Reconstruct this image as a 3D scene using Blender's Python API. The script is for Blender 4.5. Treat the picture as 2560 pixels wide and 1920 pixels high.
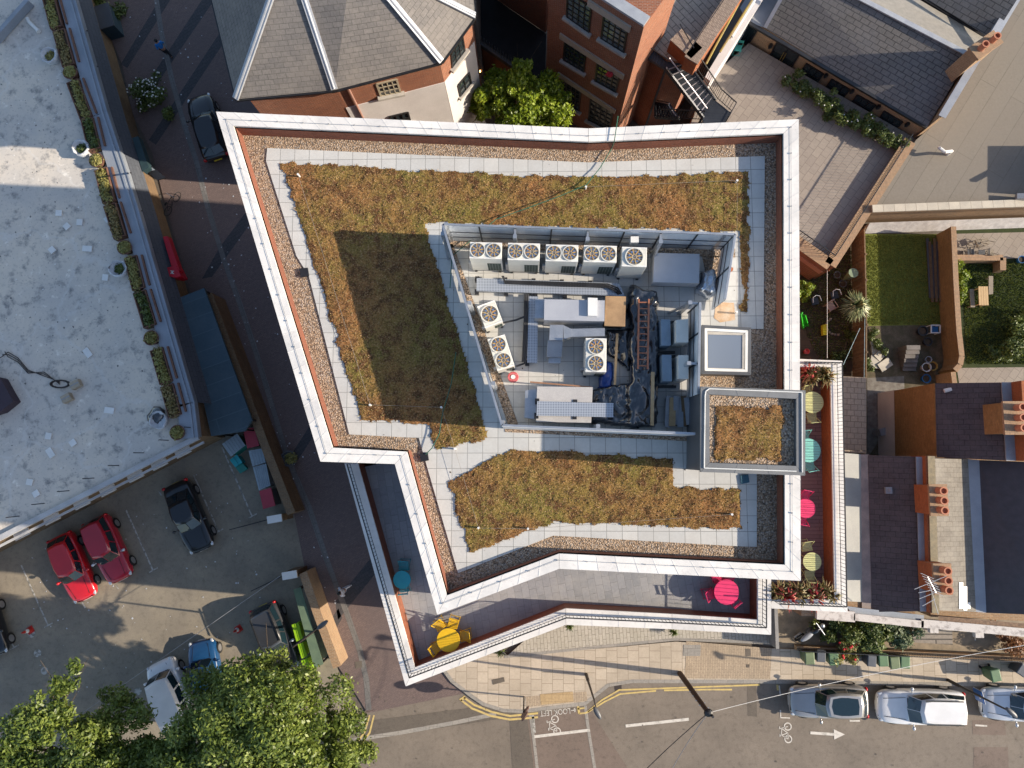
import bpy, bmesh, math, random
import numpy as np
from mathutils import Vector, Matrix
for o in list(bpy.data.objects): bpy.data.objects.remove(o)
random.seed(7); RNG = np.random.default_rng(11)
S = bpy.context.scene
COL = S.collection
# ------------------------------------------------------------------ camera, world, sun, exposure
F, NU, NV, HC = 1775.0, 1326.0, 1140.0, 42.5      # focal length in photo pixels, where the plumb line meets the picture, flying height
_n = np.array([(NU-1280)/F, -(NV-960)/F, -1.0]); _n /= np.linalg.norm(_n)
_Z = -_n; _X = np.array([1.0, 0, 0]); _X = _X-_X.dot(_Z)*_Z; _X /= np.linalg.norm(_X); _Y = np.cross(_Z, _X)
ROT = np.array([_X, _Y, _Z])
cam = bpy.data.cameras.new('camera'); cam.sensor_width = 36.0; cam.lens = F/2560*36.0; cam.clip_end = 2000; cam.clip_start = .5
camo = bpy.data.objects.new('camera', cam); COL.objects.link(camo)
camo.matrix_world = Matrix.Translation((0, 0, HC)) @ Matrix([list(r) for r in ROT]).to_4x4()
S.camera = camo
SUN_EL, SUN_AZ = math.radians(24.0), math.atan2(-0.085, 0.996)     # the sun stands in direction (cos az, sin az)
SUN_DIR = Vector((math.cos(SUN_AZ)*math.cos(SUN_EL), math.sin(SUN_AZ)*math.cos(SUN_EL), math.sin(SUN_EL)))
W = bpy.data.worlds.new("World"); S.world = W; W.use_nodes = True
nt = W.node_tree; bg = nt.nodes['Background']
sky = nt.nodes.new('ShaderNodeTexSky'); sky.sky_type = 'NISHITA'; sky.sun_disc = False
sky.sun_elevation = SUN_EL; sky.sun_rotation = math.radians(90)-SUN_AZ; sky.air_density = 1.0; sky.dust_density = 1.0; sky.ozone_density = 1.0
nt.links.new(sky.outputs[0], bg.inputs[0]); bg.inputs[1].default_value = 0.14
sl = bpy.data.lights.new('sun', 'SUN'); sl.energy = 5.0; sl.angle = math.radians(0.5); sl.color = (1.0, 0.87, 0.70)
so = bpy.data.objects.new('sun', sl); COL.objects.link(so); so.rotation_euler = SUN_DIR.to_track_quat('Z', 'Y').to_euler()
S.view_settings.view_transform = 'Standard'; S.view_settings.look = 'None'; S.view_settings.gamma = 1
S.view_settings.exposure = 0.74
S.render.engine = 'CYCLES'

def P(u, v, z=0.0):
    """the point at height z that stands where the photo shows pixel (u, v)"""
    d = ROT @ np.array([(u-1280)/F, -(v-960)/F, -1.0]); t = (z-HC)/d[2]
    return Vector((d[0]*t, d[1]*t, z))
def on_plane(u, v, p0, n):
    d = Vector((ROT @ np.array([(u-1280)/F, -(v-960)/F, -1.0])).tolist()); o = Vector((0, 0, HC))
    t = (p0-o).dot(n)/d.dot(n); return o+d*t
def PL(pts, z): return [P(u, v, z) for u, v in pts]

# ------------------------------------------------------------------ materials
def srgb(r, g, b):
    f = lambda c: (c/255)/12.92 if c/255 <= .04045 else ((c/255+.055)/1.055)**2.4
    return (f(r), f(g), f(b))
MATS = {}
def _new(name):
    m = bpy.data.materials.new(name); m.use_nodes = True; MATS[name] = m
    return m, m.node_tree, m.node_tree.nodes['Principled BSDF']
def _noise(nt, vec, scale, detail=4, rough=.55):
    n = nt.nodes.new('ShaderNodeTexNoise'); n.inputs['Scale'].default_value = scale; n.inputs['Detail'].default_value = detail
    n.inputs['Roughness'].default_value = rough
    if vec: nt.links.new(vec, n.inputs['Vector'])
    return n
def _pos(nt):
    return nt.nodes.new('ShaderNodeNewGeometry').outputs['Position']
def _mix(nt, fac, a, b, mode='MIX'):
    m = nt.nodes.new('ShaderNodeMix'); m.data_type = 'RGBA'; m.blend_type = mode
    for sock, val in ((m.inputs[0], fac), (m.inputs[6], a), (m.inputs[7], b)):
        if isinstance(val, (int, float)): sock.default_value = val
        elif isinstance(val, tuple): sock.default_value = (*val[:3], 1)
        else: nt.links.new(val, sock)
    return m.outputs[2]
def _ramp(nt, fac, lo, hi):
    r = nt.nodes.new('ShaderNodeMapRange'); r.inputs[1].default_value = lo; r.inputs[2].default_value = hi
    nt.links.new(fac, r.inputs[0]); return r.outputs[0]
def _bump(nt, b, h, strength, dist=.02):
    n = nt.nodes.new('ShaderNodeBump'); n.inputs['Strength'].default_value = strength; n.inputs['Distance'].default_value = dist
    nt.links.new(h, n.inputs['Height']); nt.links.new(n.outputs[0], b.inputs['Normal'])
def _rnd(nt):
    a = nt.nodes.new('ShaderNodeAttribute'); a.attribute_name = 'rnd'; return a.outputs['Fac']
def _uv(nt, rot=0.0, off=(0, 0)):
    u = nt.nodes.new('ShaderNodeUVMap'); u.uv_map = 'UVMap'
    mp = nt.nodes.new('ShaderNodeMapping'); mp.inputs['Rotation'].default_value = (0, 0, rot); mp.inputs['Location'].default_value = (*off, 0)
    nt.links.new(u.outputs[0], mp.inputs[0]); return mp.outputs[0]
def plain(name, c, c2=None, rough=.7, scale=2.0, metal=0.0, bump=0.0, bscale=40.0, tint=0.0, detail=5, fine=.12, fscale=30.0, coat=0.0, spec=.5, lo=.35, hi=.65):
    """colour c mottled with c2 by noise, a finer grain, and a per-face tint"""
    m, nt, b = _new(name); pos = _pos(nt)
    c2 = c2 or tuple(x*.8 for x in c)
    col = _mix(nt, _ramp(nt, _noise(nt, pos, scale, detail).outputs[0], lo, hi), c, c2)
    if fine: col = _mix(nt, _ramp(nt, _noise(nt, pos, fscale, 3).outputs[0], .3, .7), col, _mix(nt, 1.0, col, (1-fine*1.6,)*3, 'MULTIPLY'))
    if tint:
        r = _rnd(nt); col = _mix(nt, r, col, _mix(nt, 1.0, col, (1-tint,)*3, 'MULTIPLY'))
    nt.links.new(col, b.inputs['Base Color']); b.inputs['Roughness'].default_value = rough; b.inputs['Metallic'].default_value = metal
    b.inputs['Specular IOR Level'].default_value = spec
    if coat: b.inputs['Coat Weight'].default_value = coat; b.inputs['Coat Roughness'].default_value = .05
    if bump: _bump(nt, b, _noise(nt, pos, bscale, 4).outputs[0], bump)
    return m
def bricky(name, c1, c2, mortar, bw, bh, ms=.01, rot=0.0, rough=.85, stain=None, stscale=.6, stamt=.5, off=.5, bump=.3, bias=0.0, freq=2, var=.25, spec=.3, grain=.18):
    """bricks, slates, slabs or setts laid in the surface's own metres"""
    m, nt, b = _new(name); vec = _uv(nt, rot)
    t = nt.nodes.new('ShaderNodeTexBrick'); nt.links.new(vec, t.inputs['Vector'])
    t.inputs['Scale'].default_value = 1.0; t.inputs['Brick Width'].default_value = bw; t.inputs['Row Height'].default_value = bh
    t.inputs['Mortar Size'].default_value = ms; t.inputs['Mortar Smooth'].default_value = .1; t.inputs['Bias'].default_value = bias
    t.offset = off; t.offset_frequency = freq
    t.inputs['Color1'].default_value = (*c1, 1); t.inputs['Color2'].default_value = (*c2, 1); t.inputs['Mortar'].default_value = (*mortar, 1)
    pos = _pos(nt); col = t.outputs['Color']
    col = _mix(nt, _ramp(nt, _noise(nt, pos, 9, 5, .7).outputs[0], .3, .75), col, _mix(nt, 1.0, col, (1-grain*2,)*3, 'MULTIPLY'))
    if stain:
        col = _mix(nt, _mix(nt, 1.0, _ramp(nt, _noise(nt, pos, stscale, 6, .65).outputs[0], .42, .72), (stamt,)*3, 'MULTIPLY'), col, stain)
    nt.links.new(col, b.inputs['Base Color']); b.inputs['Roughness'].default_value = rough; b.inputs['Specular IOR Level'].default_value = spec
    if bump:
        inv = nt.nodes.new('ShaderNodeMath'); inv.operation = 'SUBTRACT'; inv.inputs[0].default_value = 1.0
        nt.links.new(t.outputs['Fac'], inv.inputs[1]); _bump(nt, b, inv.outputs[0], bump, .01)
    return m
def pebbles(name, cols, size, rough=.8, bump=.6):
    m, nt, b = _new(name); pos = _pos(nt)
    v = nt.nodes.new('ShaderNodeTexVoronoi'); v.inputs['Scale'].default_value = 1/size; nt.links.new(pos, v.inputs['Vector'])
    sep = nt.nodes.new('ShaderNodeSeparateColor'); nt.links.new(v.outputs['Color'], sep.inputs[0])
    cr = nt.nodes.new('ShaderNodeValToRGB'); e = cr.color_ramp.elements
    while len(e) < len(cols): e.new(.5)
    for i, c in enumerate(cols): e[i].position = i/(len(cols)-1); e[i].color = (*c, 1)
    nt.links.new(sep.outputs[0], cr.inputs[0])
    d = _ramp(nt, v.outputs['Distance'], .25, .75)
    col = _mix(nt, d, cr.outputs[0], _mix(nt, 1.0, cr.outputs[0], (.42,)*3, 'MULTIPLY'))
    nt.links.new(col, b.inputs['Base Color']); b.inputs['Roughness'].default_value = rough
    inv = nt.nodes.new('ShaderNodeMath'); inv.operation = 'SUBTRACT'; inv.inputs[0].default_value = 1.0; nt.links.new(d, inv.inputs[1])
    _bump(nt, b, inv.outputs[0], bump, size*.5)
    return m
def leafy(name, cols, rough=.55, trans=.25):
    """leaf colour picked per leaf"""
    m, nt, b = _new(name)
    cr = nt.nodes.new('ShaderNodeValToRGB'); e = cr.color_ramp.elements
    while len(e) < len(cols): e.new(.5)
    for i, c in enumerate(cols): e[i].position = i/(len(cols)-1); e[i].color = (*c, 1)
    nt.links.new(_rnd(nt), cr.inputs[0]); nt.links.new(cr.outputs[0], b.inputs['Base Color']); b.inputs['Roughness'].default_value = rough
    if trans:
        tr = nt.nodes.new('ShaderNodeBsdfTranslucent'); nt.links.new(cr.outputs[0], tr.inputs[0])
        mx = nt.nodes.new('ShaderNodeMixShader'); mx.inputs[0].default_value = trans
        nt.links.new(b.outputs[0], mx.inputs[1]); nt.links.new(tr.outputs[0], mx.inputs[2]); nt.links.new(mx.outputs[0], nt.nodes['Material Output'].inputs[0])
    return m
def glass(name, c=(.02, .03, .035), rough=.05):
    m, nt, b = _new(name); b.inputs['Base Color'].default_value = (*c, 1); b.inputs['Roughness'].default_value = rough
    b.inputs['Specular IOR Level'].default_value = .8; return m
def glow(name, c, strength):
    m, nt, b = _new(name); b.inputs['Base Color'].default_value = (*c, 1); b.inputs['Emission Color'].default_value = (*c, 1)
    b.inputs['Emission Strength'].default_value = strength; return m

# ------------------------------------------------------------------ mesh building
class MB:
    """collects faces in world (or local) metres; build() links them as one mesh object"""
    def __init__(s): s.v = []; s.f = []; s.r = []
    def add(s, pts, faces, rnd=None):
        k = len(s.v); s.v += [tuple(p) for p in pts]
        for f in faces: s.f.append(tuple(k+i for i in f)); s.r.append(random.random() if rnd is None else rnd)
        return s
    def poly(s, pts, rnd=None): return s.add(pts, [tuple(range(len(pts)))], rnd)
    def prism(s, base, z0, z1, cap=True, bottom=False):
        n = len(base); a = [(p[0], p[1], z0) for p in base]; b = [(p[0], p[1], z1) for p in base]
        area = sum(base[i][0]*base[(i+1) % n][1]-base[(i+1) % n][0]*base[i][1] for i in range(n))
        if area < 0: a.reverse(); b.reverse()
        for i in range(n):
            j = (i+1) % n; s.add([a[i], a[j], b[j], b[i]], [(0, 1, 2, 3)])
        if cap: s.poly(b)
        if bottom: s.poly(a[::-1])
        return s
    def box(s, c, size, rz=0.0, tilt=None):
        x, y, z = (k/2 for k in size); M = Matrix.Rotation(rz, 3, 'Z')
        if tilt: M = M @ tilt
        pts = [M @ Vector((sx*x, sy*y, sz*z))+Vector(c) for sz in (-1, 1) for sy in (-1, 1) for sx in (-1, 1)]
        return s.add(pts, [(0, 2, 3, 1), (4, 5, 7, 6), (0, 1, 5, 4), (2, 6, 7, 3), (0, 4, 6, 2), (1, 3, 7, 5)])
    def bar(s, a, b, w, h=None, up=Vector((0, 0, 1))):
        a, b = Vector(a), Vector(b); h = h or w; d = (b-a)
        if d.length < 1e-6: return s
        d.normalize()
        x = d.cross(up)
        if x.length < 1e-3: x = Vector((1, 0, 0))
        x.normalize(); y = x.cross(d); x *= w/2; y *= h/2
        pts = [a-x-y, a+x-y, a+x+y, a-x+y, b-x-y, b+x-y, b+x+y, b-x+y]
        return s.add(pts, [(0, 1, 2, 3), (7, 6, 5, 4), (0, 4, 5, 1), (1, 5, 6, 2), (2, 6, 7, 3), (3, 7, 4, 0)])
    def rod(s, a, b, r0, r1=None, n=8, caps=True):
        a, b = Vector(a), Vector(b); r1 = r0 if r1 is None else r1; d = b-a
        if d.length < 1e-6: return s
        q = d.to_track_quat('Z', 'Y').to_matrix(); pts = []
        for c, r in ((a, r0), (b, r1)):
            for i in range(n):
                t = 2*math.pi*i/n; pts.append(c+q @ Vector((r*math.cos(t), r*math.sin(t), 0)))
        fs = [(i, (i+1) % n, n+(i+1) % n, n+i) for i in range(n)]
        if caps: fs += [tuple(range(n-1, -1, -1)), tuple(range(n, 2*n))]
        return s.add(pts, fs)
    def tube(s, pts, r, n=6):
        for a, b in zip(pts[:-1], pts[1:]): s.rod(a, b, r, r, n)
        return s
    def disc(s, c, r, n=24, z=None, ry=None):
        c = Vector(c); ry = ry or r
        return s.poly([c+Vector((r*math.cos(2*math.pi*i/n), ry*math.sin(2*math.pi*i/n), 0)) for i in range(n)])
    def ring(s, c, r0, r1, n=24):
        c = Vector(c); pts = []
        for r in (r0, r1): pts += [c+Vector((r*math.cos(2*math.pi*i/n), r*math.sin(2*math.pi*i/n), 0)) for i in range(n)]
        return s.add(pts, [(i, n+i, n+(i+1) % n, (i+1) % n)[::-1] for i in range(n)])
    def lathe(s, c, prof, n=16):
        c = Vector(c); pts = []
        for r, z in prof: pts += [c+Vector((r*math.cos(2*math.pi*i/n), r*math.sin(2*math.pi*i/n), z)) for i in range(n)]
        fs = [(k*n+i, k*n+(i+1) % n, (k+1)*n+(i+1) % n, (k+1)*n+i) for k in range(len(prof)-1) for i in range(n)]
        return s.add(pts, fs)
    def blob(s, c, rad, n=10, m=7, jit=0.0):
        c = Vector(c); rad = Vector(rad); pts = []
        for k in range(m+1):
            ph = math.pi*k/m
            for i in range(n):
                t = 2*math.pi*i/n; j = 1+random.uniform(-jit, jit)
                pts.append(c+Vector((rad.x*math.sin(ph)*math.cos(t)*j, rad.y*math.sin(ph)*math.sin(t)*j, rad.z*math.cos(ph)*j)))
        return s.add(pts, [(k*n+i, (k+1)*n+i, (k+1)*n+(i+1) % n, k*n+(i+1) % n) for k in range(m) for i in range(n)])
    def loft(s, rings, close=True, caps=True):
        n = len(rings[0]); pts = [p for r in rings for p in r]; e = n if close else n-1
        fs = [(k*n+i, k*n+(i+1) % n, (k+1)*n+(i+1) % n, (k+1)*n+i) for k in range(len(rings)-1) for i in range(e)]
        if caps: fs += [tuple(range(n-1, -1, -1)), tuple((len(rings)-1)*n+i for i in range(n))]
        return s.add(pts, fs)
    def build(s, name, m, parent=None, smooth=False, local=False, sub=0, bevel=0.0, kind=None):
        v = s.v
        if parent is not None and not local:
            M = world_of(parent).inverted(); v = [tuple(M @ Vector(p)) for p in v]
        me = bpy.data.meshes.new(name); me.from_pydata(v, [], s.f); me.materials.append(m); me.validate(clean_customdata=False)
        uvs(me); a = me.attributes.new('rnd', 'FLOAT', 'FACE'); k = min(len(s.r), len(me.polygons)); a.data.foreach_set('value', (s.r+[.5]*len(me.polygons))[:len(me.polygons)])
        if smooth: me.polygons.foreach_set('use_smooth', [True]*len(me.polygons))
        o = bpy.data.objects.new(name, me); COL.objects.link(o)
        if parent is not None: o.parent = parent
        if sub: md = o.modifiers.new('sub', 'SUBSURF'); md.levels = md.render_levels = sub
        if bevel: md = o.modifiers.new('bev', 'BEVEL'); md.width = bevel; md.segments = 2; md.limit_method = 'ANGLE'
        if kind: o['kind'] = kind
        return o
def uvs(me):
    """each face unfolded in its own plane: u along the level, v up the slope, in metres"""
    uv = me.uv_layers.new(name='UVMap').data
    for p in me.polygons:
        n = p.normal
        if abs(n.z) > .9995: a, b = Vector((1, 0, 0)), Vector((0, 1, 0))
        else:
            a = Vector((0, 0, 1)).cross(n); a.normalize(); b = n.cross(a)
        for li in p.loop_indices:
            co = me.vertices[me.loops[li].vertex_index].co; uv[li].uv = (co.dot(a), co.dot(b))
def world_of(o):
    M = Matrix.Translation(o.location) @ o.rotation_euler.to_matrix().to_4x4()
    return world_of(o.parent) @ M if o.parent else M
def tag(o, label, cat, group=None, kind=None):
    o['label'] = label; o['category'] = cat
    if group: o['group'] = group
    if kind: o['kind'] = kind
    return o
def thing(name, label, cat, loc=(0, 0, 0), rz=0.0, group=None):
    o = bpy.data.objects.new(name, None); COL.objects.link(o); o.location = loc; o.rotation_euler = (0, 0, rz)
    o.empty_display_size = .2
    return tag(o, label, cat, group)
def struct(name, mb, m): o = mb.build(name, m); o['kind'] = 'structure'; return o
def dup(root, loc, rz, label=None, group=None, scale=None):
    def cp(o, par):
        c = o.copy(); COL.objects.link(c)
        if par is not None: c.parent = par
        for ch in o.children: cp(ch, c)
        return c
    r = cp(root, None); r.location = loc; r.rotation_euler = (0, 0, rz)
    if label: r['label'] = label
    if group: r['group'] = group
    if scale: r.scale = scale
    return r
def V2(p): return Vector((p[0], p[1], 0))
def cen(pts):
    c = Vector((0, 0, 0))
    for p in pts: c += Vector(p)
    return c/len(pts)
def inset(poly, d):
    """offset a polygon of world points inwards (d>0) in plan"""
    n = len(poly); area = sum(poly[i][0]*poly[(i+1) % n][1]-poly[(i+1) % n][0]*poly[i][1] for i in range(n)); sg = 1 if area > 0 else -1
    out = []
    for i in range(n):
        a, b, c = (V2(poly[(i+k) % n]) for k in (-1, 0, 1)); e1 = (b-a).normalized(); e2 = (c-b).normalized()
        n1 = Vector((-e1.y, e1.x, 0))*sg; n2 = Vector((-e2.y, e2.x, 0))*sg; m = n1+n2; m /= max(.3, m.dot(n1))
        q = b+m*d; out.append(Vector((q.x, q.y, poly[i][2])))
    return out
def ang(a, b): d = Vector(b)-Vector(a); return math.atan2(d.y, d.x)
def steps(a, b, step):
    a, b = Vector(a), Vector(b); n = max(1, round((b-a).length/step)); return [a.lerp(b, i/n) for i in range(n+1)]
# ------------------------------------------------------------------ palette
def cope_mat():
    m, nt, b = _new('cream_coping'); pos = _pos(nt); r = _rnd(nt)
    n1 = _noise(nt, pos, .9, 6, .7).outputs[0]; n2 = _noise(nt, pos, 5, 5, .7).outputs[0]; n3 = _noise(nt, pos, 26, 3).outputs[0]
    col = _mix(nt, _ramp(nt, n1, .42, .66), (.75, .72, .68), (.62, .60, .57)); col = _mix(nt, _mix(nt, 1.0, _ramp(nt, n2, .56, .74), (.45,)*3, 'MULTIPLY'), col, (.40, .38, .35))
    col = _mix(nt, _mix(nt, 1.0, _ramp(nt, n3, .66, .74), (.5,)*3, 'MULTIPLY'), col, (.28, .26, .24)); col = _mix(nt, r, col, _mix(nt, 1.0, col, (.87, .87, .88), 'MULTIPLY'))
    nt.links.new(col, b.inputs['Base Color']); b.inputs['Roughness'].default_value = .45; return m
M_COPE = cope_mat()
M_BRICKRED = bricky('red_brick', (.36, .11, .045), (.25, .075, .035), (.34, .25, .19), .225, .075, .012, stain=(.16, .06, .04), stamt=.4)
M_PARA = bricky('parapet_brick', (.30, .10, .055), (.22, .075, .045), (.22, .13, .1), .225, .075, .008)
M_GRAVEL = pebbles('roof_gravel', [(.14, .10, .07), (.36, .24, .15), (.48, .34, .225), (.40, .29, .20), (.56, .44, .33), (.33, .28, .24)], .06)
M_SLAB = bricky('concrete_slab', (.56, .55, .52), (.49, .49, .475), (.22, .22, .21), .6, .6, .012, off=0.0, stain=(.40, .38, .35), stscale=.9, stamt=.5, bump=.2, grain=.06)
M_TERR = bricky('terrace_paver', (.33, .33, .34), (.25, .255, .265), (.19, .19, .19), .62, .31, .010, rot=math.radians(80), stain=(.40, .38, .35), stscale=.8, stamt=.55, grain=.12, rough=.42, spec=1.0)
M_TERR2 = bricky('reddish_bounce_floor', (.30, .20, .19), (.25, .165, .16), (.13, .08, .08), 1.6, .16, .012, rot=math.radians(0), stain=(.25, .17, .16), stscale=.5, stamt=.5, grain=.1)  # red bounce light on the shaded east terrace, put into the floor colour
M_WOOD = plain('timber_cladding', (.30, .10, .05), (.20, .07, .035), rough=.6, scale=5)
M_ORANGE = bricky('orange_brick_face', (.40, .135, .05), (.32, .105, .045), (.26, .11, .06), .225, .075, .008)
M_BLACK = plain('black_metal', (.012, .012, .014), (.02, .02, .022), rough=.4, fine=0)
M_DGREY = plain('dark_grey_metal', (.11, .115, .125), (.085, .09, .10), rough=.45, scale=1.2, tint=.15)
M_GREY = plain('grey_metal', (.33, .34, .36), (.27, .28, .30), rough=.4, scale=1.5, metal=.2)
M_GALV = plain('galvanised_steel', (.50, .52, .55), (.40, .43, .47), rough=.35, scale=3, metal=.65, fine=.1)
M_WHITE = plain('white_paint', (.74, .73, .70), (.66, .65, .62), rough=.4, scale=2, fine=.05)
M_IVORY = plain('ivory_casing', (.66, .64, .58), (.58, .57, .52), rough=.4, scale=2, fine=.06)
M_GLASS = glass('window_glass')
# green roof
def sedum_mat():
    m, nt, b = _new('sedum'); pos = _pos(nt)
    n1 = _noise(nt, pos, .35, 4).outputs[0]; n2 = _noise(nt, pos, 2.2, 5, .7).outputs[0]; n3 = _noise(nt, pos, 14, 4, .7).outputs[0]
    base = _mix(nt, _ramp(nt, n1, .38, .62), (.27, .13, .05), (.195, .155, .04))
    base = _mix(nt, _ramp(nt, n2, .47, .60), base, (.115, .055, .025))
    base = _mix(nt, _ramp(nt, n3, .55, .75), base, (.44, .29, .16))
    base = _mix(nt, _ramp(nt, n3, .5, .3), base, (.05, .035, .012))
    nt.links.new(base, b.inputs['Base Color']); b.inputs['Roughness'].default_value = .9; b.inputs['Specular IOR Level'].default_value = .1
    _bump(nt, b, n3, .9, .06); return m
M_SEDUM = sedum_mat()
M_TUFT = leafy('sedum_leaf', [(.07, .035, .015), (.22, .10, .04), (.30, .16, .07), (.18, .165, .04), (.40, .25, .13), (.25, .17, .055)], rough=.8, trans=.1)

# ------------------------------------------------------------------ the main building
ZP, ZR, ZT, ZTP = 15.3, 14.55, 11.9, 12.95        # roof parapet, roof gravel, terrace floor, terrace parapet
UPO = [(540, 279), (1471, 321), (1997, 298), (2002, 1452), (1398, 1422), (1093, 1537), (987, 1160), (801, 1154)]
UPI = [(583, 314), (1471, 354), (1959, 333), (1963, 1412), (1398, 1384), (1117, 1489), (1017, 1129), (831, 1119)]
TRO = [(861, 1158), (1014, 1716), (1415, 1562), (1680, 1573), (1928, 1587), (1928, 1521), (2119, 1531), (2106, 902), (1990, 897)]
WUO, WUI = PL(UPO, ZP), PL(UPI, ZP)
bld = thing('apartment_building', 'red brick apartment block with white copings, planted flat roof and wraparound terrace', 'building', cen(WUO)*1.0)
bld.location.z = 0
w = MB().prism([(p.x, p.y) for p in inset(WUO, .06)], 0, ZP-.1, cap=False)
w.prism([(p.x, p.y) for p in inset(PL(TRO, ZTP), .06)], 0, ZTP-.1, cap=False)
w.build('wall', M_BRICKRED, bld)
def coping(mb, outer, inner, z, th=.12, step=.75, closed=True, over=0.03):
    n = len(outer); rng = range(n if closed else n-1)
    for i in rng:
        j = (i+1) % n; k = max(1, round((outer[j]-outer[i]).length/step))
        for t in range(k):
            a, b = t/k, (t+1)/k
            o0, o1 = outer[i].lerp(outer[j], a), outer[i].lerp(outer[j], b); i0, i1 = inner[i].lerp(inner[j], a), inner[i].lerp(inner[j], b)
            g = (o1-o0).normalized()*.006
            if (o1-o0).length > .1: o0, o1, i0, i1 = o0+g, o1-g, i0+g, i1-g
            d = Vector((0, 0, th)); r = random.random()
            mb.add([o0, o1, i1, i0, o0-d, o1-d, i1-d, i0-d], [(0, 1, 2, 3), (4, 5, 1, 0), (2, 6, 7, 3), (1, 5, 6, 2), (0, 3, 7, 4)], r)
            # standing seam on the joint
            if t: mb.bar(o0+Vector((0, 0, .004)), i0+Vector((0, 0, .0)), .035, .008)
cp = MB(); coping(cp, WUO, WUI, ZP); cp.build('coping', M_COPE, bld)
pi = inset(WUI, .05)
pw = MB(); n = len(pi)
for i in range(n):
    a, b = pi[i], pi[(i+1) % n]; pw.add([(a.x, a.y, ZR-.05), (b.x, b.y, ZR-.05), (b.x, b.y, ZP-.1), (a.x, a.y, ZP-.1)], [(3, 2, 1, 0)])
po = inset(WUO, .1)
pw.build('parapet_wall', M_PARA, bld)
MB().poly([(p.x, p.y, ZR) for p in pi]).build('gravel_bed', M_GRAVEL, bld)
# lightning tape with its clips on the coping
lt = MB(); ck = MB(); li = inset(WUO, .32)
for i in range(len(li)):
    a, b = li[i]+Vector((0, 0, .03)), li[(i+1) % len(li)]+Vector((0, 0, .03)); lt.bar(a, b, .014, .008)
    CLIPS = globals().setdefault('CLIPS', []); CLIPS += [(p, ang(a, b)) for p in steps(a, b, 1.05)[:-1]]
lo = lt.build('lightning_tape', M_GALV, bld)
for p, a_ in CLIPS: MB().box(p+Vector((0, 0, .01)), (.05, .035, .04), a_).build('clip', M_GREY, lo)
# paths of concrete slabs on the gravel
SLAB = [(668, 370), (1471, 406), (1912, 390), (1909, 822), (1755, 822), (1740, 1122), (1892, 1132), (1892, 1367), (1852, 1366), (1383, 1339), (1145, 1433), (1065, 1158), (1047, 1095), (873, 1086), (772, 690), (741, 640), (684, 462), (665, 402)]
MB().prism([(p.x, p.y) for p in PL(SLAB, ZR+.05)], ZR-.02, ZR+.05).build('slab_path', M_SLAB, bld)
# terrace
FL = inset(PL(TRO, ZT), .2)
MB().poly([(p.x, p.y, ZT) for p in inset(PL(TRO, ZTP), .3)]).build('terrace_floor', M_TERR, bld)
EA = PL([(2004, 920), (2076, 920), (2087, 1500), (1929, 1498), (1929, 1455), (2004, 1455)], ZT+.02)
MB().poly([(p.x, p.y, ZT+.02) for p in EA]).build('east_terrace_floor', M_TERR2, bld)
# upper storey walls seen from the terrace are part of wall; terrace copings, three runs
TC = [([(861, 1158), (1014, 1716), (1415, 1562), (1680, 1573), (1928, 1587), (1928, 1440)], [(895, 1158), (1037, 1669), (1414, 1521), (1680, 1535), (1894, 1549), (1894, 1440)]),
      ([(1928, 1521), (2119, 1531), (2106, 902), (1990, 897)], [(1928, 1499), (2087, 1498), (2076, 918), (1990, 917)])]
cp = MB(); tw = MB(); ora = MB()
for k, (o_, i_) in enumerate(TC):
    O, I = PL(o_, ZTP), PL(i_, ZTP); coping(cp, O, I, ZTP, step=1.2, closed=False)
    for a, b in zip(I[:-1], I[1:]):
        (ora if k else tw).add([(a.x, a.y, ZT-.05), (b.x, b.y, ZT-.05), (b.x, b.y, ZTP-.1), (a.x, a.y, ZTP-.1)], [(0, 1, 2, 3)])
cp.build('terrace_coping', M_COPE, bld); tw.build('terrace_parapet', M_WOOD, bld); ora.build('orange_parapet', M_ORANGE, bld)
# railings stand on the terrace copings
rail = thing('terrace_railing', 'black bar railing on the white coping round the street terrace', 'railing', P(1014, 1716, ZTP))
rail2 = thing('terrace_railing', 'black bar railing round the narrow terrace with red spiky plants', 'railing', P(2106, 902, ZTP))
for rr, ln in ((rail, [(876, 1160), (1029, 1684), (1414, 1537), (1680, 1549), (1905, 1561), (1905, 1443)]), (rail2, [(1936, 1503), (2102, 1510), (2091, 911), (1998, 909)])):
    top = MB(); bars = MB(); pts = PL(ln, ZTP+.02)
    for a, b in zip(pts[:-1], pts[1:]):
        u = Vector((0, 0, .55)); top.bar(a+u, b+u, .045, .03); top.bar(a+Vector((0, 0, .06)), b+Vector((0, 0, .06)), .02, .02)
        for p in steps(a, b, .15): bars.bar(p, p+u, .016, .016)
    top.build('handrail', M_BLACK, rr); bars.build('bar_panel', M_BLACK, rr)

# ------------------------------------------------------------------ sedum on the roof
def pip(x, y, poly):
    ins = np.zeros(x.shape, bool); n = len(poly)
    for i in range(n):
        (x0, y0), (x1, y1) = poly[i][:2], poly[(i+1) % n][:2]
        c = ((y0 > y) != (y1 > y)); xi = (x1-x0)*(y-y0)/((y1-y0) if abs(y1-y0) > 1e-9 else 1e-9)+x0
        ins ^= c & (x < xi)
    return ins
def fbm(x, y, seed, base=1.0, oct=4):
    r = np.random.default_rng(seed); out = np.zeros_like(x); amp = 1.0; f = base
    for o in range(oct):
        g = r.random((64, 64)); xs, ys = x*f, y*f; xi, yi = np.floor(xs).astype(int), np.floor(ys).astype(int); fx, fy = xs-xi, ys-yi
        fx = fx*fx*(3-2*fx); fy = fy*fy*(3-2*fy)
        a, b, c, d = g[xi % 64, yi % 64], g[(xi+1) % 64, yi % 64], g[xi % 64, (yi+1) % 64], g[(xi+1) % 64, (yi+1) % 64]
        out += amp*((a*(1-fx)+b*fx)*(1-fy)+(c*(1-fx)+d*fx)*fy); amp *= .55; f *= 2.03
    return out/1.9
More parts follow.
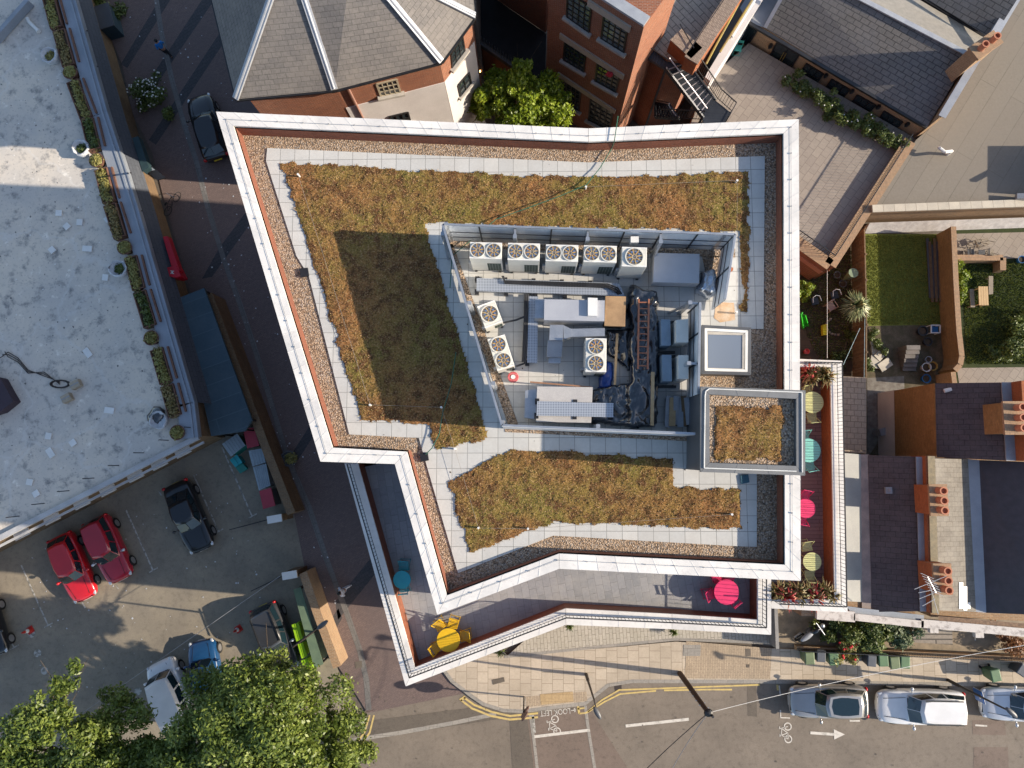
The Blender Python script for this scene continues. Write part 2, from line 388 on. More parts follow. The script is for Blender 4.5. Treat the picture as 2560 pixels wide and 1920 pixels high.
def wobble(pts, amp, step, seed):
    r = random.Random(seed); out = []
    for i in range(len(pts)):
        a, b = Vector(pts[i]), Vector(pts[(i+1) % len(pts)]); q = steps(a, b, step); d = (b-a).normalized(); nn = Vector((-d.y, d.x, 0))
        for k, p in enumerate(q[:-1]): out.append(p+(nn*r.gauss(0, amp) if k else Vector((0, 0, 0))))
    return out
def sedum(name, pix, z, label, seed, step=.07, ntuft=90, h=.075, group=None):
    poly = wobble(PL(pix, z), .05, .3, seed); xs = [p.x for p in poly]; ys = [p.y for p in poly]
    x0, x1, y0, y1 = min(xs)-.05, max(xs)+.05, min(ys)-.05, max(ys)+.05
    nx, ny = int((x1-x0)/step)+1, int((y1-y0)/step)+1
    X, Y = np.meshgrid(np.linspace(x0, x1, nx), np.linspace(y0, y1, ny)); X = X+RNG.normal(0, step*.2, X.shape); Y = Y+RNG.normal(0, step*.2, Y.shape)
    ins = pip(X, Y, poly); e = ins.copy()
    for dx, dy in ((1, 0), (-1, 0), (0, 1), (0, -1)): e &= np.roll(ins, (dx, dy), (0, 1))
    Z = z+h*(.35+.9*fbm(X, Y, seed, 3.0, 4)-.2)+RNG.normal(0, .012, X.shape)
    Z = np.where(e, Z, z+.015); idx = -np.ones(X.shape, int); idx[ins] = np.arange(ins.sum())
    v = np.stack([X[ins], Y[ins], Z[ins]], 1).tolist()
    a, b, c, d = idx[:-1, :-1], idx[:-1, 1:], idx[1:, 1:], idx[1:, :-1]; ok = (a >= 0) & (b >= 0) & (c >= 0) & (d >= 0)
    fs = np.stack([a[ok], b[ok], c[ok], d[ok]], 1).tolist()
    mb = MB(); mb.v = [tuple(q) for q in v]; mb.f = [tuple(q) for q in fs]; mb.r = [.5]*len(fs)
    o = mb.build(name, M_SEDUM, smooth=True); tag(o, label, 'green roof', group, 'stuff')
    # loose leaf tufts standing out of the mat
    nt_ = int(len(v)*ntuft/100); pick = RNG.integers(0, len(v), nt_); t = MB(); vv = np.array(v)[pick]
    for (px, py, pz) in vv:
        a_ = random.uniform(0, 6.28); l = random.uniform(.02, .075); w_ = random.uniform(.008, .022); up = random.uniform(.01, .06)
        dx, dy = math.cos(a_), math.sin(a_)
        t.add([(px-dy*w_, py+dx*w_, pz), (px+dy*w_, py-dx*w_, pz), (px+dx*l, py+dy*l, pz+up)], [(0, 1, 2)])
    q = t.build('tuft', M_TUFT); q.parent = o; q['kind'] = 'stuff'
    return o
SED1 = [(699, 405), (1080, 424), (1471, 441), (1875, 426), (1872, 784), (1850, 784), (1848, 582), (1064, 561), (1221, 1078), (1219, 1098), (1090, 1128), (1064, 1062), (902, 1052), (773, 630)]
SED2 = [(1119, 1204), (1273, 1122), (1684, 1142), (1686, 1215), (1854, 1222), (1857, 1325), (1390, 1308), (1169, 1383)]
sedum('sedum_roof', SED1, ZR+.06, 'brown and green sedum planting around the plant enclosure on the flat roof', 3)
sedum('sedum_roof', SED2, ZR+.06, 'brown and green sedum bed south of the plant enclosure, dog leg in its lower edge', 4)
# ------------------------------------------------------------------ lift housing on the roof, skylight
ZL = 17.1
LO, LI = PL([(1752, 966), (2014, 976), (2013, 1189), (1751, 1180)], ZL), PL([(1774, 986), (1991, 997), (1991, 1165), (1774, 1157)], ZL)
lift = thing('roof_housing', 'dark grey clad lift housing with gravel and sedum on top', 'roof housing', (cen(LO).x, cen(LO).y, ZR))
MB().prism([(p.x, p.y) for p in inset(LO, .05)], ZR-2.5, ZL-.08, cap=False).build('wall', M_DGREY, lift)
q = MB(); coping(q, LO, LI, ZL, step=1.3); q.build('coping', plain('grey_coping', (.20, .205, .21), (.17, .175, .18), rough=.5, tint=.12), lift)
q = MB()
for i in range(4):
    a, b = LI[i], LI[(i+1) % 4]; q.add([(a.x, a.y, ZL-.3), (b.x, b.y, ZL-.3), (b.x, b.y, ZL-.05), (a.x, a.y, ZL-.05)], [(3, 2, 1, 0)])
q.build('inner_upstand', M_DGREY, lift)
MB().poly([(p.x, p.y, ZL-.25) for p in LI]).build('gravel_bed', M_GRAVEL, lift)
q = MB(); r = [p+Vector((0, 0, .03)) for p in PL([(1762, 990), (1764, 978), (1772, 972), (2004, 981), (2005, 1181)], ZL)]; q.tube(r, .02)
q.tube([p+Vector((0, 0, .03)) for p in PL([(1762, 990), (1760, 1170), (1990, 1178)], ZL)], .02); q.build('lightning_tape', M_WHITE, lift)
sedum('sedum_roof', [(1786, 1008), (1959, 1014), (1957, 1155), (1782, 1148)], ZL-.24, 'small square of brown sedum on top of the grey lift housing', 5)
SK = PL([(1755, 812), (1878, 819), (1878, 938), (1754, 935)], ZR+.6); SKI = PL([(1762, 820), (1870, 826), (1869, 930), (1762, 927)], ZR+.61)
sk = thing('skylight', 'square dark framed glass skylight beside the lift housing', 'skylight', (cen(SK).x, cen(SK).y, ZR))
q = MB().prism([(p.x, p.y) for p in SK], ZR, ZR+.56, cap=False); coping(q, SK, SKI, ZR+.6, th=.05, step=9); q.build('frame', M_DGREY, sk)
def skyglass():
    m, nt, b = _new('skylight_glass'); b.inputs['Base Color'].default_value = (.16, .19, .24, 1); b.inputs['Roughness'].default_value = .12; b.inputs['Specular IOR Level'].default_value = 1.0
    return m
ins1 = inset(SKI, .10)
q = MB(); coping(q, SKI, ins1, ZR+.595, th=.02, step=9); q.build('glazing_bead', M_WHITE, sk)
MB().poly([(p.x, p.y, ZR+.58) for p in SKI]).build('glass', skyglass(), sk)
q = MB(); coping(q, inset(SKI, .12), [p for p in PL([(1768, 836), (1856, 838), (1855, 924), (1768, 922)], ZR+.6)], ZR+.588, th=.004, step=9); q.build('blind_edge', plain('cream_reveal', (.52, .48, .42), rough=.3), sk)
# ------------------------------------------------------------------ ground, street, road, pavements
def asphalt(name, c, c2, crack=True, scale=.35):
    m, nt, b = _new(name); pos = _pos(nt)
    n1 = _noise(nt, pos, scale, 6, .65).outputs[0]; n2 = _noise(nt, pos, 3.5, 5, .7).outputs[0]; n3 = _noise(nt, pos, 45, 3).outputs[0]
    col = _mix(nt, _ramp(nt, n1, .35, .65), c, c2); col = _mix(nt, _ramp(nt, n2, .5, .75), col, _mix(nt, 1.0, col, (.72,)*3, 'MULTIPLY'))
    col = _mix(nt, _ramp(nt, n3, .35, .7), col, _mix(nt, 1.0, col, (.7,)*3, 'MULTIPLY'))
    if crack:
        v = nt.nodes.new('ShaderNodeTexVoronoi'); v.feature = 'DISTANCE_TO_EDGE'; v.inputs['Scale'].default_value = .22
        w_ = _noise(nt, pos, .8, 4); mp = nt.nodes.new('ShaderNodeVectorMath'); mp.operation = 'MULTIPLY_ADD'; mp.inputs[1].default_value = (2.2, 2.2, 0)
        nt.links.new(w_.outputs[1], mp.inputs[0]); nt.links.new(pos, mp.inputs[2]); nt.links.new(mp.outputs[0], v.inputs['Vector'])
        k = _ramp(nt, v.outputs['Distance'], .012, .0); col = _mix(nt, _mix(nt, 1.0, k, (.22,)*3, 'MULTIPLY'), col, tuple(x*.5 for x in c))
    nt.links.new(col, b.inputs['Base Color']); b.inputs['Roughness'].default_value = .92; b.inputs['Specular IOR Level'].default_value = .25
    _bump(nt, b, n3, .4, .02); return m
M_ROAD = asphalt('road_asphalt', (.25, .21, .17), (.195, .165, .135))
M_CARPARK = asphalt('car_park_asphalt', (.33, .285, .215), (.235, .205, .165))
M_PATCH = asphalt('road_patch', (.165, .14, .115), (.14, .12, .10), crack=False)
M_PATCHRED = asphalt('road_patch_brown', (.22, .17, .14), (.185, .145, .12), crack=False)
M_STREET = bricky('street_block', (.205, .15, .135), (.17, .125, .115), (.12, .09, .085), .21, .105, .006, rot=math.radians(-33), stain=(.13, .10, .095), stscale=.3, stamt=.8, bump=.1)
M_BAND = bricky('band_block', (.085, .08, .085), (.07, .07, .075), (.045, .045, .05), .3, .2, .008, rot=math.radians(-33), bump=.1)
M_GUTTER = bricky('gutter_stone', (.21, .20, .19), (.17, .165, .16), (.11, .10, .1), .6, .3, .01, rot=math.radians(70), stain=(.12, .11, .1))
M_PAVE = bricky('pavement_slab', (.55, .47, .37), (.465, .395, .31), (.27, .22, .165), .62, .62, .014, rot=math.radians(90), stain=(.30, .25, .19), stscale=.5, stamt=.55, off=.37, grain=.1)
M_PAVE2 = bricky('forecourt_slab', (.54, .49, .41), (.47, .43, .36), (.20, .18, .15), .6, .2, .012, rot=math.radians(86), stain=(.3, .27, .2), stscale=.4)
M_SETT = bricky('setts', (.52, .41, .29), (.43, .34, .245), (.27, .21, .15), .32, .10, .010, rot=math.radians(90), stain=(.26, .21, .15), stscale=.6)
M_TACT = bricky('tactile', (.50, .36, .20), (.45, .32, .17), (.33, .24, .13), .4, .4, .01)
M_KERB = bricky('granite_kerb', (.36, .33, .29), (.31, .29, .26), (.2, .18, .16), .9, .5, .01)
M_LINE = plain('white_line', (.62, .58, .52), (.36, .33, .29), rough=.8, scale=4, lo=.5, hi=.72)
M_YEL = plain('yellow_line', (.60, .45, .16), (.42, .32, .16), rough=.8, scale=3.5, lo=.45, hi=.7)
M_LINE2 = plain('worn_line', (.46, .44, .40), (.20, .19, .16), rough=.8, scale=5, lo=.45, hi=.6)
M_SOIL = plain('soil', (.10, .065, .04), (.06, .045, .028), rough=1, scale=2, fine=.25)
M_LAWN = plain('lawn_ground', (.20, .22, .035), (.14, .17, .03), rough=1, scale=1.5, fine=.3, fscale=12)
struct('ground', MB().poly([(-350, -350, -.06), (350, -350, -.06), (350, 350, -.06), (-350, 350, -.06)]), M_PATCH)
struct('road', MB().poly(PL([(700, 2300), (780, 1950), (850, 1860), (895, 1800), (918, 1770), (1163, 1725), (1560, 1690), (3000, 1660), (3200, 2300)], .006)), M_ROAD)
struct('car_park', MB().poly(PL([(-500, 1150), (560, 960), (606, 960), (735, 1285), (770, 1420), (850, 1690), (900, 1790), (900, 2300), (-600, 2300)], .004)), M_CARPARK)
struct('street', MB().poly(PL([(200, -160), (234, 0), (304, 158), (332, 285), (380, 380), (415, 519), (475, 727), (606, 960), (735, 1285), (762, 1420), (838, 1655), (880, 1720), (905, 1760), (918, 1783), (1163, 1733), (1130, 1705), (1100, 1660), (1120, 1560), (1250, 1300), (1100, 560), (900, 320), (640, -160)], .008)), M_STREET)
for q in ([(399, -2), (427, -2), (318, 170), (302, 160)], [(506, -2), (537, -2), (372, 240), (352, 232)], [(552, 78), (556, 112), (390, 362), (372, 350)], [(622, 520), (625, 560), (530, 692), (505, 697), (548, 620)],
          [(772, 1068), (790, 1080), (716, 1196), (700, 1180)], [(935, 1385), (950, 1420), (845, 1550), (838, 1505)], [(846, 1521), (855, 1545), (824, 1602), (815, 1567)], [(700, 285), (730, 300), (640, 440), (610, 430)]):
    struct('paving_band', MB().poly(PL(q, .012)), M_BAND)
def ribbon(mb, pts, w, z=None):
    L = [Vector(p) for p in pts]; left, right = [], []
    for i, p in enumerate(L):
        d = (L[min(i+1, len(L)-1)]-L[max(i-1, 0)]).normalized(); nn = Vector((-d.y, d.x, 0))*w/2
        left.append(p+nn); right.append(p-nn)
    for i in range(len(L)-1): mb.add([left[i], right[i], right[i+1], left[i+1]], [(0, 1, 2, 3)])
    return mb
GUT = [(388, -20), (403, 80), (430, 200), (460, 310), (490, 400), (520, 520), (560, 650), (600, 760), (640, 880), (672, 985), (716, 1139), (773, 1269), (818, 1403), (866, 1530), (900, 1627), (916, 1700), (922, 1775)]
struct('gutter', ribbon(MB(), PL(GUT, .016), .32), M_GUTTER)
# pavement, a real step up from the road
KERB = [(1104, 1668), (1130, 1703), (1180, 1741), (1208, 1760), (1259, 1776), (1306, 1778), (1463, 1759), (1520, 1713), (1580, 1703), (1900, 1704), (2560, 1713), (3000, 1718)]
PAVTOP = [(3000, 1652), (2560, 1646), (1945, 1622), (1690, 1604), (1270, 1642), (1200, 1560), (1110, 1600)]
struct('pavement', MB().prism([(p.x, p.y) for p in PL(KERB+PAVTOP, .1)], -.02, .1), M_PAVE)
struct('kerb', ribbon(MB(), PL(KERB, .106), .20), M_KERB)
struct('setts', MB().poly(PL([(1716, 1603), (1930, 1621), (1925, 1697), (1712, 1696)], .108)), M_SETT)
struct('setts', MB().poly(PL([(1314, 1742), (1466, 1729), (1468, 1752), (1316, 1768)], .108)), M_SETT)
struct('tactile_paving', MB().poly(PL([(1350, 1736), (1432, 1729), (1434, 1754), (1352, 1762)], .114)), M_TACT)
struct('forecourt', MB().poly(PL([(1270, 1638), (1380, 1540), (1700, 1520), (1945, 1560), (1942, 1612), (1690, 1600)], .112)), M_PAVE2)
struct('channel', ribbon(MB(), PL([(1262, 1642), (1500, 1617), (1690, 1598), (1905, 1606)], .118), .16), M_KERB)
struct('service_cover', MB().poly(PL([(1709, 1612), (1752, 1612), (1751, 1640), (1708, 1640)], .114)), M_KERB)
for q in ([(1230, 1700), (1260, 1693), (1262, 1704), (1233, 1712)], [(1864, 1622), (1876, 1622), (1877, 1640), (1865, 1641)], [(1866, 1661), (1874, 1661), (1874, 1669), (1866, 1669)]):
    struct('drain_cover', MB().poly(PL(q, .12)), M_PATCH)
# road: patches, strips and markings
for zi, (q, m) in enumerate((([(1280, 1790), (1320, 2000), (1620, 2000), (1475, 1772)], M_PATCHRED), ([(1867, 1706), (1890, 1706), (1893, 1792), (1869, 1790)], M_PATCH), ([(2434, 1868), (2520, 1868), (2524, 1990), (2434, 1990)], M_PATCHRED),
             ([(2430, 1800), (2512, 1800), (2515, 1838), (2432, 1836)], M_PATCHRED), ([(1274, 1800), (1318, 1795), (1345, 2000), (1285, 2000)], M_PATCH), ([(935, 1800), (1250, 1760), (1300, 1790), (900, 1850), (888, 1820)], M_PATCH))):
    struct('road_patch', MB().poly(PL(q, .009+.001*zi)), m)
struct('road_strip', ribbon(MB(), PL([(1325, 1783), (1335, 1850), (1352, 2000)], .016), .17), M_KERB)
struct('road_strip', ribbon(MB(), PL([(1463, 1764), (1472, 1830), (1500, 2000)], .016), .17), M_KERB)
struct('road_strip', ribbon(MB(), PL([(880, 1850), (1000, 1832), (1130, 1808), (1240, 1785)], .016), .22), M_KERB)
def mark(pts, w, m=M_LINE, z=.020, name='road_marking'): return struct(name, ribbon(MB(), PL(pts, z), w), m)
mark([(1160, 1744), (1185, 1762), (1230, 1780), (1275, 1790), (1345, 1783)], .11, M_YEL); mark([(1152, 1750), (1180, 1771), (1228, 1790), (1275, 1799), (1345, 1793)], .11, M_YEL)
mark([(1150, 1751), (1163, 1742)], .16, M_YEL)
mark([(1448, 1784), (1466, 1782), (1505, 1750), (1548, 1725), (1900, 1712)], .09, M_YEL); mark([(1444, 1772), (1462, 1770)], .09, M_YEL)
mark([(1470, 1780), (1510, 1755), (1550, 1735), (1640, 1727)], .09, M_YEL); mark([(1660, 1726), (1760, 1724), (1830, 1724)], .09, M_YEL); mark([(1444, 1762), (1448, 1784)], .13, M_YEL)
mark([(924, 1788), (912, 1830), (890, 1860), (866, 1875)], .1, M_YEL); mark([(935, 1788), (924, 1832), (902, 1862), (880, 1878)], .1, M_YEL)
mark([(1335, 1842), (1400, 1834), (1475, 1825)], .16); mark([(1564, 1815), (1722, 1798)], .16); mark([(1332, 1788), (1337, 1832)], .14, M_LINE2)
mark([(1943, 1712), (1945, 1726)], .12, M_YEL); mark([(1948, 1714), (1951, 1740)], .07); mark([(1951, 1775), (1952, 1794), (1975, 1795)], .07); mark([(2124, 1802), (2150, 1802)], .09); mark([(2438, 1813), (2468, 1815)], .09)
# cycle symbols, arrow, lettering
def cycle_sign(c, s, rz):
    mb = MB(); L = []
    for cx in (-.55, .55): mb.ring((cx, 0, 0), .26, .36, 22)
    for a, b in (((-.55, 0), (-.2, .62)), ((-.2, .62), (.35, .55)), ((-.55, 0), (-.02, .02)), ((-.02, .02), (.38, .58)), ((-.02, .02), (-.24, .72)), ((.55, 0), (.34, .78)), ((-.36, .74), (-.12, .74)), ((.34, .78), (.54, .74))):
        ribbon(mb, [(*a, 0), (*b, 0)], .07)
    o = struct('cycle_symbol', mb, M_LINE); o.location = c; o.scale = (s, s, 1); o.rotation_euler = (0, 0, rz)
cycle_sign(P(1390, 1813, .018), .62, math.radians(100)); cycle_sign(P(1970, 1832, .018), .62, math.radians(-100+180+10))
mb = MB(); a, b = P(2026, 1832, .020), P(2085, 1836, .020); ribbon(mb, [a, b], .15); c_ = P(2112, 1836, .020); d = (c_-b).normalized(); nn = Vector((-d.y, d.x, 0)); mb.poly([b+nn*.28, b-nn*.28, c_])
struct('road_arrow', mb, M_LINE)
def lettering(txt, loc, rz, size, m, name='lettering', sx=1.0, tilt=(0, 0), ext=.001):
    cu = bpy.data.curves.new(name, 'FONT'); cu.body = txt; cu.size = size; cu.align_x = 'CENTER'; cu.align_y = 'CENTER'; cu.extrude = ext; cu.materials.append(m)
    tmp = bpy.data.objects.new(name, cu); COL.objects.link(tmp); me = bpy.data.meshes.new_from_object(tmp); bpy.data.objects.remove(tmp); me.name = name; o = bpy.data.objects.new(name, me); COL.objects.link(o); o.location = loc; o.rotation_euler = (tilt[0], tilt[1], rz); o.scale = (sx, 1, 1); return o
t = lettering('LOOK LEFT', P(1388, 1780, .020), math.radians(186), .44, M_LINE, 'road_lettering', .78); t['kind'] = 'structure'
mb = MB(); a, b = P(1428, 1776, .020), P(1440, 1775, .020); ribbon(mb, [a, b], .06); ribbon(mb, [P(1435, 1771, .020), b, P(1436, 1780, .020)], .05); struct('road_arrow', mb, M_LINE)
# car park bay lines
for q in ([(53, 1413), (120, 1563)], [(315, 1275), (382, 1425)], [(484, 1187), (546, 1328)], [(555, 1118), (630, 1290)], [(-10, 1535), (35, 1618)], [(398, 1228), (404, 1240)], [(205, 1505), (213, 1520)], [(290, 1462), (296, 1472)]):
    mark(q, .09, M_LINE2, .018, 'bay_line')
for c in ((382, 1425), (120, 1563), (630, 1290), (35, 1618), (546, 1328)): mark([(c[0]-9, c[1]+6), (c[0]+12, c[1]-6)], .07, M_LINE2, .016, 'bay_line')
for c in ((78, 1585), (94, 1633), (111, 1677), (345, 1728)): struct('worn_disc', MB().disc(P(*c, .016), .22), M_LINE2)

# ------------------------------------------------------------------ building with the concrete roof, west of the street
ZB = 3.7
def conc():
    m, nt, b = _new('old_concrete_roof'); pos = _pos(nt)
    n1 = _noise(nt, pos, .22, 6, .68).outputs[0]; n2 = _noise(nt, pos, 1.1, 6, .72).outputs[0]; n3 = _noise(nt, pos, 7, 5, .7).outputs[0]
    col = _mix(nt, _ramp(nt, n1, .4, .62), (.50, .465, .42), (.62, .55, .46)); col = _mix(nt, _ramp(nt, n2, .53, .68), col, (.21, .205, .20)); col = _mix(nt, _ramp(nt, n2, .40, .30), col, (.76, .71, .63))
    col = _mix(nt, _ramp(nt, n3, .58, .72), col, (.16, .15, .15))
    v = nt.nodes.new('ShaderNodeTexVoronoi'); v.feature = 'DISTANCE_TO_EDGE'; v.inputs['Scale'].default_value = .16
    w_ = _noise(nt, pos, .5, 4); mp = nt.nodes.new('ShaderNodeVectorMath'); mp.operation = 'MULTIPLY_ADD'; mp.inputs[1].default_value = (3, 3, 0)
    nt.links.new(w_.outputs[1], mp.inputs[0]); nt.links.new(pos, mp.inputs[2]); nt.links.new(mp.outputs[0], v.inputs['Vector'])
    col = _mix(nt, _mix(nt, 1.0, _ramp(nt, v.outputs['Distance'], .018, .0), (.45,)*3, 'MULTIPLY'), col, (.60, .58, .55))
    nt.links.new(col, b.inputs['Base Color']); b.inputs['Roughness'].default_value = .9; _bump(nt, b, n2, .2, .05); return m
M_CONC = conc()
M_BROWNBRICK = bricky('brown_brick', (.26, .15, .07), (.18, .10, .05), (.24, .19, .13), .225, .075, .012, stain=(.10, .07, .045), stamt=.6, stscale=1.2)
M_STOCK = bricky('stock_brick', (.42, .25, .13), (.31, .19, .10), (.40, .32, .23), .225, .075, .012, stain=(.24, .15, .09), stamt=.5, stscale=1.0)
M_LEDGE = plain('lead_ledge', (.30, .33, .38), (.24, .27, .31), rough=.5, scale=.8)
M_CLAD = bricky('dark_cladding', (.10, .11, .13), (.085, .095, .115), (.05, .05, .06), .6, .25, .01)
LB = [(190, 0), (269, 278), (316, 421), (348, 525), (487, 1005), (497, 1092), (0, 1345), (-400, 1550), (-400, -260), (116, -260)]
lb = thing('workshop_building', 'low building with stained concrete roof and a strip of planters along its edge', 'building', (P(200, 700).x, P(200, 700).y, 0))
WLB = PL(LB, ZB)
MB().prism([(p.x, p.y) for p in inset(WLB, .12)], 0, ZB-.02, cap=False).build('wall', M_BROWNBRICK, lb)
MB().poly([(p.x, p.y, ZB) for p in WLB]).build('roof', M_CONC, lb)
er = [(116, -260), (190, 0), (269, 278), (316, 421), (348, 525), (487, 1005), (497, 1092)]
eb = [(497, 1092), (0, 1345), (-400, 1550)]
led = PL(er, ZB+.3); q = MB()
for a, b in zip(led[:-1], led[1:]):
    d = (b-a).normalized(); nn = Vector((d.y, -d.x, 0))
    if nn.x > 0: nn = -nn
    q.add([a, b, b+nn*1.0, a+nn*1.0, a-Vector((0, 0, .35)), b-Vector((0, 0, .35))], [(0, 1, 2, 3), (4, 5, 1, 0)])
    q.bar(a+nn*.3+Vector((0, 0, .03)), b+nn*.3+Vector((0, 0, .03)), .12, .06); q.bar(a+nn*.05+Vector((0, 0, .02)), b+nn*.05+Vector((0, 0, .02)), .07, .05)
q.build('ledge', M_LEDGE, lb)
q = MB()
for a, b in zip(led[:-2], led[1:-1]): q.add([a-Vector((0, 0, .36)), b-Vector((0, 0, .36)), b+Vector((.35, 0, -1.3)), a+Vector((.35, 0, -1.3))], [(0, 1, 2, 3)])
q.build('fascia', M_CLAD, lb)
for u, v in ((218, 77), (244, 166), (272, 258), (299, 347), (327, 432), (355, 527), (383, 619), (412, 715), (438, 805), (464, 897), (492, 990)):
    MB().rod(P(u, v, ZB+.3), P(u, v, ZB+1.6), .05).build('post', M_BLACK, lb)
for k in range(9):
    p = Vector(P(497, 1092, ZB)).lerp(P(0, 1345, ZB), k/8); MB().rod(p+Vector((-.35, .5, 0)), p+Vector((-.35, .5, 1.0)), .025).build('post', M_BLACK, lb)
q = MB(); E2 = PL(eb, ZB+.12)
for a, b in zip(E2[:-1], E2[1:]):
    q.bar(a, b, .28, .22); d = (b-a).normalized(); nn = Vector((-d.y, d.x, 0)); nn = nn if nn.y < 0 else -nn
    q.bar(a+nn*.32-Vector((0, 0, .35)), b+nn*.32-Vector((0, 0, .35)), .12, .12)
q.build('cornice', plain('pale_cornice', (.50, .50, .50), (.36, .36, .37), rough=.7, scale=1.0), lb)
for t in (.09, .21, .33, .47, .60, .75, .9):
    a = P(497, 1092, 2.4).lerp(P(0, 1345, 2.4), t); MB().box(a+Vector((.12, -.30, 0)), (.9, .5, .10), math.radians(27)).build('window_head', M_WHITE, lb)
for t in (.12, .32, .52, .8): MB().box(P(497, 1092, 1.7).lerp(P(0, 1345, 1.7), t)+Vector((.2, -.28, 0)), (.35, .25, .18), math.radians(27)).build('wall_lamp', M_BLACK, lb)
# raised dark structure at the picture's edge
MB().prism([(p.x, p.y) for p in PL([(-60, 930), (0, 945), (33, 1003), (0, 1030), (-60, 1050)], ZB+.6)], ZB, ZB+.6).build('roof_hatch', plain('purple_roofing', (.045, .03, .045), rough=.8), lb)
# rear wall and clutter at the top corner
q = MB(); q.bar(P(-10, 100, ZB+.3), P(75, 5, ZB+.3), .25, .5); q.build('kerb_wall', M_LEDGE, lb)
# canopy and its wall
can = thing('flat_canopy', 'blue grey felt canopy roof beside the brown street wall', 'canopy', (P(540, 900).x, P(540, 900).y, 0))
cq = PL([(449, 744), (510, 720), (630, 1050), (612, 1078), (528, 1090)], 2.7); M_FELT = bricky('blue_felt', (.055, .09, .115), (.05, .08, .10), (.07, .11, .135), 4, 1.0, .03, rot=math.radians(-20), stain=(.09, .12, .14), stscale=.5, bump=.05, grain=.08)
MB().prism([(p.x, p.y) for p in cq], 2.52, 2.7, bottom=True).build('roof', M_FELT, can)
for a in inset(cq, .1): MB().bar((a.x, a.y, 0), (a.x, a.y, 2.52), .1).build('post', M_BLACK, can)
def wall_run(name, label, pix, z, w, m, cat='wall', cap=None, caplabel=None, base=0, step=None):
    t = thing(name, label, cat, (P(*pix[0], z).x, P(*pix[0], z).y, base)); q = MB(); c = MB(); pts = PL(pix, z)
    for a, b in zip(pts[:-1], pts[1:]):
        d = (b-a).normalized(); nn = Vector((-d.y, d.x, 0))*w/2
        q.prism([(a-nn)[:2], (b-nn)[:2], (b+nn)[:2], (a+nn)[:2]], base, z-.06, cap=True)
        nn *= 1.15; c.prism([(a-nn)[:2], (b-nn)[:2], (b+nn)[:2], (a+nn)[:2]], z-.058, z)
    q.build('wall', m, t); c.build('coping', cap or m, t); return t
M_HEAD = bricky('brick_on_edge', (.44, .27, .16), (.36, .22, .13), (.30, .22, .15), .075, .225, .012, stain=(.26, .19, .12))
wall_run('brick_wall', 'brown graffiti marked brick wall between the shaded street and the recycling bins', [(520, 735), (602, 950), (664, 1120), (728, 1284)], 1.9, .42, M_BROWNBRICK)
wall_run('brick_wall', 'sunlit orange brick wall beside the lime green container', [(757, 1432), (795, 1540), (843, 1668)], 1.7, .40, M_STOCK, cap=M_STOCK)
for c, lab in (((716, 1290), 'white painted gate pier at the end of the shaded wall'), ((752, 1424), 'white painted gate pier at the head of the sunlit wall')):
    t = thing('gate_pier', lab, 'gate pier', P(*c, 0), math.radians(10)); MB().box((0, 0, .95), (.78, .36, 1.9)).build('pier', M_BROWNBRICK, t, local=True); MB().box((0, 0, 1.95), (.84, .42, .1)).build('cap', M_WHITE, t, local=True)
for a, b, lab in (((600, 1318), (705, 1290), 'dark steel gate leaf standing open behind the shaded wall'), ((652, 1466), (740, 1424), 'dark steel gate leaf standing open by the lime green container')):
    t = thing('steel_gate', lab, 'gate', P(*a, 0)); A, B = P(*a, 0), P(*b, 0); q = MB(); z = Vector((0, 0, 1))
    q.bar(A+z*1.5, B+z*1.5, .05); q.bar(A+z*.15, B+z*.15, .05); q.build('frame', M_BLACK, t); q = MB()
    for p in steps(A, B, .13): q.bar(p+z*.15, p+z*1.5, .02)
    q.build('bar_panel', M_BLACK, t)
# ------------------------------------------------------------------ helpers for facades
def tri_uv_poly(mb, pts): mb.poly(pts); return mb
def window_on(parent, quad, p0, n, cols=3, rows=3, mf=None, proud=.02, sill=True, name='window', mg=None, lintel=None):
    """glass, glazing bars and sill set on the wall where the photo shows them; quad: top left, top right, bottom right, bottom left"""
    mf = mf or M_BLACK; Q = [on_plane(u, v, p0, n) for u, v in quad]; f = MB(); g = MB()
    off = n*proud; g.poly([q+off for q in Q][::-1])
    def at(s, t): return Q[0].lerp(Q[1], s).lerp(Q[3].lerp(Q[2], s), t)+off*1.5
    for i in range(cols+1): f.bar(at(i/cols, 0), at(i/cols, 1), .05 if 0 < i < cols else .09, .05, up=n)
    for j in range(rows+1): f.bar(at(0, j/rows), at(1, j/rows), .05 if 0 < j < rows else .09, .05, up=n)
    w_ = f.build(name, mf, parent); g.build('pane', mg or M_GLASS, w_)
    if sill:
        a, b = Q[3], Q[2]; d = (b-a).normalized(); s_ = MB().bar(a-d*.18+n*.08-Vector((0, 0, .07)), b+d*.18+n*.08-Vector((0, 0, .07)), .26, .15); s_.build('sill', M_SILL, w_)
    return w_
def band_on(mb, a, b, h, p0, n, depth=.06):
    A, B = on_plane(*a, p0, n), on_plane(*b, p0, n); B.z = A.z = (A.z+B.z)/2
    mb.bar(A+n*depth*.4-Vector((0, 0, h/2)), B+n*depth*.4-Vector((0, 0, h/2)), depth, h); return mb
M_SILL = plain('stone_sill', (.45, .42, .38), (.36, .34, .31), rough=.8, scale=3)
M_SLATE = bricky('slate', (.20, .185, .175), (.165, .155, .15), (.09, .085, .08), .42, .22, .010, stain=(.24, .215, .19), stscale=.6, stamt=.5, bump=.4, var=.3)
M_SLATE2 = bricky('slate_wide', (.195, .18, .165), (.16, .15, .14), (.07, .065, .065), .5, .27, .022, stain=(.15, .15, .16), stscale=.5, stamt=.5, bump=.5)
M_LEAD = plain('lead', (.42, .44, .47), (.34, .36, .40), rough=.5, scale=2, metal=.2)
M_RENDER = plain('white_render', (.66, .63, .62), (.58, .55, .54), rough=.8, scale=.8)
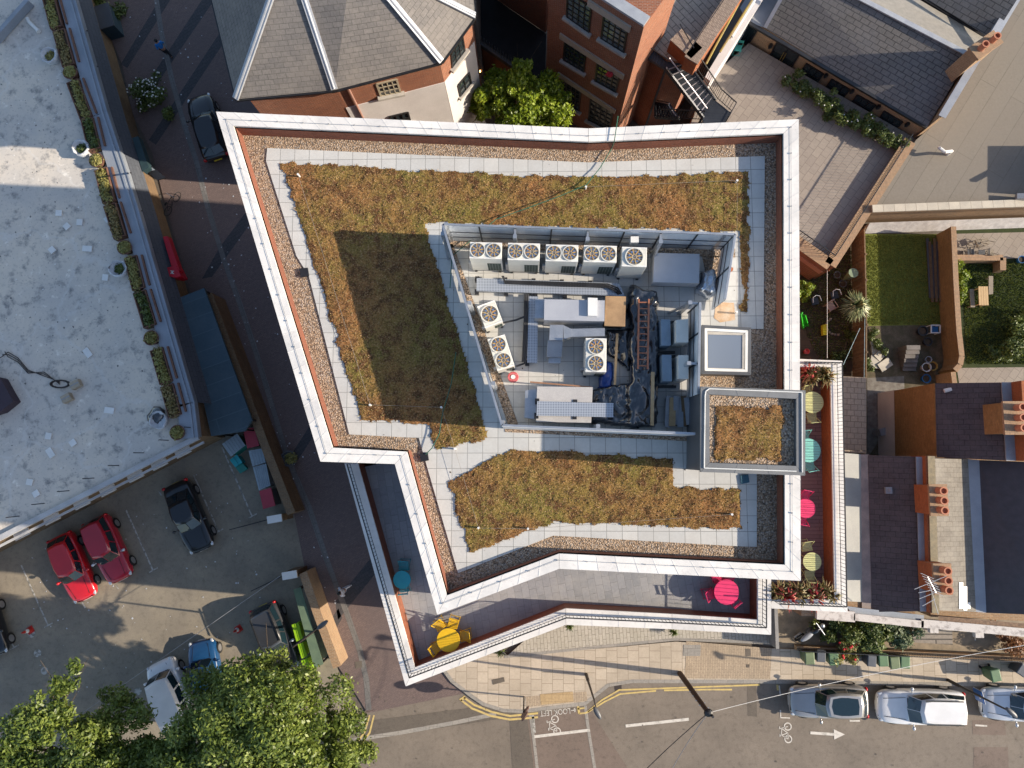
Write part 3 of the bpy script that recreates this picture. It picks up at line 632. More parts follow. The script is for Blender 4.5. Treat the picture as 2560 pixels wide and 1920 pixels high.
# ------------------------------------------------------------------ slate roofed corner building
EZ = 11.5
E = PL([(498, -130), (590, 248), (837, 225), (1104, 155), (1188, 41), (1170, -150)], EZ); R1, R2 = P(721, -126, 15.0), P(881, -115, 15.0)
oc = thing('slate_corner_house', 'red brick building with a many hipped grey slate roof and a white painted base', 'building', (cen(E).x, cen(E).y, 0))
q = MB()
for f in ((E[0], E[1], R1), (E[1], E[2], R1), (E[2], E[3], R2, R1), (E[3], E[4], R2), (E[4], E[5], R2), (E[5], E[0], R1, R2)): q.poly(list(f))
q.build('roof', M_SLATE, oc)
q = MB()
for a, b in ((E[1], R1), (E[2], R1), (E[3], R2), (E[4], R2), (R1, R2), (E[0], R1)): q.bar(a+Vector((0, 0, .06)), b+Vector((0, 0, .06)), .30, .10); q.rod(a+Vector((0, 0, .1)), b+Vector((0, 0, .1)), .07)
q.build('hip_flashing', M_LEAD, oc)
q = MB()
for a, b in zip(E[:-1], E[1:]): q.bar(a-Vector((0, 0, .08)), b-Vector((0, 0, .08)), .14, .1)
q.build('gutter', M_BLACK, oc)
WO = inset(E, .22); WO[1] = P(622, 247, EZ)
MB().prism([(p.x, p.y) for p in WO], 0, EZ-.05).build('wall', M_BRICKRED, oc)
MB().prism([p[:2] for p in PL([(455, -330), (620, -135), (1165, -155), (1165, -500), (455, -500)], 13)], 0, 14.5).build('unseen_shade_block', M_SLATE, oc)  # unseen block, added to throw shade on the concrete roof
lo_ = [WO[2], WO[3], WO[4]]; q = MB()
for a, b in zip(lo_[:-1], lo_[1:]):
    d = (b-a).normalized(); nn = Vector((d.y, -d.x, 0)); nn = nn if nn.dot(Vector((cen(E).x, cen(E).y, 0))-a) < 0 else -nn
    q.add([(*(a+nn*.03)[:2], 0), (*(b+nn*.03)[:2], 0), (*(b+nn*.03)[:2], 9.4), (*(a+nn*.03)[:2], 9.4), (*a[:2], 9.4), (*b[:2], 9.4)], [(0, 1, 2, 3), (3, 2, 5, 4)])
q.build('white_base', M_RENDER, oc)
def plane_of(a, b, c):
    d = (V2(b)-V2(a)).normalized(); nn = Vector((d.y, -d.x, 0)); return (Vector(a), nn if nn.dot(V2(c)-V2(a)) < 0 else -nn)
pA, nA = plane_of(WO[2], WO[3], cen(E)); pB, nB = plane_of(WO[3], WO[4], cen(E))
window_on(oc, [(941, 209), (991, 197), (1001, 229), (952, 239)], pA, nA, 4, 3, plain('cream_bars', (.42, .36, .26)))
window_on(oc, [(973, 288), (1019, 277), (1025, 300), (980, 312)], pA, nA+Vector((0, 0, 0)), 3, 2, proud=.06)
window_on(oc, [(1127, 135), (1155, 92), (1161, 127), (1130, 168)], pB, nB, 3, 3); window_on(oc, [(1143, 210), (1169, 180), (1175, 206), (1149, 238)], pB, nB, 2, 2, proud=.06)
q = MB(); a = on_plane(873, 223, pA, nA); q.rod((a.x+nA.x*.1, a.y+nA.y*.1, EZ-.1), (a.x+nA.x*.1, a.y+nA.y*.1, .2), .06); q.build('downpipe', plain('pink_pipe', (.40, .22, .17)), oc)
# ------------------------------------------------------------------ red brick warehouse
zc = 9.0; C0 = P(1370, 40, zc); l0, l1 = P(1402, 81, 8.4), P(1560, 184, 8.4); fd = (l1-l0); fd.z = 0; fd.normalize()
fn = Vector((fd.y, -fd.x, 0)); fn = fn if fn.y < 0 else -fn
C0.z = 0; CR = on_plane(1592, 134, C0, fn); CR.z = 0; ztop = on_plane(1553, 25, C0, fn).z
red = thing('brick_warehouse', 'tall red brick warehouse with big gridded windows and pale lintels', 'building', ((C0.x+CR.x)/2, (C0.y+CR.y)/2, 0))
back = -fn*9
MB().prism([C0[:2], CR[:2], (CR+back*.35)[:2], (C0+back*.35)[:2]], 0, ztop-.1).build('wall', M_BRICKRED, red)
q = MB(); q.bar(C0+back*0.02+Vector((0, 0, ztop)), CR+back*.02+Vector((0, 0, ztop)), .5, .14); q.build('coping', M_LEAD, red)
M_LINT = plain('stone_lintel', (.44, .38, .31), (.38, .33, .27))
for a, b in (((1472, -2), (1579, 64)), ((1401, 81), (1562, 186)), ((1396, 182), (1541, 271))): band_on(MB(), a, b, .42, C0, fn, .10).build('lintel', M_LINT, red)
M_GLASSB = plain('daylit_glass', (.16, .20, .21), (.03, .04, .045), rough=.08, scale=.9, fine=0, spec=.9)
for qd, mg in (([(1420, -18), (1479, 15), (1472, 80), (1418, 42)], M_GLASSB), ([(1511, 36), (1569, 72), (1559, 130), (1504, 96)], M_GLASSB), ([(1413, 100), (1465, 133), (1459, 179), (1410, 150)], None), ([(1495, 151), (1551, 181), (1539, 230), (1489, 202)], None),
               ([(1406, 199), (1452, 226), (1448, 277), (1405, 253)], None), ([(1477, 248), (1532, 280), (1524, 326), (1472, 300)], None)):
    window_on(red, qd, C0, fn, 4, 5, mg=mg)
# red flowers in the lower window
fl = MB(); fl.blob(on_plane(1529, 179, C0, fn)+fn*.18, (.2, .12, .2), 8, 6, .15)
tag(fl.build('flower_pot', plain('red_flower', (.55, .02, .04), (.35, .01, .03))), 'red flowers on the sill of a dark warehouse window', 'flowers')
# raised roof terrace behind the facade
TB = PL([(1594, 84), (1668, 150), (1736, 158), (1880, -70), (1575, -140), (1500, -140)], 7.8)
ter = thing('roof_terrace_block', 'brick block with tiled roof terrace and sunlit orange flank', 'building', (cen(TB).x, cen(TB).y, 0))
MB().prism([p[:2] for p in inset(TB, .03)], 0, 7.78, cap=False).build('wall', M_BRICKRED, ter)
M_PALE = bricky('pale_terrace_tile', (.40, .37, .31), (.36, .33, .28), (.15, .14, .12), .9, .3, .02, rot=math.radians(50))
MB().poly([(p.x, p.y, 7.8) for p in TB]).build('terrace_floor', M_PALE, ter)
M_HERR = bricky('weathered_brick_top', (.40, .31, .25), (.30, .23, .185), (.15, .11, .09), .075, .225, .012, rot=math.radians(25), stain=(.22, .18, .14))
q = MB(); c = MB()
for a, b, w_ in ((P(1868, -60, 8.9), P(1728, 150, 8.9), .75), (P(1690, 85, 8.9), P(1742, 132, 8.9), .8), (P(1545, 2, 8.4), P(1606, 50, 8.4), .6)):
    q.bar(a-Vector((0, 0, .6)), b-Vector((0, 0, .6)), w_-.08, 1.0); c.bar(a-Vector((0, 0, .06)), b-Vector((0, 0, .06)), w_, .08)
q.build('parapet', M_ORANGE, ter); c.build('coping', M_HERR, ter)
q = MB()
for a, b in ((P(1850, -60, 9.0), P(1722, 128, 9.0)), (P(1700, 60, 9.0), P(1735, 120, 9.0))): q.bar(a, b, .04)
q.build('cable', M_BLACK, ter)
WW = PL([(1915, -60), (1932, -40), (1776, 203), (1762, 192)], 4.6)
ww = thing('white_gable_wall', 'white painted flank wall with pipes beside the paved terrace', 'wall', (cen(WW).x, cen(WW).y, 0))
MB().prism([p[:2] for p in WW], 0, 4.6).build('wall', M_RENDER, ww)
q = MB()
for k, (a, b) in enumerate((((1860, -20), (1765, 160)), ((1846, 10), (1775, 140)), ((1880, 0), (1800, 130)))): q.tube([P(*a, 5.6), P(*b, 5.2)], .06)
q.build('pipe', plain('yellow_pipe', (.36, .28, .06), (.26, .20, .08)), ww); q = MB(); q.tube([P(1905, -30, 5.0), P(1830, 92, 5.0), P(1822, 96, 4.0)], .07); q.build('downpipe', M_WHITE, ww)
# dark court and low block in the gap
LBK = PL([(1178, 92), (1300, 178), (1362, 222), (1366, 84), (1237, -4), (1150, -70)], 3.4)
lbk = thing('low_court_block', 'dark flat roofed block in deep shade beside the leafy tree', 'building', (cen(LBK).x, cen(LBK).y, 0))
MB().prism([p[:2] for p in LBK], 0, 3.38, cap=False).build('wall', M_BRICKRED, lbk); MB().poly(LBK).build('roof', plain('black_felt', (.018, .02, .022), (.012, .013, .015), rough=.95), lbk)
q = MB()
for p in steps(P(1178, 92, 3.4), P(1300, 178, 3.4), .2): q.bar(p, p+Vector((0, 0, .8)), .03)
q.bar(P(1178, 92, 4.2), P(1300, 178, 4.2), .05); q.build('railing', M_DGREY, lbk)
MB().bar(P(1178, 93, 3.3), P(1300, 179, 3.3), .22, .3).build('coping', plain('dull_coping', (.10, .095, .085)), lbk)
WG = MB().prism([P(1237, -4, 3.4)[:2], P(1364, 82, 3.4)[:2], P(1400, 20, 3.4)[:2], P(1250, -120, 3.4)[:2]], 3.4, 10.5); wg = WG.build('rear_wing', M_BRICKRED, lbk)
lp = thing('wall_lamp', 'small glowing amber lamp on the shaded wall by the tree', 'lamp', P(1199, 168, 2.0)); lp.location.y -= .25
MB().blob((0, 0, 0), (.07, .07, .09), 8, 6).build('bulb', glow('amber_bulb', (1.0, .45, .12), 14), lp, local=True); MB().box((0, .1, .1), (.06, .2, .06)).build('bracket', M_BLACK, lp, local=True)
# steel walkway and stairs
M_STEEL = plain('dark_steel', (.035, .04, .05), (.05, .055, .065), rough=.45, metal=.4)
M_RAILW = plain('pale_rail', (.55, .50, .52), (.42, .38, .40), rough=.35, metal=.3)
st = thing('fire_escape', 'black steel fire escape stairs with pale glinting rails between warehouse and terrace', 'stairs', P(1720, 220, 0))
zw = 7.6; q = MB(); q.prism([p[:2] for p in PL([(1570, 116), (1594, 80), (1668, 132), (1728, 158), (1712, 156), (1662, 174)], zw)], zw-.12, zw, bottom=True)
q.build('walkway', plain('blue_black_deck', (.03, .045, .065), (.025, .035, .05), rough=.4), st)
zl = 5.2; q = MB(); lan = PL([(1756, 292), (1786, 249), (1826, 281), (1810, 312), (1760, 312)], zl); q.prism([p[:2] for p in lan], zl-.1, zl, bottom=True); q.build('landing', M_STEEL, st)
def flight(a0, a1, b0, b1, z0, z1, nst, mstr=M_RAILW):
    A0, A1, B0, B1 = P(*a0, z0), P(*a1, z1), P(*b0, z0), P(*b1, z1); s_ = MB(); s_.bar(A0, A1, .07, .26); s_.bar(B0, B1, .07, .26); s_.build('stringer', M_STEEL, st)
    s_ = MB(); u = Vector((0, 0, .15)); s_.bar(A0+u, A1+u, .075, .03); s_.bar(B0+u, B1+u, .075, .03); s_.build('stringer_cap', mstr, st)
    t_ = MB(); e_ = MB()
    for i in range(nst):
        k = (i+.5)/nst; x, y = A0.lerp(A1, k), B0.lerp(B1, k); t_.bar(x, y, .26, .03)
        if i % 2 == 0: e_.bar(x+Vector((0, 0, .03)), y+Vector((0, 0, .03)), .05, .02)
    t_.build('tread', M_STEEL, st, kind='stuff' if nst > 100 else None); e_.build('nosing', mstr, st)
flight((1664, 172), (1756, 293), (1714, 155), (1786, 250), zw, zl, 18); flight((1697, 296), (1637, 293), (1672, 262), (1640, 255), zl-.6, 3.4, 8)
q = MB(); z = Vector((0, 0, 1.0)); q.tube([P(1664, 172, zw)+z, P(1756, 293, zl)+z], .035); q.build('pale_handrail', M_RAILW, st)
q = MB()
for a, b in ((P(1730, 158, zw), P(1793, 248, zl)), (P(1793, 248, zl), P(1828, 279, zl)), (P(1828, 279, zl), P(1810, 312, zl)), (P(1571, 116, zw), P(1662, 176, zw)), (P(1571, 116, zw), P(1596, 80, zw)), (P(1640, 293, zl-1), P(1752, 300, zl))):
    q.bar(a+z, b+z, .045); q.bar(a+z*.1, b+z*.1, .03)
    for p in steps(a, b, .16): q.bar(p, p+z, .018)
q.build('railing', M_BLACK, st)
for p in lan[:4]+[P(1664, 172, zw), P(1580, 115, zw)]: MB().bar((p.x, p.y, 0), p, .10).build('post', M_STEEL, st)
# ------------------------------------------------------------------ paved terrace with brick parapets, and the slate roofed range
ZK = 2.4; PT = PL([(1715, 340), (1768, 200), (1872, 108), (2292, 348), (2082, 656), (1975, 580), (1975, 340)], ZK)
pt = thing('paved_terrace', 'raised paved courtyard terrace between the long slate range and the block', 'terrace', (cen(PT).x, cen(PT).y, 0))
M_COURT = bricky('courtyard_paver', (.33, .285, .24), (.285, .245, .21), (.19, .16, .135), .62, .42, .014, rot=math.radians(-53), stain=(.24, .20, .165), stscale=.4, grain=.1)
MB().prism([p[:2] for p in PT], 0, ZK-.02, cap=False).build('wall', M_BRICKRED, pt); MB().poly(PT).build('paving', M_COURT, pt)
ZKP = 2.95; q = MB(); c = MB(); pk = MB()
for a, b in ((P(2276, 352, ZKP), P(2076, 662, ZKP)), (P(2076, 662, ZKP), P(1960, 580, ZKP))):
    q.bar(a-Vector((0, 0, 1.4)), b-Vector((0, 0, 1.4)), .5, 2.7); c.bar(a-Vector((0, 0, .04)), b-Vector((0, 0, .04)), .68, .08); pk.bar(a-Vector((0, 0, .95)), b-Vector((0, 0, .95)), .56, .45)
q.build('parapet', M_BRICKRED, pt); c.build('coping', M_HEAD, pt); pk.build('string_course', plain('pink_band', (.50, .25, .17), (.44, .2, .14)), pt)
q = MB(); z = Vector((0, 0, .9))
for a, b in ((P(2262, 352, ZKP), P(2072, 650, ZKP)), (P(2072, 650, ZKP), P(1970, 578, ZKP))):
    q.bar(a+z, b+z, .045)
    for p in steps(a, b, .20): q.bar(p, p+z, .022)
tag(q.build('bar_railing', M_BLACK), 'thin black railing standing on the brick parapet of the courtyard terrace', 'railing')
ZE = 4.0; e0, e1 = P(1866, 52, ZE), P(2318, 318, ZE); rl, rr = P(2154, 0, 5.7), P(2424, 140, 5.7)
dR = (rr-rl).normalized(); rl2 = rl-dR*7; e00 = P(1912, 70, ZE); dE = (e1-e0).normalized()
sr = thing('slate_range', 'long brown brick range under grey slates with a row of dark arched windows', 'building', ((e0.x+e1.x)/2, (e0.y+e1.y)/2, 0))
q = MB(); lv = P(1958, -5, ZE)+Vector((0, 0, 1.0)); q.poly([e00, e1, rr, rl, P(1990, -60, 5.5)]); q.build('roof', M_SLATE2, sr)
far0, far1 = P(2308, -5, 4.6), P(2474, 98, 4.6); q = MB(); q.poly([rl-dR*5, rr, far1, far0-dR*5]); q.build('rear_slope', plain('sunlit_slope', (.30, .28, .25), (.25, .235, .21), rough=.9, scale=4), sr)  # stronger sun on this rear slope is put into its paler colour
q = MB(); q.bar(rl-dR*5+Vector((0, 0, .05)), rr+Vector((0, 0, .05)), .26, .08); q.bar(e00+Vector((0, 0, .05)), P(1962, -20, ZE+1.3), .2, .14); q.build('ridge_flashing', M_LEAD, sr)
q = MB(); q.bar(e0-Vector((0, 0, .06)), e1-Vector((0, 0, .06)), .2, .14); q.bar(far0, far1, .25, .12); q.build('gutter', M_BLACK, sr)
q = MB(); q.poly([e0, e00, P(1962, -20, ZE), P(1910, -80, ZE), P(1850, 20, ZE)]); q.build('flat_roof', M_GREY, sr)
nE = Vector((dE.y, -dE.x, 0)); nE = nE if nE.y < 0 else -nE; w0, w1 = e0-nE*.25, e1-nE*.25; bk = -nE*6
MB().prism([w0[:2], w1[:2], (w1+bk)[:2], (w0+bk)[:2]], 0, ZE-.14).build('wall', M_STOCK, sr)
q = MB(); q.poly([(*w1[:2], ZE-.15), (*(w1+bk)[:2], ZE-.15), (rr.x, rr.y, rr.z-.1)]); q.build('gable', M_STOCK, sr)
for qd in ([(2017, 158), (2059, 184), (2039, 211), (1996, 187)], [(2080, 197), (2125, 223), (2103, 250), (2061, 225)], [(2144, 236), (2190, 262), (2165, 289), (2125, 263)], [(2211, 277), (2257, 304), (2233, 331), (2193, 305)]):
    window_on(sr, qd, Vector(w0), nE, 3, 2, sill=False)
dr_ = window_on(sr, [(1944, 104), (1998, 136), (1972, 178), (1920, 149)], Vector(w0), nE, 2, 1, sill=False, name='door')
q = MB()
for u, v in ((1962, 128), (1968, 130)): q.bar(on_plane(u, v, Vector(w0), nE)+nE*.1, on_plane(u-12, v+21, Vector(w0), nE)+nE*.1, .04)
q.build('handle', plain('brass', (.55, .40, .12), rough=.3, metal=.7), dr_)
window_on(sr, [(1868, 58), (1894, 74), (1870, 112), (1846, 98)], Vector(w0), nE, 1, 1, sill=False, name='doorway')
for u, v in ((1928, 112), (2067, 186), (2132, 225), (2198, 264), (2270, 308)): MB().box(on_plane(u, v, Vector(w0), nE)+nE*.1, (.16, .16, .3)).build('wall_light', M_BLACK, sr)
vw = MB(); va, vb = e1+Vector((.1, .05, 0)), rr+Vector((.25, .1, 0)); vw.add([va-Vector((0,0,3)), vb-Vector((0,0,4)), vb+Vector((0,0,.55)), va+Vector((0,0,.95)), va-Vector((-.3,-.12,3)), vb-Vector((-.3,-.12,4)), vb+Vector((.3,.12,.55)), va+Vector((.3,.12,.95))], [(3,2,1,0),(4,5,6,7),(7,6,2,3),(0,4,7,3),(1,2,6,5)]); vw.build('verge_wall', M_STOCK, sr)
q = MB(); q.bar(va+Vector((.15, .06, .99)), vb+Vector((.15, .06, .59)), .40, .08); q.bar(P(2470, 110, 5.6), P(2560, -40, 5.6), .45, .3); q.build('verge_coping', M_LEAD, sr)
def chimney(label, c, rz, size, z0, z1, npots, m, group=None, potm=None, pot_off=(0, 0), parts=None):
    t = thing('chimney_stack', label, 'chimney', (c.x, c.y, z0), rz, group); h = z1-z0
    MB().box((0, 0, h/2), (size[0], size[1], h)).build('stack', m, t, local=True); MB().box((0, 0, h+.07), (size[0]+.12, size[1]+.12, .14)).build('cap', M_HEAD, t, local=True)
    for i in range(npots):
        y = (i-(npots-1)/2)*size[1]/npots; p_ = MB().lathe((pot_off[0], y, h+.14), [(.17, 0), (.155, .35), (.19, .38), (.19, .46), (.13, .46), (.12, .3)], 14); p_.disc((pot_off[0], y, h+.46), .13, 14); p_.build('chimney_pot', potm or M_TERRA, t, local=True, smooth=False)
    return t
M_TERRA = plain('terracotta', (.50, .20, .11), (.42, .16, .09), rough=.8, scale=6)
chimney('brown brick chimney at the slate range gable with two terracotta pots', P(2452, 124, 7.0), math.radians(-55), (.7, 1.5), 3.0, 7.3, 2, M_STOCK)
# second slate slope at the far corner
s2 = thing('slate_outbuilding', 'slate slope in shadow at the far corner beyond the dark valley gutter', 'building', P(2420, 0, 0)); MB().poly([P(2312, -6, 5.2), P(2480, 98, 5.2), P(2580, -60, 7), P(2420, -140, 7)]).build('roof', M_SLATE2, s2); MB().prism([p[:2] for p in PL([(2330, -20, ), (2470, 70), (2540, -40), (2420, -110)], 5)], 0, 4.9).build('wall', M_STOCK, s2)
# ------------------------------------------------------------------ tan felt flat roof with stone coping
ZF = 2.85; FR = PL([(2290, 350), (2325, 320), (2420, 180), (2580, -80), (2950, -80), (2950, 500), (2185, 520)], ZF)
fr = thing('flat_roof_hall', 'flat tan felt roofed hall edged with pale coping stones over a brick wall', 'building', (cen(FR).x, cen(FR).y, 0))
M_TAN = bricky('tan_felt', (.22, .195, .16), (.20, .175, .145), (.15, .135, .11), 9, 1.0, .02, rot=math.radians(-57), stain=(.20, .175, .145), stscale=.35, stamt=.8, bump=.15, grain=.1)
MB().poly(FR).build('roof', M_TAN, fr)
MB().prism([p[:2] for p in inset(FR, .1)], 0, ZF-.02, cap=False).build('wall', M_STOCK, fr)
wa, wb = P(2160, 567, 0), P(2950, 540, 0); wd = Vector((.03, -1, 0)); q = MB(); q.add([wa+Vector((0, 0, .75)), wb+Vector((0, 0, .75)), wb+wd*.42, wa+wd*.42], [(3, 2, 1, 0)]); q.add([wa+Vector((0, 0, .75)), wa+wd*.42, wa], [(0, 1, 2)]); q.build('white_base', plain('rough_white_wall', (.64, .61, .58), (.48, .45, .43), rough=.9, scale=3, bump=.6, bscale=8), fr)
q = MB(); A, B = P(2180, 522, ZF+.25), P(2950, 494, ZF+.25)
for a, b in zip(steps(A, B, .6)[:-1], steps(A, B, .6)[1:]): q.bar(a.lerp(b, .012), b.lerp(a, .012), .42, .12)
q.build('coping', plain('pale_stone', (.56, .50, .40), (.48, .43, .35), tint=.15), fr); MB().bar(A-Vector((0, 0, .2)), B-Vector((0, 0, .2)), .32, .28).build('upstand', M_STOCK, fr)
pv = thing('vent_pipe', 'white swan neck vent pipe on the tan felt roof', 'pipe', P(2368, 385, ZF)); MB().tube([P(2368, 386, ZF), P(2368, 386, ZF)+Vector((0, 0, .45)), P(2362, 380, ZF+.62), P(2350, 371, ZF+.62), P(2347, 369, ZF+.5)], .09, 8).build('pipe', M_WHITE, pv)
rp = thing('roof_plant', 'plant box standing on the tan roof and throwing the angular shadow', 'plant box', P(2700, 430, ZF)); MB().prism([p[:2] for p in PL([(2660, 378), (2760, 378), (2760, 495), (2660, 495)], ZF)], ZF, ZF+1.9).build('box', M_GREY, rp); MB().bar(P(2590, 440, ZF+1.2), P(2665, 400, ZF+1.2), .15).build('duct', M_GREY, rp)
MB().bar(P(2540, 492, ZF+.4), P(2665, 492, ZF+.9), .3).build('beam', M_GREY, rp)
# ------------------------------------------------------------------ foliage
def leafmesh(name, clumps, n, size, m, parent=None, up=.35, flat=.5, shell=.55, seed=1, droop=0.0):
    """n small leaf faces spread through the clumps (cx, cy, cz, rx, ry, rz); fullest near each clump's skin"""
    r = np.random.default_rng(seed); C_ = np.array(clumps, float); vol = (C_[:, 3]*C_[:, 4]*C_[:, 5])**.67; pick = r.choice(len(C_), n, p=vol/vol.sum())
    d = r.normal(size=(n, 3)); d /= np.linalg.norm(d, axis=1, keepdims=True); rad = shell+(1-shell)*r.random(n)**.5; rad = rad*(1+.12*r.normal(size=n))
    c = C_[pick, :3]+d*C_[pick, 3:6]*rad[:, None]
    nrm = d*(1-up)+np.array([0, 0, up])+r.normal(size=(n, 3))*flat; nrm /= np.linalg.norm(nrm, axis=1, keepdims=True)
    t = np.cross(nrm, r.normal(size=(n, 3))); t /= np.linalg.norm(t, axis=1, keepdims=True); b = np.cross(nrm, t)
    s = size*(.6+.8*r.random(n))[:, None]
    v = np.stack([c-t*s, c+b*s*.48, c+t*s, c-b*s*.48], 1).reshape(-1, 3)
    mb = MB(); mb.v = [tuple(x) for x in v.tolist()]; mb.f = [(4*i, 4*i+1, 4*i+2, 4*i+3) for i in range(n)]
    tone = r.random(len(C_))*.35; mb.r = np.clip(tone[pick]+r.random(n)*.65, 0, 1).tolist()
    return mb.build(name, m, parent)
M_TREE = leafy('tree_leaf', [(.035, .065, .010), (.095, .14, .022), (.175, .225, .04), (.28, .33, .07)], rough=.45, trans=.3)
M_TREEY = leafy('bright_leaf', [(.05, .09, .006), (.14, .21, .012), (.26, .34, .02), (.38, .44, .05)], rough=.45, trans=.35)
M_BUSH = leafy('bush_leaf', [(.03, .05, .012), (.07, .105, .022), (.12, .155, .03), (.17, .20, .04)], rough=.5, trans=.25)
M_OLIVE = leafy('olive_leaf', [(.13, .11, .03), (.24, .22, .06), (.33, .30, .10), (.16, .20, .05)], rough=.6, trans=.2)
M_BARK = plain('bark', (.12, .085, .055), (.07, .05, .035), rough=.95, scale=8, bump=.5)
def blade_tuft(name, c, n, r0, h, m, parent=None, w=.03, seed=0, spread=1.0):
    rr_ = random.Random(seed); mb = MB(); c = Vector(c)
    for i in range(n):
        a = rr_.uniform(0, 6.283); el = rr_.uniform(.15, 1.25)*spread; L = r0*rr_.uniform(.7, 1.1); side = Vector((-math.sin(a), math.cos(a), 0))*w
        d = Vector((math.cos(a)*math.cos(.9*el), math.sin(a)*math.cos(.9*el), 0)); p0 = c; p1 = c+d*L*.55+Vector((0, 0, h*math.sin(el))); p2 = c+d*L+Vector((0, 0, h*math.sin(el)-.15*L))
        mb.add([p0-side*.6, p0+side*.6, p1+side, p1-side, p2], [(0, 1, 2, 3), (3, 2, 4)], rr_.random())
    return mb.build(name, m, parent)
# ------------------------------------------------------------------ terrace houses, butterfly roofs
M_SLATESHADE = bricky('shade_slate', (.10, .085, .09), (.08, .07, .075), (.045, .04, .042), .45, .26, .012, rot=math.radians(90), stain=(.13, .11, .11), stscale=1.4, stamt=.4, bump=.4)  # slate colour darkened to paint in shade on slopes facing away from the sun
M_SLATESUN = bricky('sunlit_slate', (.23, .205, .17), (.185, .165, .14), (.13, .115, .095), .42, .24, .012, rot=math.radians(90), stain=(.27, .25, .215), stscale=.9, stamt=.6, bump=.4)  # same slates with sunlight put into a paler colour
M_TILE = bricky('buff_tile', (.36, .29, .22), (.31, .25, .19), (.15, .12, .09), .40, .30, .018, rot=math.radians(90), stain=(.25, .22, .18), stscale=.8, bump=.5)
M_LEADB = plain('blue_lead', (.30, .33, .37), (.24, .27, .31), rough=.5, scale=1.5)
M_ORB = bricky('amber_brick', (.38, .22, .085), (.29, .165, .065), (.29, .20, .11), .225, .075, .010, stain=(.16, .10, .04), stamt=.5, stscale=1.5)
YF = P(2300, 1545, 6.3).y; YR = P(2250, 1140, 6.3).y
def zx(u, v, z): p = P(u, v, z); return p
h1 = thing('terraced_house', 'terraced house with dark slate slope in shade and small square roof vent', 'house', (P(2240, 1340, 6).x, P(2240, 1340, 6).y, 0))
a0, a1 = P(2170, 1138, 6.1), P(2180, 1530, 6.1); b0, b1 = P(2304, 1142, 7.0), P(2315, 1528, 7.0); c0, c1 = P(2104, 1132, 6.6), P(2116, 1503, 6.6)
MB().poly([a0, a1, b1, b0]).build('roof', M_SLATESHADE, h1); q = MB(); q.poly([c0, c1, P(2155, 1505, 6.1), P(2152, 1136, 6.1)]); q.build('lead_flat', plain('grey_lead_flat', (.27, .27, .25), (.23, .23, .22), rough=.7, scale=1.2, tint=0), h1)
q = MB(); q.poly([P(2152, 1136, 6.08), P(2155, 1530, 6.08), P(2184, 1532, 6.08), P(2172, 1136, 6.08)]); q.build('valley_gutter', plain('pinkish_gutter', (.32, .26, .23), (.20, .17, .16), rough=.8, scale=1.5), h1)
q = MB(); q.bar(b0+Vector((-.1, 0, .02)), b1+Vector((-.1, 0, .02)), .38, .05); q.build('flashing', M_LEADB, h1)
MB().prism([(13.4, YF), (b1.x, YF), (b0.x, YR), (13.4, YR)], 0, 6.0).build('wall', M_STOCK, h1)
vt = MB(); vt.box(P(2221, 1226, 6.65), (.32, .32, .12)); vt.rod(P(2225, 1226, 6.7), P(2225, 1226, 6.95), .07); vt.build('roof_vent', M_GREY, h1)
h2 = thing('terraced_house', 'terraced house with pale slope in a sunlit tint, blue valley gutter and television aerial', 'house', (P(2440, 1340, 6).x, P(2440, 1340, 6).y, 0))
d0, d1 = P(2335, 1146, 7.1), P(2342, 1526, 7.1); e0_, e1_ = P(2420, 1148, 6.1), P(2440, 1530, 6.1); f0, f1 = P(2448, 1150, 6.1), P(2466, 1532, 6.1); g0, g1 = P(2600, 1156, 7.6), P(2610, 1538, 7.6)
MB().poly([d0, d1, e1_, e0_]).build('pale_slope', M_SLATESUN, h2); MB().poly([f0, f1, g1, g0]).build('dark_slope', plain('blue_shade_slate', (.06, .06, .072), (.045, .046, .056), rough=.6, scale=3, tint=.2), h2)  # shade on the dark slope is painted in as near-black blue
MB().poly([e0_, e1_, f1, f0]).build('valley_gutter', M_LEADB, h2); MB().prism([(d0.x, YF), (g1.x+3, YF-.3), (g0.x+3, YR-.2), (d0.x, YR)], 0, 6.0).build('wall', M_STOCK, h2)
nS = (e1_-d1).cross(d0-d1).normalized(); nS = nS if nS.z > 0 else -nS; q = MB()
for u0, v0, u1, v1 in ((2398, 1456, 2408, 1522), (2409, 1466, 2418, 1526), (2419, 1506, 2426, 1522)): q.poly([on_plane(u, v, d0+nS*.03, nS) for u, v in ((u0, v0), (u1, v0), (u1, v1), (u0, v1))])
q.build('new_slates', M_WHITE, h2)
pw_ = thing('party_wall', 'weathered party wall with orange brick edge between two terrace roofs', 'wall', (P(2324, 1340, 7.9).x, P(2324, 1340, 7.9).y, 6))
q = MB(); A, B = P(2325, 1140, 7.35), P(2336, 1533, 7.35); q.bar(A-Vector((0, 0, .7)), B-Vector((0, 0, .7)), .42, 1.36); q.build('wall', M_ORANGE, pw_); MB().bar(A-Vector((-.05, 0, .0)), B-Vector((-.05, 0, 0)), .34, .06).build('coping', plain('mossy_cement', (.30, .25, .16), (.22, .19, .13), rough=.95, scale=6), pw_)
chimney('orange brick chimney with three terracotta pots on the party wall, unobstructed by aerials', P(2334, 1249, 8), 0, (.72, 1.35), 7.0, 8.3, 3, M_ORANGE)
chimney('orange brick chimney stack carrying the television aerial', P(2344, 1444, 8), 0, (.72, 1.3), 7.0, 8.3, 3, M_ORANGE)
ae = thing('television_aerial', 'silvery television aerial leaning from the front chimney stack', 'aerial', P(2338, 1490, 8.5)); q = MB(); a, b = P(2345, 1535, 7.9), P(2318, 1440, 10.3); q.rod(a, b, .02)
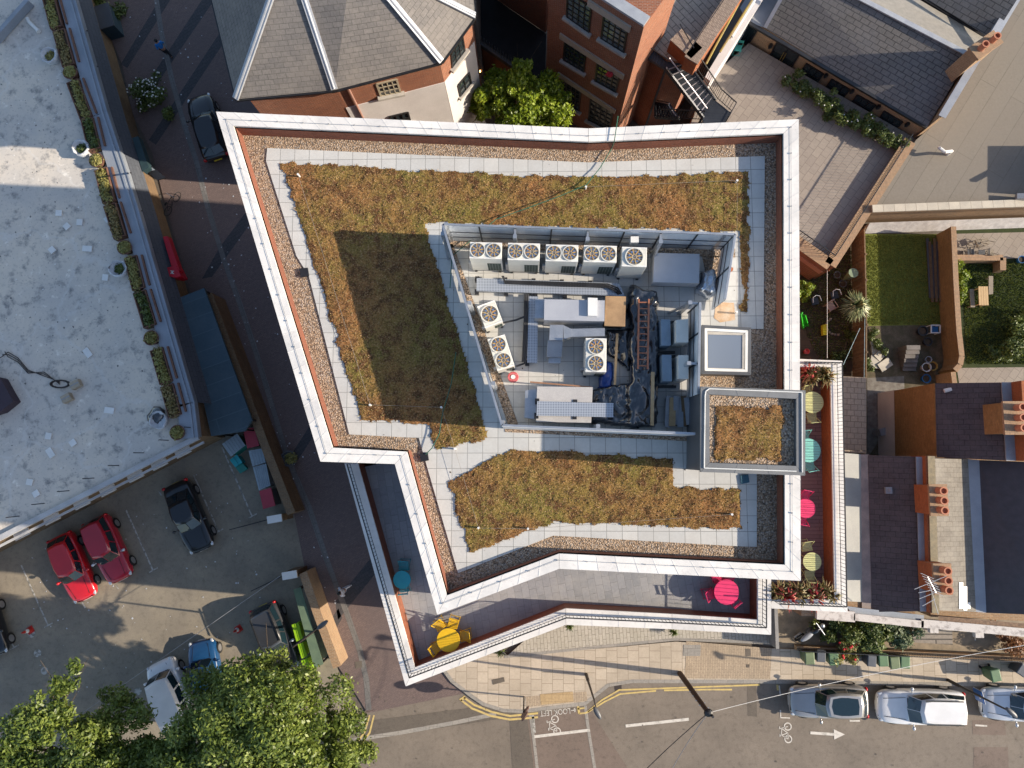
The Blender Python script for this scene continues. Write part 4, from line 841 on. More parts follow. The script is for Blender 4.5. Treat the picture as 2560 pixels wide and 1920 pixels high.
for k, (u0, v0, u1, v1) in enumerate(((2286, 1473, 2366, 1440), (2298, 1497, 2340, 1480), (2306, 1515, 2338, 1497), (2330, 1475, 2296, 1482))): q.rod(P(u0, v0, 10), P(u1, v1, 10), .015)
for k in range(7): c_ = P(2318, 1440, 10.1).lerp(P(2340, 1482, 10.0), k/6); q.rod(c_+Vector((-.28, .12, 0)), c_+Vector((.28, -.12, 0)), .012)
q.rod(P(2318, 1440, 10.1), P(2340, 1482, 10.0), .018); q.build('aerial_bars', plain('aluminium', (.6, .6, .6), rough=.35, metal=.6), ae)
# front cornices over the street
q = MB(); q.bar(P(2040, 1534, 6.2), P(2135, 1541, 6.2), .5, .25); q.bar(P(2132, 1541, 6.2), P(2306, 1560, 6.2), .34, .25); q.build('cornice', plain('flaking_cornice', (.58, .54, .50), (.36, .32, .29), rough=.9, scale=4, lo=.5, hi=.65), h1)
q = MB(); q.bar(P(2300, 1557, 6.2), P(2600, 1584, 6.2), .40, .25); q.box(P(2332, 1568, 6.1), (.4, .5, .25)); q.box(P(2445, 1580, 6.1), (.4, .5, .25)); q.build('cornice', plain('flaking_cornice_b', (.58, .54, .50), (.30, .27, .25), rough=.9, scale=4, lo=.5, hi=.65), h2)
q = MB(); q.poly([P(2116, 1515, 6.22), P(2130, 1535, 6.22), P(2310, 1552, 6.22), P(2310, 1538, 6.22), P(2150, 1520, 6.22)]); q.build('front_gutter', M_LEADB, h1); q = MB(); q.poly([P(2345, 1540, 6.25), P(2348, 1560, 6.25), P(2600, 1580, 6.25), P(2600, 1562, 6.25)]); q.build('front_gutter', plain('mossy_gutter', (.26, .17, .11), (.15, .10, .07), rough=.95, scale=8), h2)
# rear extensions
x1 = thing('rear_extension', 'buff tiled lean-to roof behind the house against the block', 'extension', (P(2135, 1040, 4.6).x, P(2135, 1040, 4.6).y, 0))
t0, t1, t2, t3 = P(2096, 940, 4.75), P(2166, 944, 4.55), P(2166, 1134, 4.55), P(2096, 1130, 4.75); MB().poly([t0, t3, t2, t1]).build('roof', M_TILE, x1); MB().prism([p[:2] for p in inset([t0, t1, t2, t3], .08)], 0, 4.5).build('wall', M_STOCK, x1)
x2 = thing('rear_extension', 'tall amber brick rear wing with shade-dark slate slope and whitewashed foot', 'extension', (P(2420, 1050, 6).x, P(2420, 1050, 6).y, 0))
r0, r1, r2_, r3 = P(2338, 958, 6.0), P(2342, 1143, 6.0), P(2520, 1152, 7.5), P(2508, 956, 7.5); MB().poly([r0, r1, r2_, r3]).build('roof', M_SLATESHADE, x2)
MB().prism([r0[:2], r1[:2], r2_[:2], r3[:2]], 0, 5.95).build('wall', M_ORB, x2)
wbk = MB(); a, b = Vector((r0.x-.03, r0.y+.02, 0)), Vector((r1.x-.03, r1.y, 0)); z = Vector((0, 0, 1.95)); wbk.add([a, b, b+z, a+z], [(0, 1, 2, 3)]); wbk.add([a, a+z, a+z+Vector((1, .05, 0)), a+Vector((1, .05, 0))], [(0, 1, 2, 3)]); wbk.build('white_foot', M_RENDER, x2)
q = MB(); q.bar(r3+Vector((.1, 0, .05)), r2_+Vector((.1, 0, .05)), .45, .06); q.build('flashing', M_LEADB, x2); q = MB(); q.bar(r3+Vector((.5, 0, .3)), r2_+Vector((.5, 0, .3)), .35, 1.0); q.build('party_parapet', M_ORANGE, x2)
q = MB(); q.poly([r3+Vector((.7, 0, .3)), r2_+Vector((.7, 0, .3)), r2_+Vector((4, 0, -.8)), r3+Vector((4, 0, -.8))]); q.build('far_slope', M_SLATESUN, x2)
chimney('amber brick chimney with three dark red pots at the photo edge beside the rear slope', P(2522, 1046, 8.2), 0, (.9, 1.45), 6.6, 8.5, 3, M_ORB, pot_off=(.1, 0))
MB().rod(P(2360, 977, 6.25), P(2378, 973, 6.32), .10).build('roof_pipe', M_WHITE, x2)
# ------------------------------------------------------------------ back gardens
struct('yard', MB().poly(PL([(1960, 540), (2165, 560), (2170, 1140), (1960, 1140)], .02)), M_SOIL)
struct('lawn', MB().poly(PL([(2150, 585), (2352, 585), (2358, 812), (2158, 815)], .03)), M_LAWN)
struct('yard', MB().poly(PL([(2158, 812), (2358, 812), (2364, 1140), (2162, 1140)], .024)), plain('rubble_soil', (.17, .13, .085), (.10, .085, .045), rough=1, scale=2.5, fine=.3))
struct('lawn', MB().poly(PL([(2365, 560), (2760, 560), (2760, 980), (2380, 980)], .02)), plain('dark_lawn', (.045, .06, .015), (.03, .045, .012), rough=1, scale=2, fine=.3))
struct('patio', MB().poly(PL([(2366, 585), (2580, 580), (2580, 645), (2372, 650)], .035)), M_COURT); struct('patio', MB().poly(PL([(2392, 920), (2560, 918), (2560, 960), (2398, 960)], .03)), M_COURT)
struct('patio', MB().poly(PL([(2168, 945), (2260, 940), (2262, 1000), (2172, 1140), (2200, 1140), (2168, 1140)], .032)), plain('broken_concrete', (.24, .22, .19), (.15, .13, .11), rough=.95, scale=4))
q = MB()
for k in range(6): q.box(P(2272, 872+k*10, .10+.09*(5-k)), (.78, .26, .14+.18*(5-k)))
tag(q.build('garden_steps', plain('step_stone', (.17, .15, .14), (.12, .11, .10))), 'flight of dark stone garden steps below the shaded lawn', 'steps')
GW = [(2384, 570), (2390, 700), (2399, 830), (2405, 895)]
gw = wall_run('garden_wall', 'tall brown brick garden wall with brick on edge coping and a curved end', [(2384, 566), (2390, 700), (2398, 830), (2405, 890), (2401, 912), (2388, 926)], 1.6, .26, M_ORB, cap=M_HEAD)
wall_run('garden_wall', 'low pale brick wall stub ending at the dark slate extension', [(2383, 930), (2387, 958)], 1.6, .24, M_STOCK, cap=M_HEAD)
wall_run('planter_wall', 'short buff brick garden wall turning an L beside the stacked chairs', [(2394, 644), (2508, 644), (2508, 675)], .75, .30, M_STOCK, cap=M_HEAD)
def fence_run(label, pix, z, m, base=0.0):
    t = thing('wooden_fence', label, 'fence', (P(*pix[0], z).x, P(*pix[0], z).y, base)); q = MB(); pts = PL(pix, z); ps = MB()
    for a, b in zip(pts[:-1], pts[1:]):
        ss = steps(a, b, .15)
        for p0_, p1_ in zip(ss[:-1], ss[1:]): q.bar(p0_.lerp(p1_, .04)+Vector((random.uniform(-.01, .01), 0, -z/2)), p1_.lerp(p0_, .04)-Vector((0, 0, z/2)), .03, z-base-.1)
        for p in steps(a, b, 1.9)[:-1]: MB().bar((p.x+.04, p.y, base), p+Vector((.04, 0, .06)), .1).build('post', m, t)
    q.build('board_panel', m, t); c = MB()
    for a, b in zip(pts[:-1], pts[1:]): c.bar(a, b, .07, .05)
    c.build('cap_rail', m, t)
M_FENCE = plain('brown_fence', (.24, .16, .085), (.16, .105, .06), rough=.9, scale=6, tint=.3)
fence_run('sunlit brown board fence along the lawn, north of the spiky palm', [(2161, 572), (2164, 700), (2166, 812)], 1.75, M_FENCE); fence_run('brown board fence south of the spiky palm with a washing line above', [(2166, 812), (2165, 950)], 1.75, M_FENCE)
# ------------------------------------------------------------------ plant enclosure on the roof
ZD = ZR+.055
def RP(u, v, h): return P(u, v, ZD+h)
SCR = 2.1
M_PANEL = plain('pale_louvre', (.74, .77, .80), (.60, .64, .69), rough=.5, scale=1.0, metal=.1)
def screen(label, pix, inside, panel=1.3, slim=False):
    t = thing('louvre_screen', label, 'screen', RP(*pix[0], 0) if False else P(*pix[0], ZD)); fr_ = MB(); pn = MB(); rl_ = MB(); po_ = MB(); ties = MB()
    pts = [RP(u, v, SCR) for u, v in pix]; C_ = Vector(inside)
    for a, b in zip(pts[:-1], pts[1:]):
        d = (b-a).normalized(); nn = Vector((-d.y, d.x, 0)); nn = nn if nn.dot(C_-a) > 0 else -nn; n_ = max(1, round((b-a).length/panel))
        for i in range(n_):
            p, q_ = a.lerp(b, i/n_), a.lerp(b, (i+1)/n_); z0, z1 = ZD+.12, p.z
            pn.add([(*p[:2], z0), (*q_[:2], z0), (*q_[:2], z1), (*p[:2], z1), (*(p-nn*.05)[:2], z0), (*(q_-nn*.05)[:2], z0), (*(q_-nn*.05)[:2], z1), (*(p-nn*.05)[:2], z1)], [(0, 1, 2, 3), (7, 6, 5, 4), (3, 2, 6, 7)])
            fr_.bar((*(p+nn*.02)[:2], z0), (*(p+nn*.02)[:2], z1), .05, .04)
            for h in (.65, 1.25): fr_.bar(Vector((*(p+nn*.02)[:2], ZD+h)), Vector((*(q_+nn*.02)[:2], ZD+h)), .02, .025)
            if i % 2 == 0:
                f_ = p+nn*(.12 if slim else .34); po_.bar((*f_[:2], ZD), (*f_[:2], z1-.05), .14, .14); po_.bar((*f_[:2], z1-.15), (*p[:2], z1-.15), .08); (None if slim else ties.bar((*(p+nn*.75)[:2], ZD), (*f_[:2], z1-.4), .07))
        rl_.bar(a, b, .08, .06)
    pn.build('louvre_panel', M_PANEL, t); fr_.build('frame', M_STEEL, t); rl_.build('top_rail', M_GALV, t); po_.build('post', M_GALV, t); (ties.build('brace', M_GALV, t) if ties.f else None)
    return t
mid = cen([RP(1450, 800, 0)])
screen('north louvre screen of the roof plant, the longest, with pale panels and steel posts', [(1107, 561), (1838, 586), (1812, 748)], mid)
screen('slanting west louvre screen of the roof plant beside the shaded sedum', [(1107, 561), (1255, 1063)], mid, 1.6, True)
screen('south louvre screen of the roof plant along the slab path', [(1255, 1063), (1738, 1084)], mid, 1.6, True)
screen('short louvre screen of the roof plant next to the skylight', [(1750, 756), (1746, 985)], mid)
for q_ in ([(1112, 618), (1838, 644), (1838, 622), (1112, 594)], [(1132, 610), (1296, 1062), (1270, 1062), (1116, 610)], [(1262, 1068), (1738, 1092), (1738, 1104), (1262, 1080)], [(1755, 640), (1812, 640), (1805, 720), (1770, 720)]):
    struct('gravel_strip', MB().poly([p+Vector((0, 0, .012)) for p in PL(q_, ZD)]), M_GRAVEL)
def fandisc():
    m, nt, b = _new('fan_guard'); tc = nt.nodes.new('ShaderNodeTexCoord'); sp = nt.nodes.new('ShaderNodeSeparateXYZ')
    b.inputs['Base Color'].default_value = (.15, .125, .10, 1); b.inputs['Roughness'].default_value = .5; return m
M_FAN = fandisc(); M_AMBER = plain('amber_wire', (.55, .26, .04), (.45, .34, .12), rough=.4, fine=0); M_BLUEW = plain('blue_film', (.05, .16, .42), rough=.4, fine=0)
M_GRILLE = bricky('coil_grille', (.02, .035, .03), (.025, .045, .038), (.16, .18, .17), .11, .11, .012, off=0)
def fan_on(t, c, r, n=8, big=False):
    g = MB(); g.disc((c[0], c[1], c[2]+.012), r, 28); f = g.build('fan', M_FAN, t, local=True)
    g = MB(); g.ring((c[0], c[1], c[2]+.05), r*.93, r*1.05, 28); g.lathe((c[0], c[1], c[2]), [(r*1.05, 0), (r*1.05, .05)], 28); g.ring((c[0], c[1], c[2]+.03), r*.2, r*.26, 16); g.build('fan_ring', M_IVORY, f, local=True)
    g = MB()
    for i in range(n): a = 2*math.pi*(i+.3)/n; g.bar((c[0]+r*.24*math.cos(a), c[1]+r*.24*math.sin(a), c[2]+.03), (c[0]+r*.93*math.cos(a), c[1]+r*.93*math.sin(a), c[2]+.03), .035, .012)
    g.build('guard_wire', M_AMBER, f, local=True); g = MB()
    for i in range(n): a = 2*math.pi*(i+.3)/n; g.bar((c[0]+r*.6*math.cos(a+.12), c[1]+r*.6*math.sin(a+.12), c[2]+.034), (c[0]+r*.6*math.cos(a+.42), c[1]+r*.6*math.sin(a+.42), c[2]+.034), .05, .012)
    g.build('film_strip', M_BLUEW, f, local=True)
    g = MB()
    for k in range(-4, 5):
        y = r*.2*k; x = math.sqrt(max(0, (r*.93)**2-y*y)); g.bar((c[0]-x, c[1]+y, c[2]+.042), (c[0]+x, c[1]+y, c[2]+.042), .012, .008)
    g.build('guard', M_GREY, f, local=True)
def condenser(label, c, rz, w, d, h, fans, group=None, along='x', grille=True):
    t = thing('condenser_unit', label, 'air conditioner', c, rz, group)
    MB().box((0, 0, .12+h/2), (w, d, h)).build('casing', M_IVORY, t, local=True, bevel=.02)
    q = MB(); q.box((0, d/2-.03, .12+h+.01), (w, .05, .02)); q.box((0, -d/2+.03, .12+h+.01), (w, .05, .02)); q.build('rim', M_WHITE, t, local=True)
    for i in range(fans):
        o_ = (i-(fans-1)/2); r = (w/fans if along == 'x' else min(w, d/fans))*.46; r = min(r, d*.44) if along == 'x' else r
        fan_on(t, (o_*w/fans if along == 'x' else 0, 0 if along == 'x' else o_*d/fans, .12+h+.005), r)
    if grille: q = MB(); q.poly([(w*.02, -d/2-.006, .2), (w*.46, -d/2-.006, .2), (w*.46, -d/2-.006, .2+h*.6), (w*.02, -d/2-.006, .2+h*.6)]); q.build('grille', M_GRILLE, t, local=True)
    q = MB()
    for sx in (-1, 1): q.box((sx*w*.4, 0, .06), (.1, d*1.1, .12))
    q.build('foot', M_BLACK, t, local=True)
    q = MB(); q.box((-w/2-.05, -d*.35, h*.35), (.12, .1, h*.5)); q.build('isolator', M_GREY, t, local=True); return t
def top_rect(q, h):
    A = [RP(u, v, h) for u, v in q]; c = cen(A); w = ((A[1]-A[0]).length+(A[2]-A[3]).length)/2; d = ((A[3]-A[0]).length+(A[2]-A[1]).length)/2; return Vector((c.x, c.y, ZD)), ang(A[0], A[1]), w, d
H1 = 1.72
for k, q_ in enumerate(([(1175, 605), (1255, 607), (1254, 648), (1174, 646)], [(1270, 607), (1350, 609), (1349, 652), (1269, 650)], [(1365, 611), (1446, 613), (1445, 655), (1364, 653)], [(1460, 613), (1542, 615), (1541, 657), (1459, 655)])):
    c, a, w, d = top_rect(q_, H1+.12); condenser(['double fan condenser in the row by the north screen, first beside the slanting screen', 'double fan condenser in the north row, second from the slanting screen', 'double fan condenser in the north row, third from the slanting screen', 'double fan condenser in the north row, next to the single fan unit'][k], c, a, w, d, H1, 2, 'condensers in the north row')
c, a, w, d = top_rect([(1556, 617), (1618, 619), (1616, 668), (1553, 666)], H1+.12); condenser('single large fan condenser ending the north row', c, a, w, d, H1, 1, 'condensers in the north row', grille=False)
c, a, w, d = top_rect([(1193, 766), (1236, 750), (1257, 803), (1213, 822)], .95); condenser('single fan condenser turned askew along the slanting screen', c, a, w, d, .83, 1, grille=True)
c, a, w, d = top_rect([(1222, 848), (1260, 836), (1288, 914), (1240, 928)], .95); condenser('double fan condenser turned askew along the slanting screen', c, a, w, d, .83, 2, along='y')
c, a, w, d = top_rect([(1465, 845), (1516, 846), (1516, 931), (1463, 929)], 1.4); condenser('upright double fan condenser between the ducts and the blue tarpaulin', c, a, w, d, 1.28, 2, along='y')
def metal_perf():
    m, nt, b = _new('perforated_steel'); vec = _uv(nt); v = nt.nodes.new('ShaderNodeTexVoronoi'); v.inputs['Scale'].default_value = 16; v.inputs['Randomness'].default_value = 0; nt.links.new(vec, v.inputs['Vector'])
    col = _mix(nt, _ramp(nt, v.outputs['Distance'], .28, .36), (.12, .14, .18), (.46, .50, .56)); nt.links.new(col, b.inputs['Base Color']); b.inputs['Metallic'].default_value = .35; b.inputs['Roughness'].default_value = .38; return m
M_PERF = metal_perf()
def tray(label, quad, h0, h1, rubber=True):
    A = [RP(u, v, h1) for u, v in quad]; t = thing('cable_tray', label, 'cable tray', (cen(A).x, cen(A).y, ZD+h0)); MB().prism([p[:2] for p in A], ZD+h0, ZD+h1, bottom=True).build('lid', M_PERF, t)
    q = MB()
    for a, b in ((A[0], A[1]), (A[3], A[2])):
        for p in steps(a, b, 1.2)[:-1]: q.box((p.x, p.y, ZD+h0/2), (.16, .22, h0))
    q.build('foot', M_BLACK, t); return t
tray('long perforated steel cable tray in front of the north condensers', [(1192, 695), (1548, 708), (1562, 740), (1191, 727)], .18, .34)
tray('narrow perforated steel cable tray running south from the pipe elbows', [(1322, 740), (1346, 741), (1343, 908), (1318, 906)], .15, .3)
tray('perforated steel tray lid lying on the grey air handling box', [(1343, 1003), (1534, 1008), (1533, 1043), (1341, 1039)], .98, 1.06)
def pipes(label, runs, r, m, name='lagged_pipe'):
    t = thing(name, label, 'pipe', runs[0][0]); q = MB()
    for rn in runs: q.tube(rn, r, 7)
    q.build('run', m, t); return t
M_LAG = plain('black_lagging', (.016, .017, .02), (.03, .03, .034), rough=.55, fine=0)
pipes('bundle of black lagged pipes curving off the north cable tray', [[RP(1255+o*2, 690, .42), RP(1262, 702+o*3, .44), RP(1400, 706+o*4, .44), RP(1520, 710+o*4, .44), RP(1545-o*3, 720+o*4, .44), RP(1556-o*4, 738, .3)] for o in (0, 1, 2)], .028, M_LAG)
pipes('three black lagged pipes beside the narrow cable tray', [[RP(1312+4*o, 735, .3), RP(1311+4*o, 800, .3), RP(1306+4*o, 905, .3)] for o in (0, 1, 2)], .035, M_LAG)
pipes('black lagged pipe branching to the askew condensers', [[RP(1255, 808, .3), RP(1290, 800, .3), RP(1316, 790, .3), RP(1320, 770, .3)], [RP(1290, 916, .25), RP(1312, 908, .25), RP(1316, 890, .25)]], .04, M_LAG)
M_AHU = plain('grey_ahu', (.44, .45, .48), (.38, .39, .43), rough=.35, scale=.9, metal=.15, fine=.04)
def boxes(name, label, cat, specs, mats, names):
    """specs: quads of the top with heights, one child each"""
    c0 = RP(*specs[0][0][0], 0); t = thing(name, label, cat, (c0.x, c0.y, ZD))
    for (qd, h0, h1), m, nm in zip(specs, mats, names):
        A = [RP(u, v, h1) for u, v in qd]; MB().prism([p[:2] for p in A], ZD+h0, ZD+h1, bottom=True).build(nm, m, t, bevel=.015)
    return t
boxes('air_handling_unit', 'long grey air handling unit beneath the north cable tray, plywood at one end', 'air handling unit', [([(1361, 748), (1512, 751), (1511, 803), (1360, 800)], .15, 1.15), ([(1338, 747), (1361, 748), (1360, 796), (1336, 795)], .3, .95), ([(1470, 744), (1494, 745), (1493, 790), (1470, 789)], .6, 1.3)], [M_AHU, M_GALV, M_WHITE], ['casing', 'duct_end', 'control_box'])
boxes('duct', 'stepped galvanised duct elbow in the middle of the roof plant', 'duct', [([(1375, 812), (1409, 812), (1407, 850), (1373, 850)], .2, .9), ([(1369, 850), (1407, 850), (1404, 892), (1367, 892)], .2, .75), ([(1372, 892), (1402, 892), (1401, 908), (1371, 908)], .2, .5), ([(1428, 822), (1512, 820), (1512, 840), (1428, 842)], .45, .8), ([(1409, 813), (1428, 822), (1428, 842), (1409, 848)], .35, .85)], [M_GALV, M_GREY, M_GALV, M_GALV, M_GALV], ['riser', 'casing', 'spigot', 'straight', 'taper'])
boxes('air_handling_unit', 'broad pale air handling box half under the black sheeting by the south screen', 'air handling unit', [([(1343, 966), (1482, 968), (1478, 1057), (1340, 1054)], .1, .95), ([(1313, 976), (1343, 973), (1340, 1048), (1311, 1044)], .2, .8)], [plain('pale_ahu', (.50, .48, .46), (.45, .43, .42), rough=.4), M_GALV], ['casing', 'louvre_end'])
boxes('roof_vent', 'large smooth grey roof vent hood at the northeast corner of the plant', 'vent', [([(1636, 632), (1749, 635), (1748, 708), (1633, 705)], .25, .85), ([(1640, 640), (1742, 642), (1741, 700), (1638, 698)], 0, .25)], [plain('smooth_grey', (.40, .42, .46), (.37, .39, .43), rough=.4, fine=.03), M_BLACK], ['hood', 'kerb'])
for q_, lab in (([(1690, 800), (1721, 797), (1721, 856), (1690, 856)], 'white topped wall unit by the short screen, nearer the north'), ([(1696, 888), (1721, 888), (1721, 947), (1696, 947)], 'white topped wall unit by the short screen, nearer the wood pile')):
    A = [RP(u, v, 1.5) for u, v in q_]; t = thing('inverter_unit', lab, 'air conditioner', (cen(A).x, cen(A).y, ZD)); MB().prism([p[:2] for p in A], ZD+.1, ZD+1.5).build('casing', M_IVORY, t, bevel=.02)
    q = MB(); c_ = cen(A); q.box((c_.x-.55, c_.y, ZD+.7), (.35, 1.0, 1.0)); q.build('coil_box', plain('blue_shade_casing', (.20, .27, .34), rough=.5), t)  # blue-grey colour paints in the shade on the unit's side
    q = MB(); [q.rod((c_.x-.9, c_.y+s, ZD+.2), (c_.x-.9, c_.y+s, ZD+.5), .09) for s in (-.45, .45)]; q.build('drum', M_WHITE, t); q = MB(); q.bar((c_.x, c_.y-.6, ZD+.05), (c_.x-.7, c_.y-.6, ZD+.05), .1); q.bar((c_.x, c_.y+.6, ZD+.05), (c_.x-.7, c_.y+.6, ZD+.05), .1); q.build('foot', M_BLACK, t)
# sheeting: heights from boxes below, folded
def sheet(name, label, quads, base, m, seed, amp=.07, step=.06, fold=6.0):
    polys = [([RP(u, v, h)[:2] for u, v in qd], h) for qd, h in quads]; al = [p for poly, h in polys for p in poly]; xs, ys = [p[0] for p in al], [p[1] for p in al]
    nx, ny = int((max(xs)-min(xs)+.4)/step), int((max(ys)-min(ys)+.4)/step); X, Y = np.meshgrid(np.linspace(min(xs)-.2, max(xs)+.2, nx), np.linspace(min(ys)-.2, max(ys)+.2, ny))
    wx, wy = (fbm(X, Y, seed, 2.0, 3)-.5)*.5, (fbm(X, Y, seed+1, 2.0, 3)-.5)*.5; Z = np.zeros_like(X); K = np.zeros(X.shape, bool)
    for poly, h in polys: i_ = pip(X+wx*.6, Y+wy*.6, poly); K |= i_; Z = np.where(i_, np.maximum(Z, h), Z)
    for _ in range(3): Z = (Z+np.roll(Z, 1, 0)+np.roll(Z, -1, 0)+np.roll(Z, 1, 1)+np.roll(Z, -1, 1))/5
    f1 = np.abs(fbm(X*1.0+wx, Y*.45, seed+2, fold*.4, 4)-.5)*2; f2 = np.abs(fbm(X*.5, Y+wy, seed+3, fold*.6, 3)-.5)*2
    Z = ZD+.02+np.maximum(Z-(1-f1)**3*amp*1.6-(1-f2)**3*amp+amp, 0.0)
    idx = -np.ones(X.shape, int); idx[K] = np.arange(K.sum()); v = np.stack([X[K], Y[K], Z[K]], 1).tolist()
    a, b, c, d = idx[:-1, :-1], idx[:-1, 1:], idx[1:, 1:], idx[1:, :-1]; ok = (a >= 0) & (b >= 0) & (c >= 0) & (d >= 0); fs = np.stack([a[ok], b[ok], c[ok], d[ok]], 1).tolist()
    # hem down to the deck
    mb = MB(); mb.v = [tuple(p) for p in v]; mb.f = [tuple(f) for f in fs]; from collections import Counter
    ec = Counter()
    for f in fs:
        for i in range(4): e = (f[i], f[(i+1) % 4]); ec[(min(e), max(e))] += 1
    k0 = len(mb.v)
    for f in fs:
        for i in range(4):
            e = (f[i], f[(i+1) % 4])
            if ec[(min(e), max(e))] == 1:
                p, q_ = mb.v[e[0]], mb.v[e[1]]; n_ = len(mb.v); mb.v += [(p[0], p[1], ZD+.01), (q_[0], q_[1], ZD+.01)]; mb.f.append((e[1], e[0], n_, n_+1))
    mb.r = [.5]*len(mb.f); o = mb.build(name, m, smooth=True); return tag(o, label, 'sheeting')
M_POLY = plain('black_polythene', (.010, .012, .016), (.018, .020, .026), rough=.22, fine=0, spec=1.0, coat=.6); M_BTARP = plain('blue_tarpaulin', (.01, .05, .24), (.008, .035, .17), rough=.4, fine=0)
sheet('black_sheeting', 'glossy black polythene sheeting over the long stack under the ladder', [([(1574, 704), (1650, 726), (1652, 850), (1645, 1070), (1570, 1068), (1576, 900), (1570, 760)], .8), ([(1478, 972), (1585, 955), (1580, 1066), (1475, 1062)], .6)], 0, M_POLY, 21, .09)
sheet('black_sheeting', 'small heap of black polythene between the plywood and the planks', [([(1512, 818), (1580, 815), (1578, 940), (1540, 900), (1515, 880)], .35)], 0, M_POLY, 31, .08)
sheet('blue_tarpaulin', 'crumpled bright blue tarpaulin next to the upright condenser', [([(1515, 900), (1538, 905), (1535, 968), (1500, 970), (1500, 945)], .5)], 0, M_BTARP, 41, .08)
M_FOIL = plain('silver_foil', (.62, .66, .72), (.45, .50, .58), rough=.18, metal=.85, scale=5, fine=0)
sheet('foil_wrap', 'crumpled silver foil wrapped duct beside the roof vent hood', [([(1752, 676), (1790, 664), (1800, 730), (1775, 742), (1738, 728)], .6)], 0, M_FOIL, 51, .10, fold=9)
ply = plain('plywood', (.42, .26, .13), (.30, .18, .09), rough=.7, scale=2.2)
t = thing('plywood_stack', 'stack of brown plywood sheets at the end of the air handling unit', 'plywood', RP(1538, 778, 0)); MB().prism([p[:2] for p in [RP(u, v, 1.05) for u, v in ((1514, 740), (1565, 741), (1563, 816), (1511, 814))]], ZD+.9, ZD+1.05, bottom=True).build('sheet', ply, t)
MB().prism([p[:2] for p in [RP(u, v, .9) for u, v in ((1516, 744), (1562, 745), (1560, 812), (1514, 810))]], ZD, ZD+.9).build('bearer', M_BLACK, t)
M_TIMB = plain('new_timber', (.52, .36, .19), (.44, .29, .15), rough=.7, scale=7); M_TIMBR = plain('reddish_timber', (.36, .19, .11), (.28, .15, .09), rough=.7, scale=7)
def plank(label, a, b, h, w, m, th=.06):
    o = MB().bar(RP(*a, h), RP(*b, h), w, th).build('plank', m); tag(o, label, 'timber')
plank('pale timber plank leaning beside the blue tarpaulin', (1543, 834), (1537, 962), .55, .09, M_TIMB); plank('long pale plank lying down the edge of the black sheeting', (1632, 930), (1630, 1064), .95, .12, M_TIMB, .1); plank('thin reddish batten behind the broad pale air box', (1325, 955), (1478, 968), .6, .06, M_TIMBR)
lad = thing('ladder', 'orange brown ladder lying on the black sheeting', 'ladder', RP(1608, 835, .9)); q = MB(); a0, a1, b0, b1 = RP(1597, 748, .98), RP(1595, 922, .98), RP(1622, 748, .98), RP(1619, 923, .98); q.bar(a0, a1, .06, .09); q.bar(b0, b1, .06, .09); M_LAD = plain('ladder_rail', (.42, .16, .08), (.36, .13, .065), rough=.5); q.build('rail', M_LAD, lad)
for i in range(11): k = (i+.5)/11; MB().rod(a0.lerp(a1, k), b0.lerp(b1, k), .024).build('rung', M_LAD, lad)
wp = thing('wood_pile', 'pile of grey and yellowish boards by the lift housing', 'boards', RP(1695, 1030, 0))
for i, (u, w_, m) in enumerate(((1672, .13, M_GREY), (1682, .16, M_TIMB), (1690, .12, M_GREY), (1699, .15, M_LEADB), (1708, .10, M_FENCE), (1716, .11, M_LEAD))): MB().bar(RP(u, 990+4*(i % 2), .35+.05*(i % 3)), RP(u-4+2*i, 1068-3*(i % 3), .35+.05*(i % 2)), w_+.08, .06).build('board', m, wp)
q = MB(); q.bar(RP(1665, 1000, .15), RP(1724, 1002, .15), .12, .3); q.bar(RP(1662, 1060, .15), RP(1722, 1062, .15), .12, .3); q.build('bearer', M_BLACK, wp)
hr = thing('hose_reel', 'small red hose reel on the slabs by the askew condensers', 'hose reel', RP(1283, 944, 0)); q = MB(); q.lathe((0, 0, .12), [(.10, 0), (.20, 0), (.22, .06), (.20, .12), (.10, .12)], 18); q.build('coil', plain('red_hose', (.50, .03, .04), (.6, .2, .2), scale=20), hr, local=True); MB().rod((0, 0, 0), (0, 0, .26), .09).build('hub', M_WHITE, hr, local=True)
rp2 = thing('red_pipe', 'red capped pipe leaning on the short return screen by the foil wrap', 'pipe', RP(1802, 699, .8)); MB().rod(RP(1802, 700, .5), RP(1827, 674, 1.3), .07).build('pipe', plain('maroon_pipe', (.30, .05, .03)), rp2); MB().rod(RP(1826.5, 674.5, 1.28), RP(1828, 672, 1.36), .085).build('cap', M_ORANGE, rp2)
wc = MB().prism([p[:2] for p in [RP(u, v, 1.75) for u, v in ((1577, 591), (1597, 591), (1597, 606), (1577, 606))]], ZD+1.35, ZD+1.75, bottom=True).build('junction_box', M_WHITE, bevel=.02); tag(wc, 'white junction box fixed on the north louvre screen', 'electrical box')
rs = MB().poly([RP(u, v, .006) for u, v in ((1790, 755), (1835, 757), (1838, 800), (1800, 806), (1785, 795))]).build('rust_stain', plain('rusty_slab', (.52, .32, .17), (.60, .46, .33), rough=.8, scale=3)); rs['kind'] = 'structure'
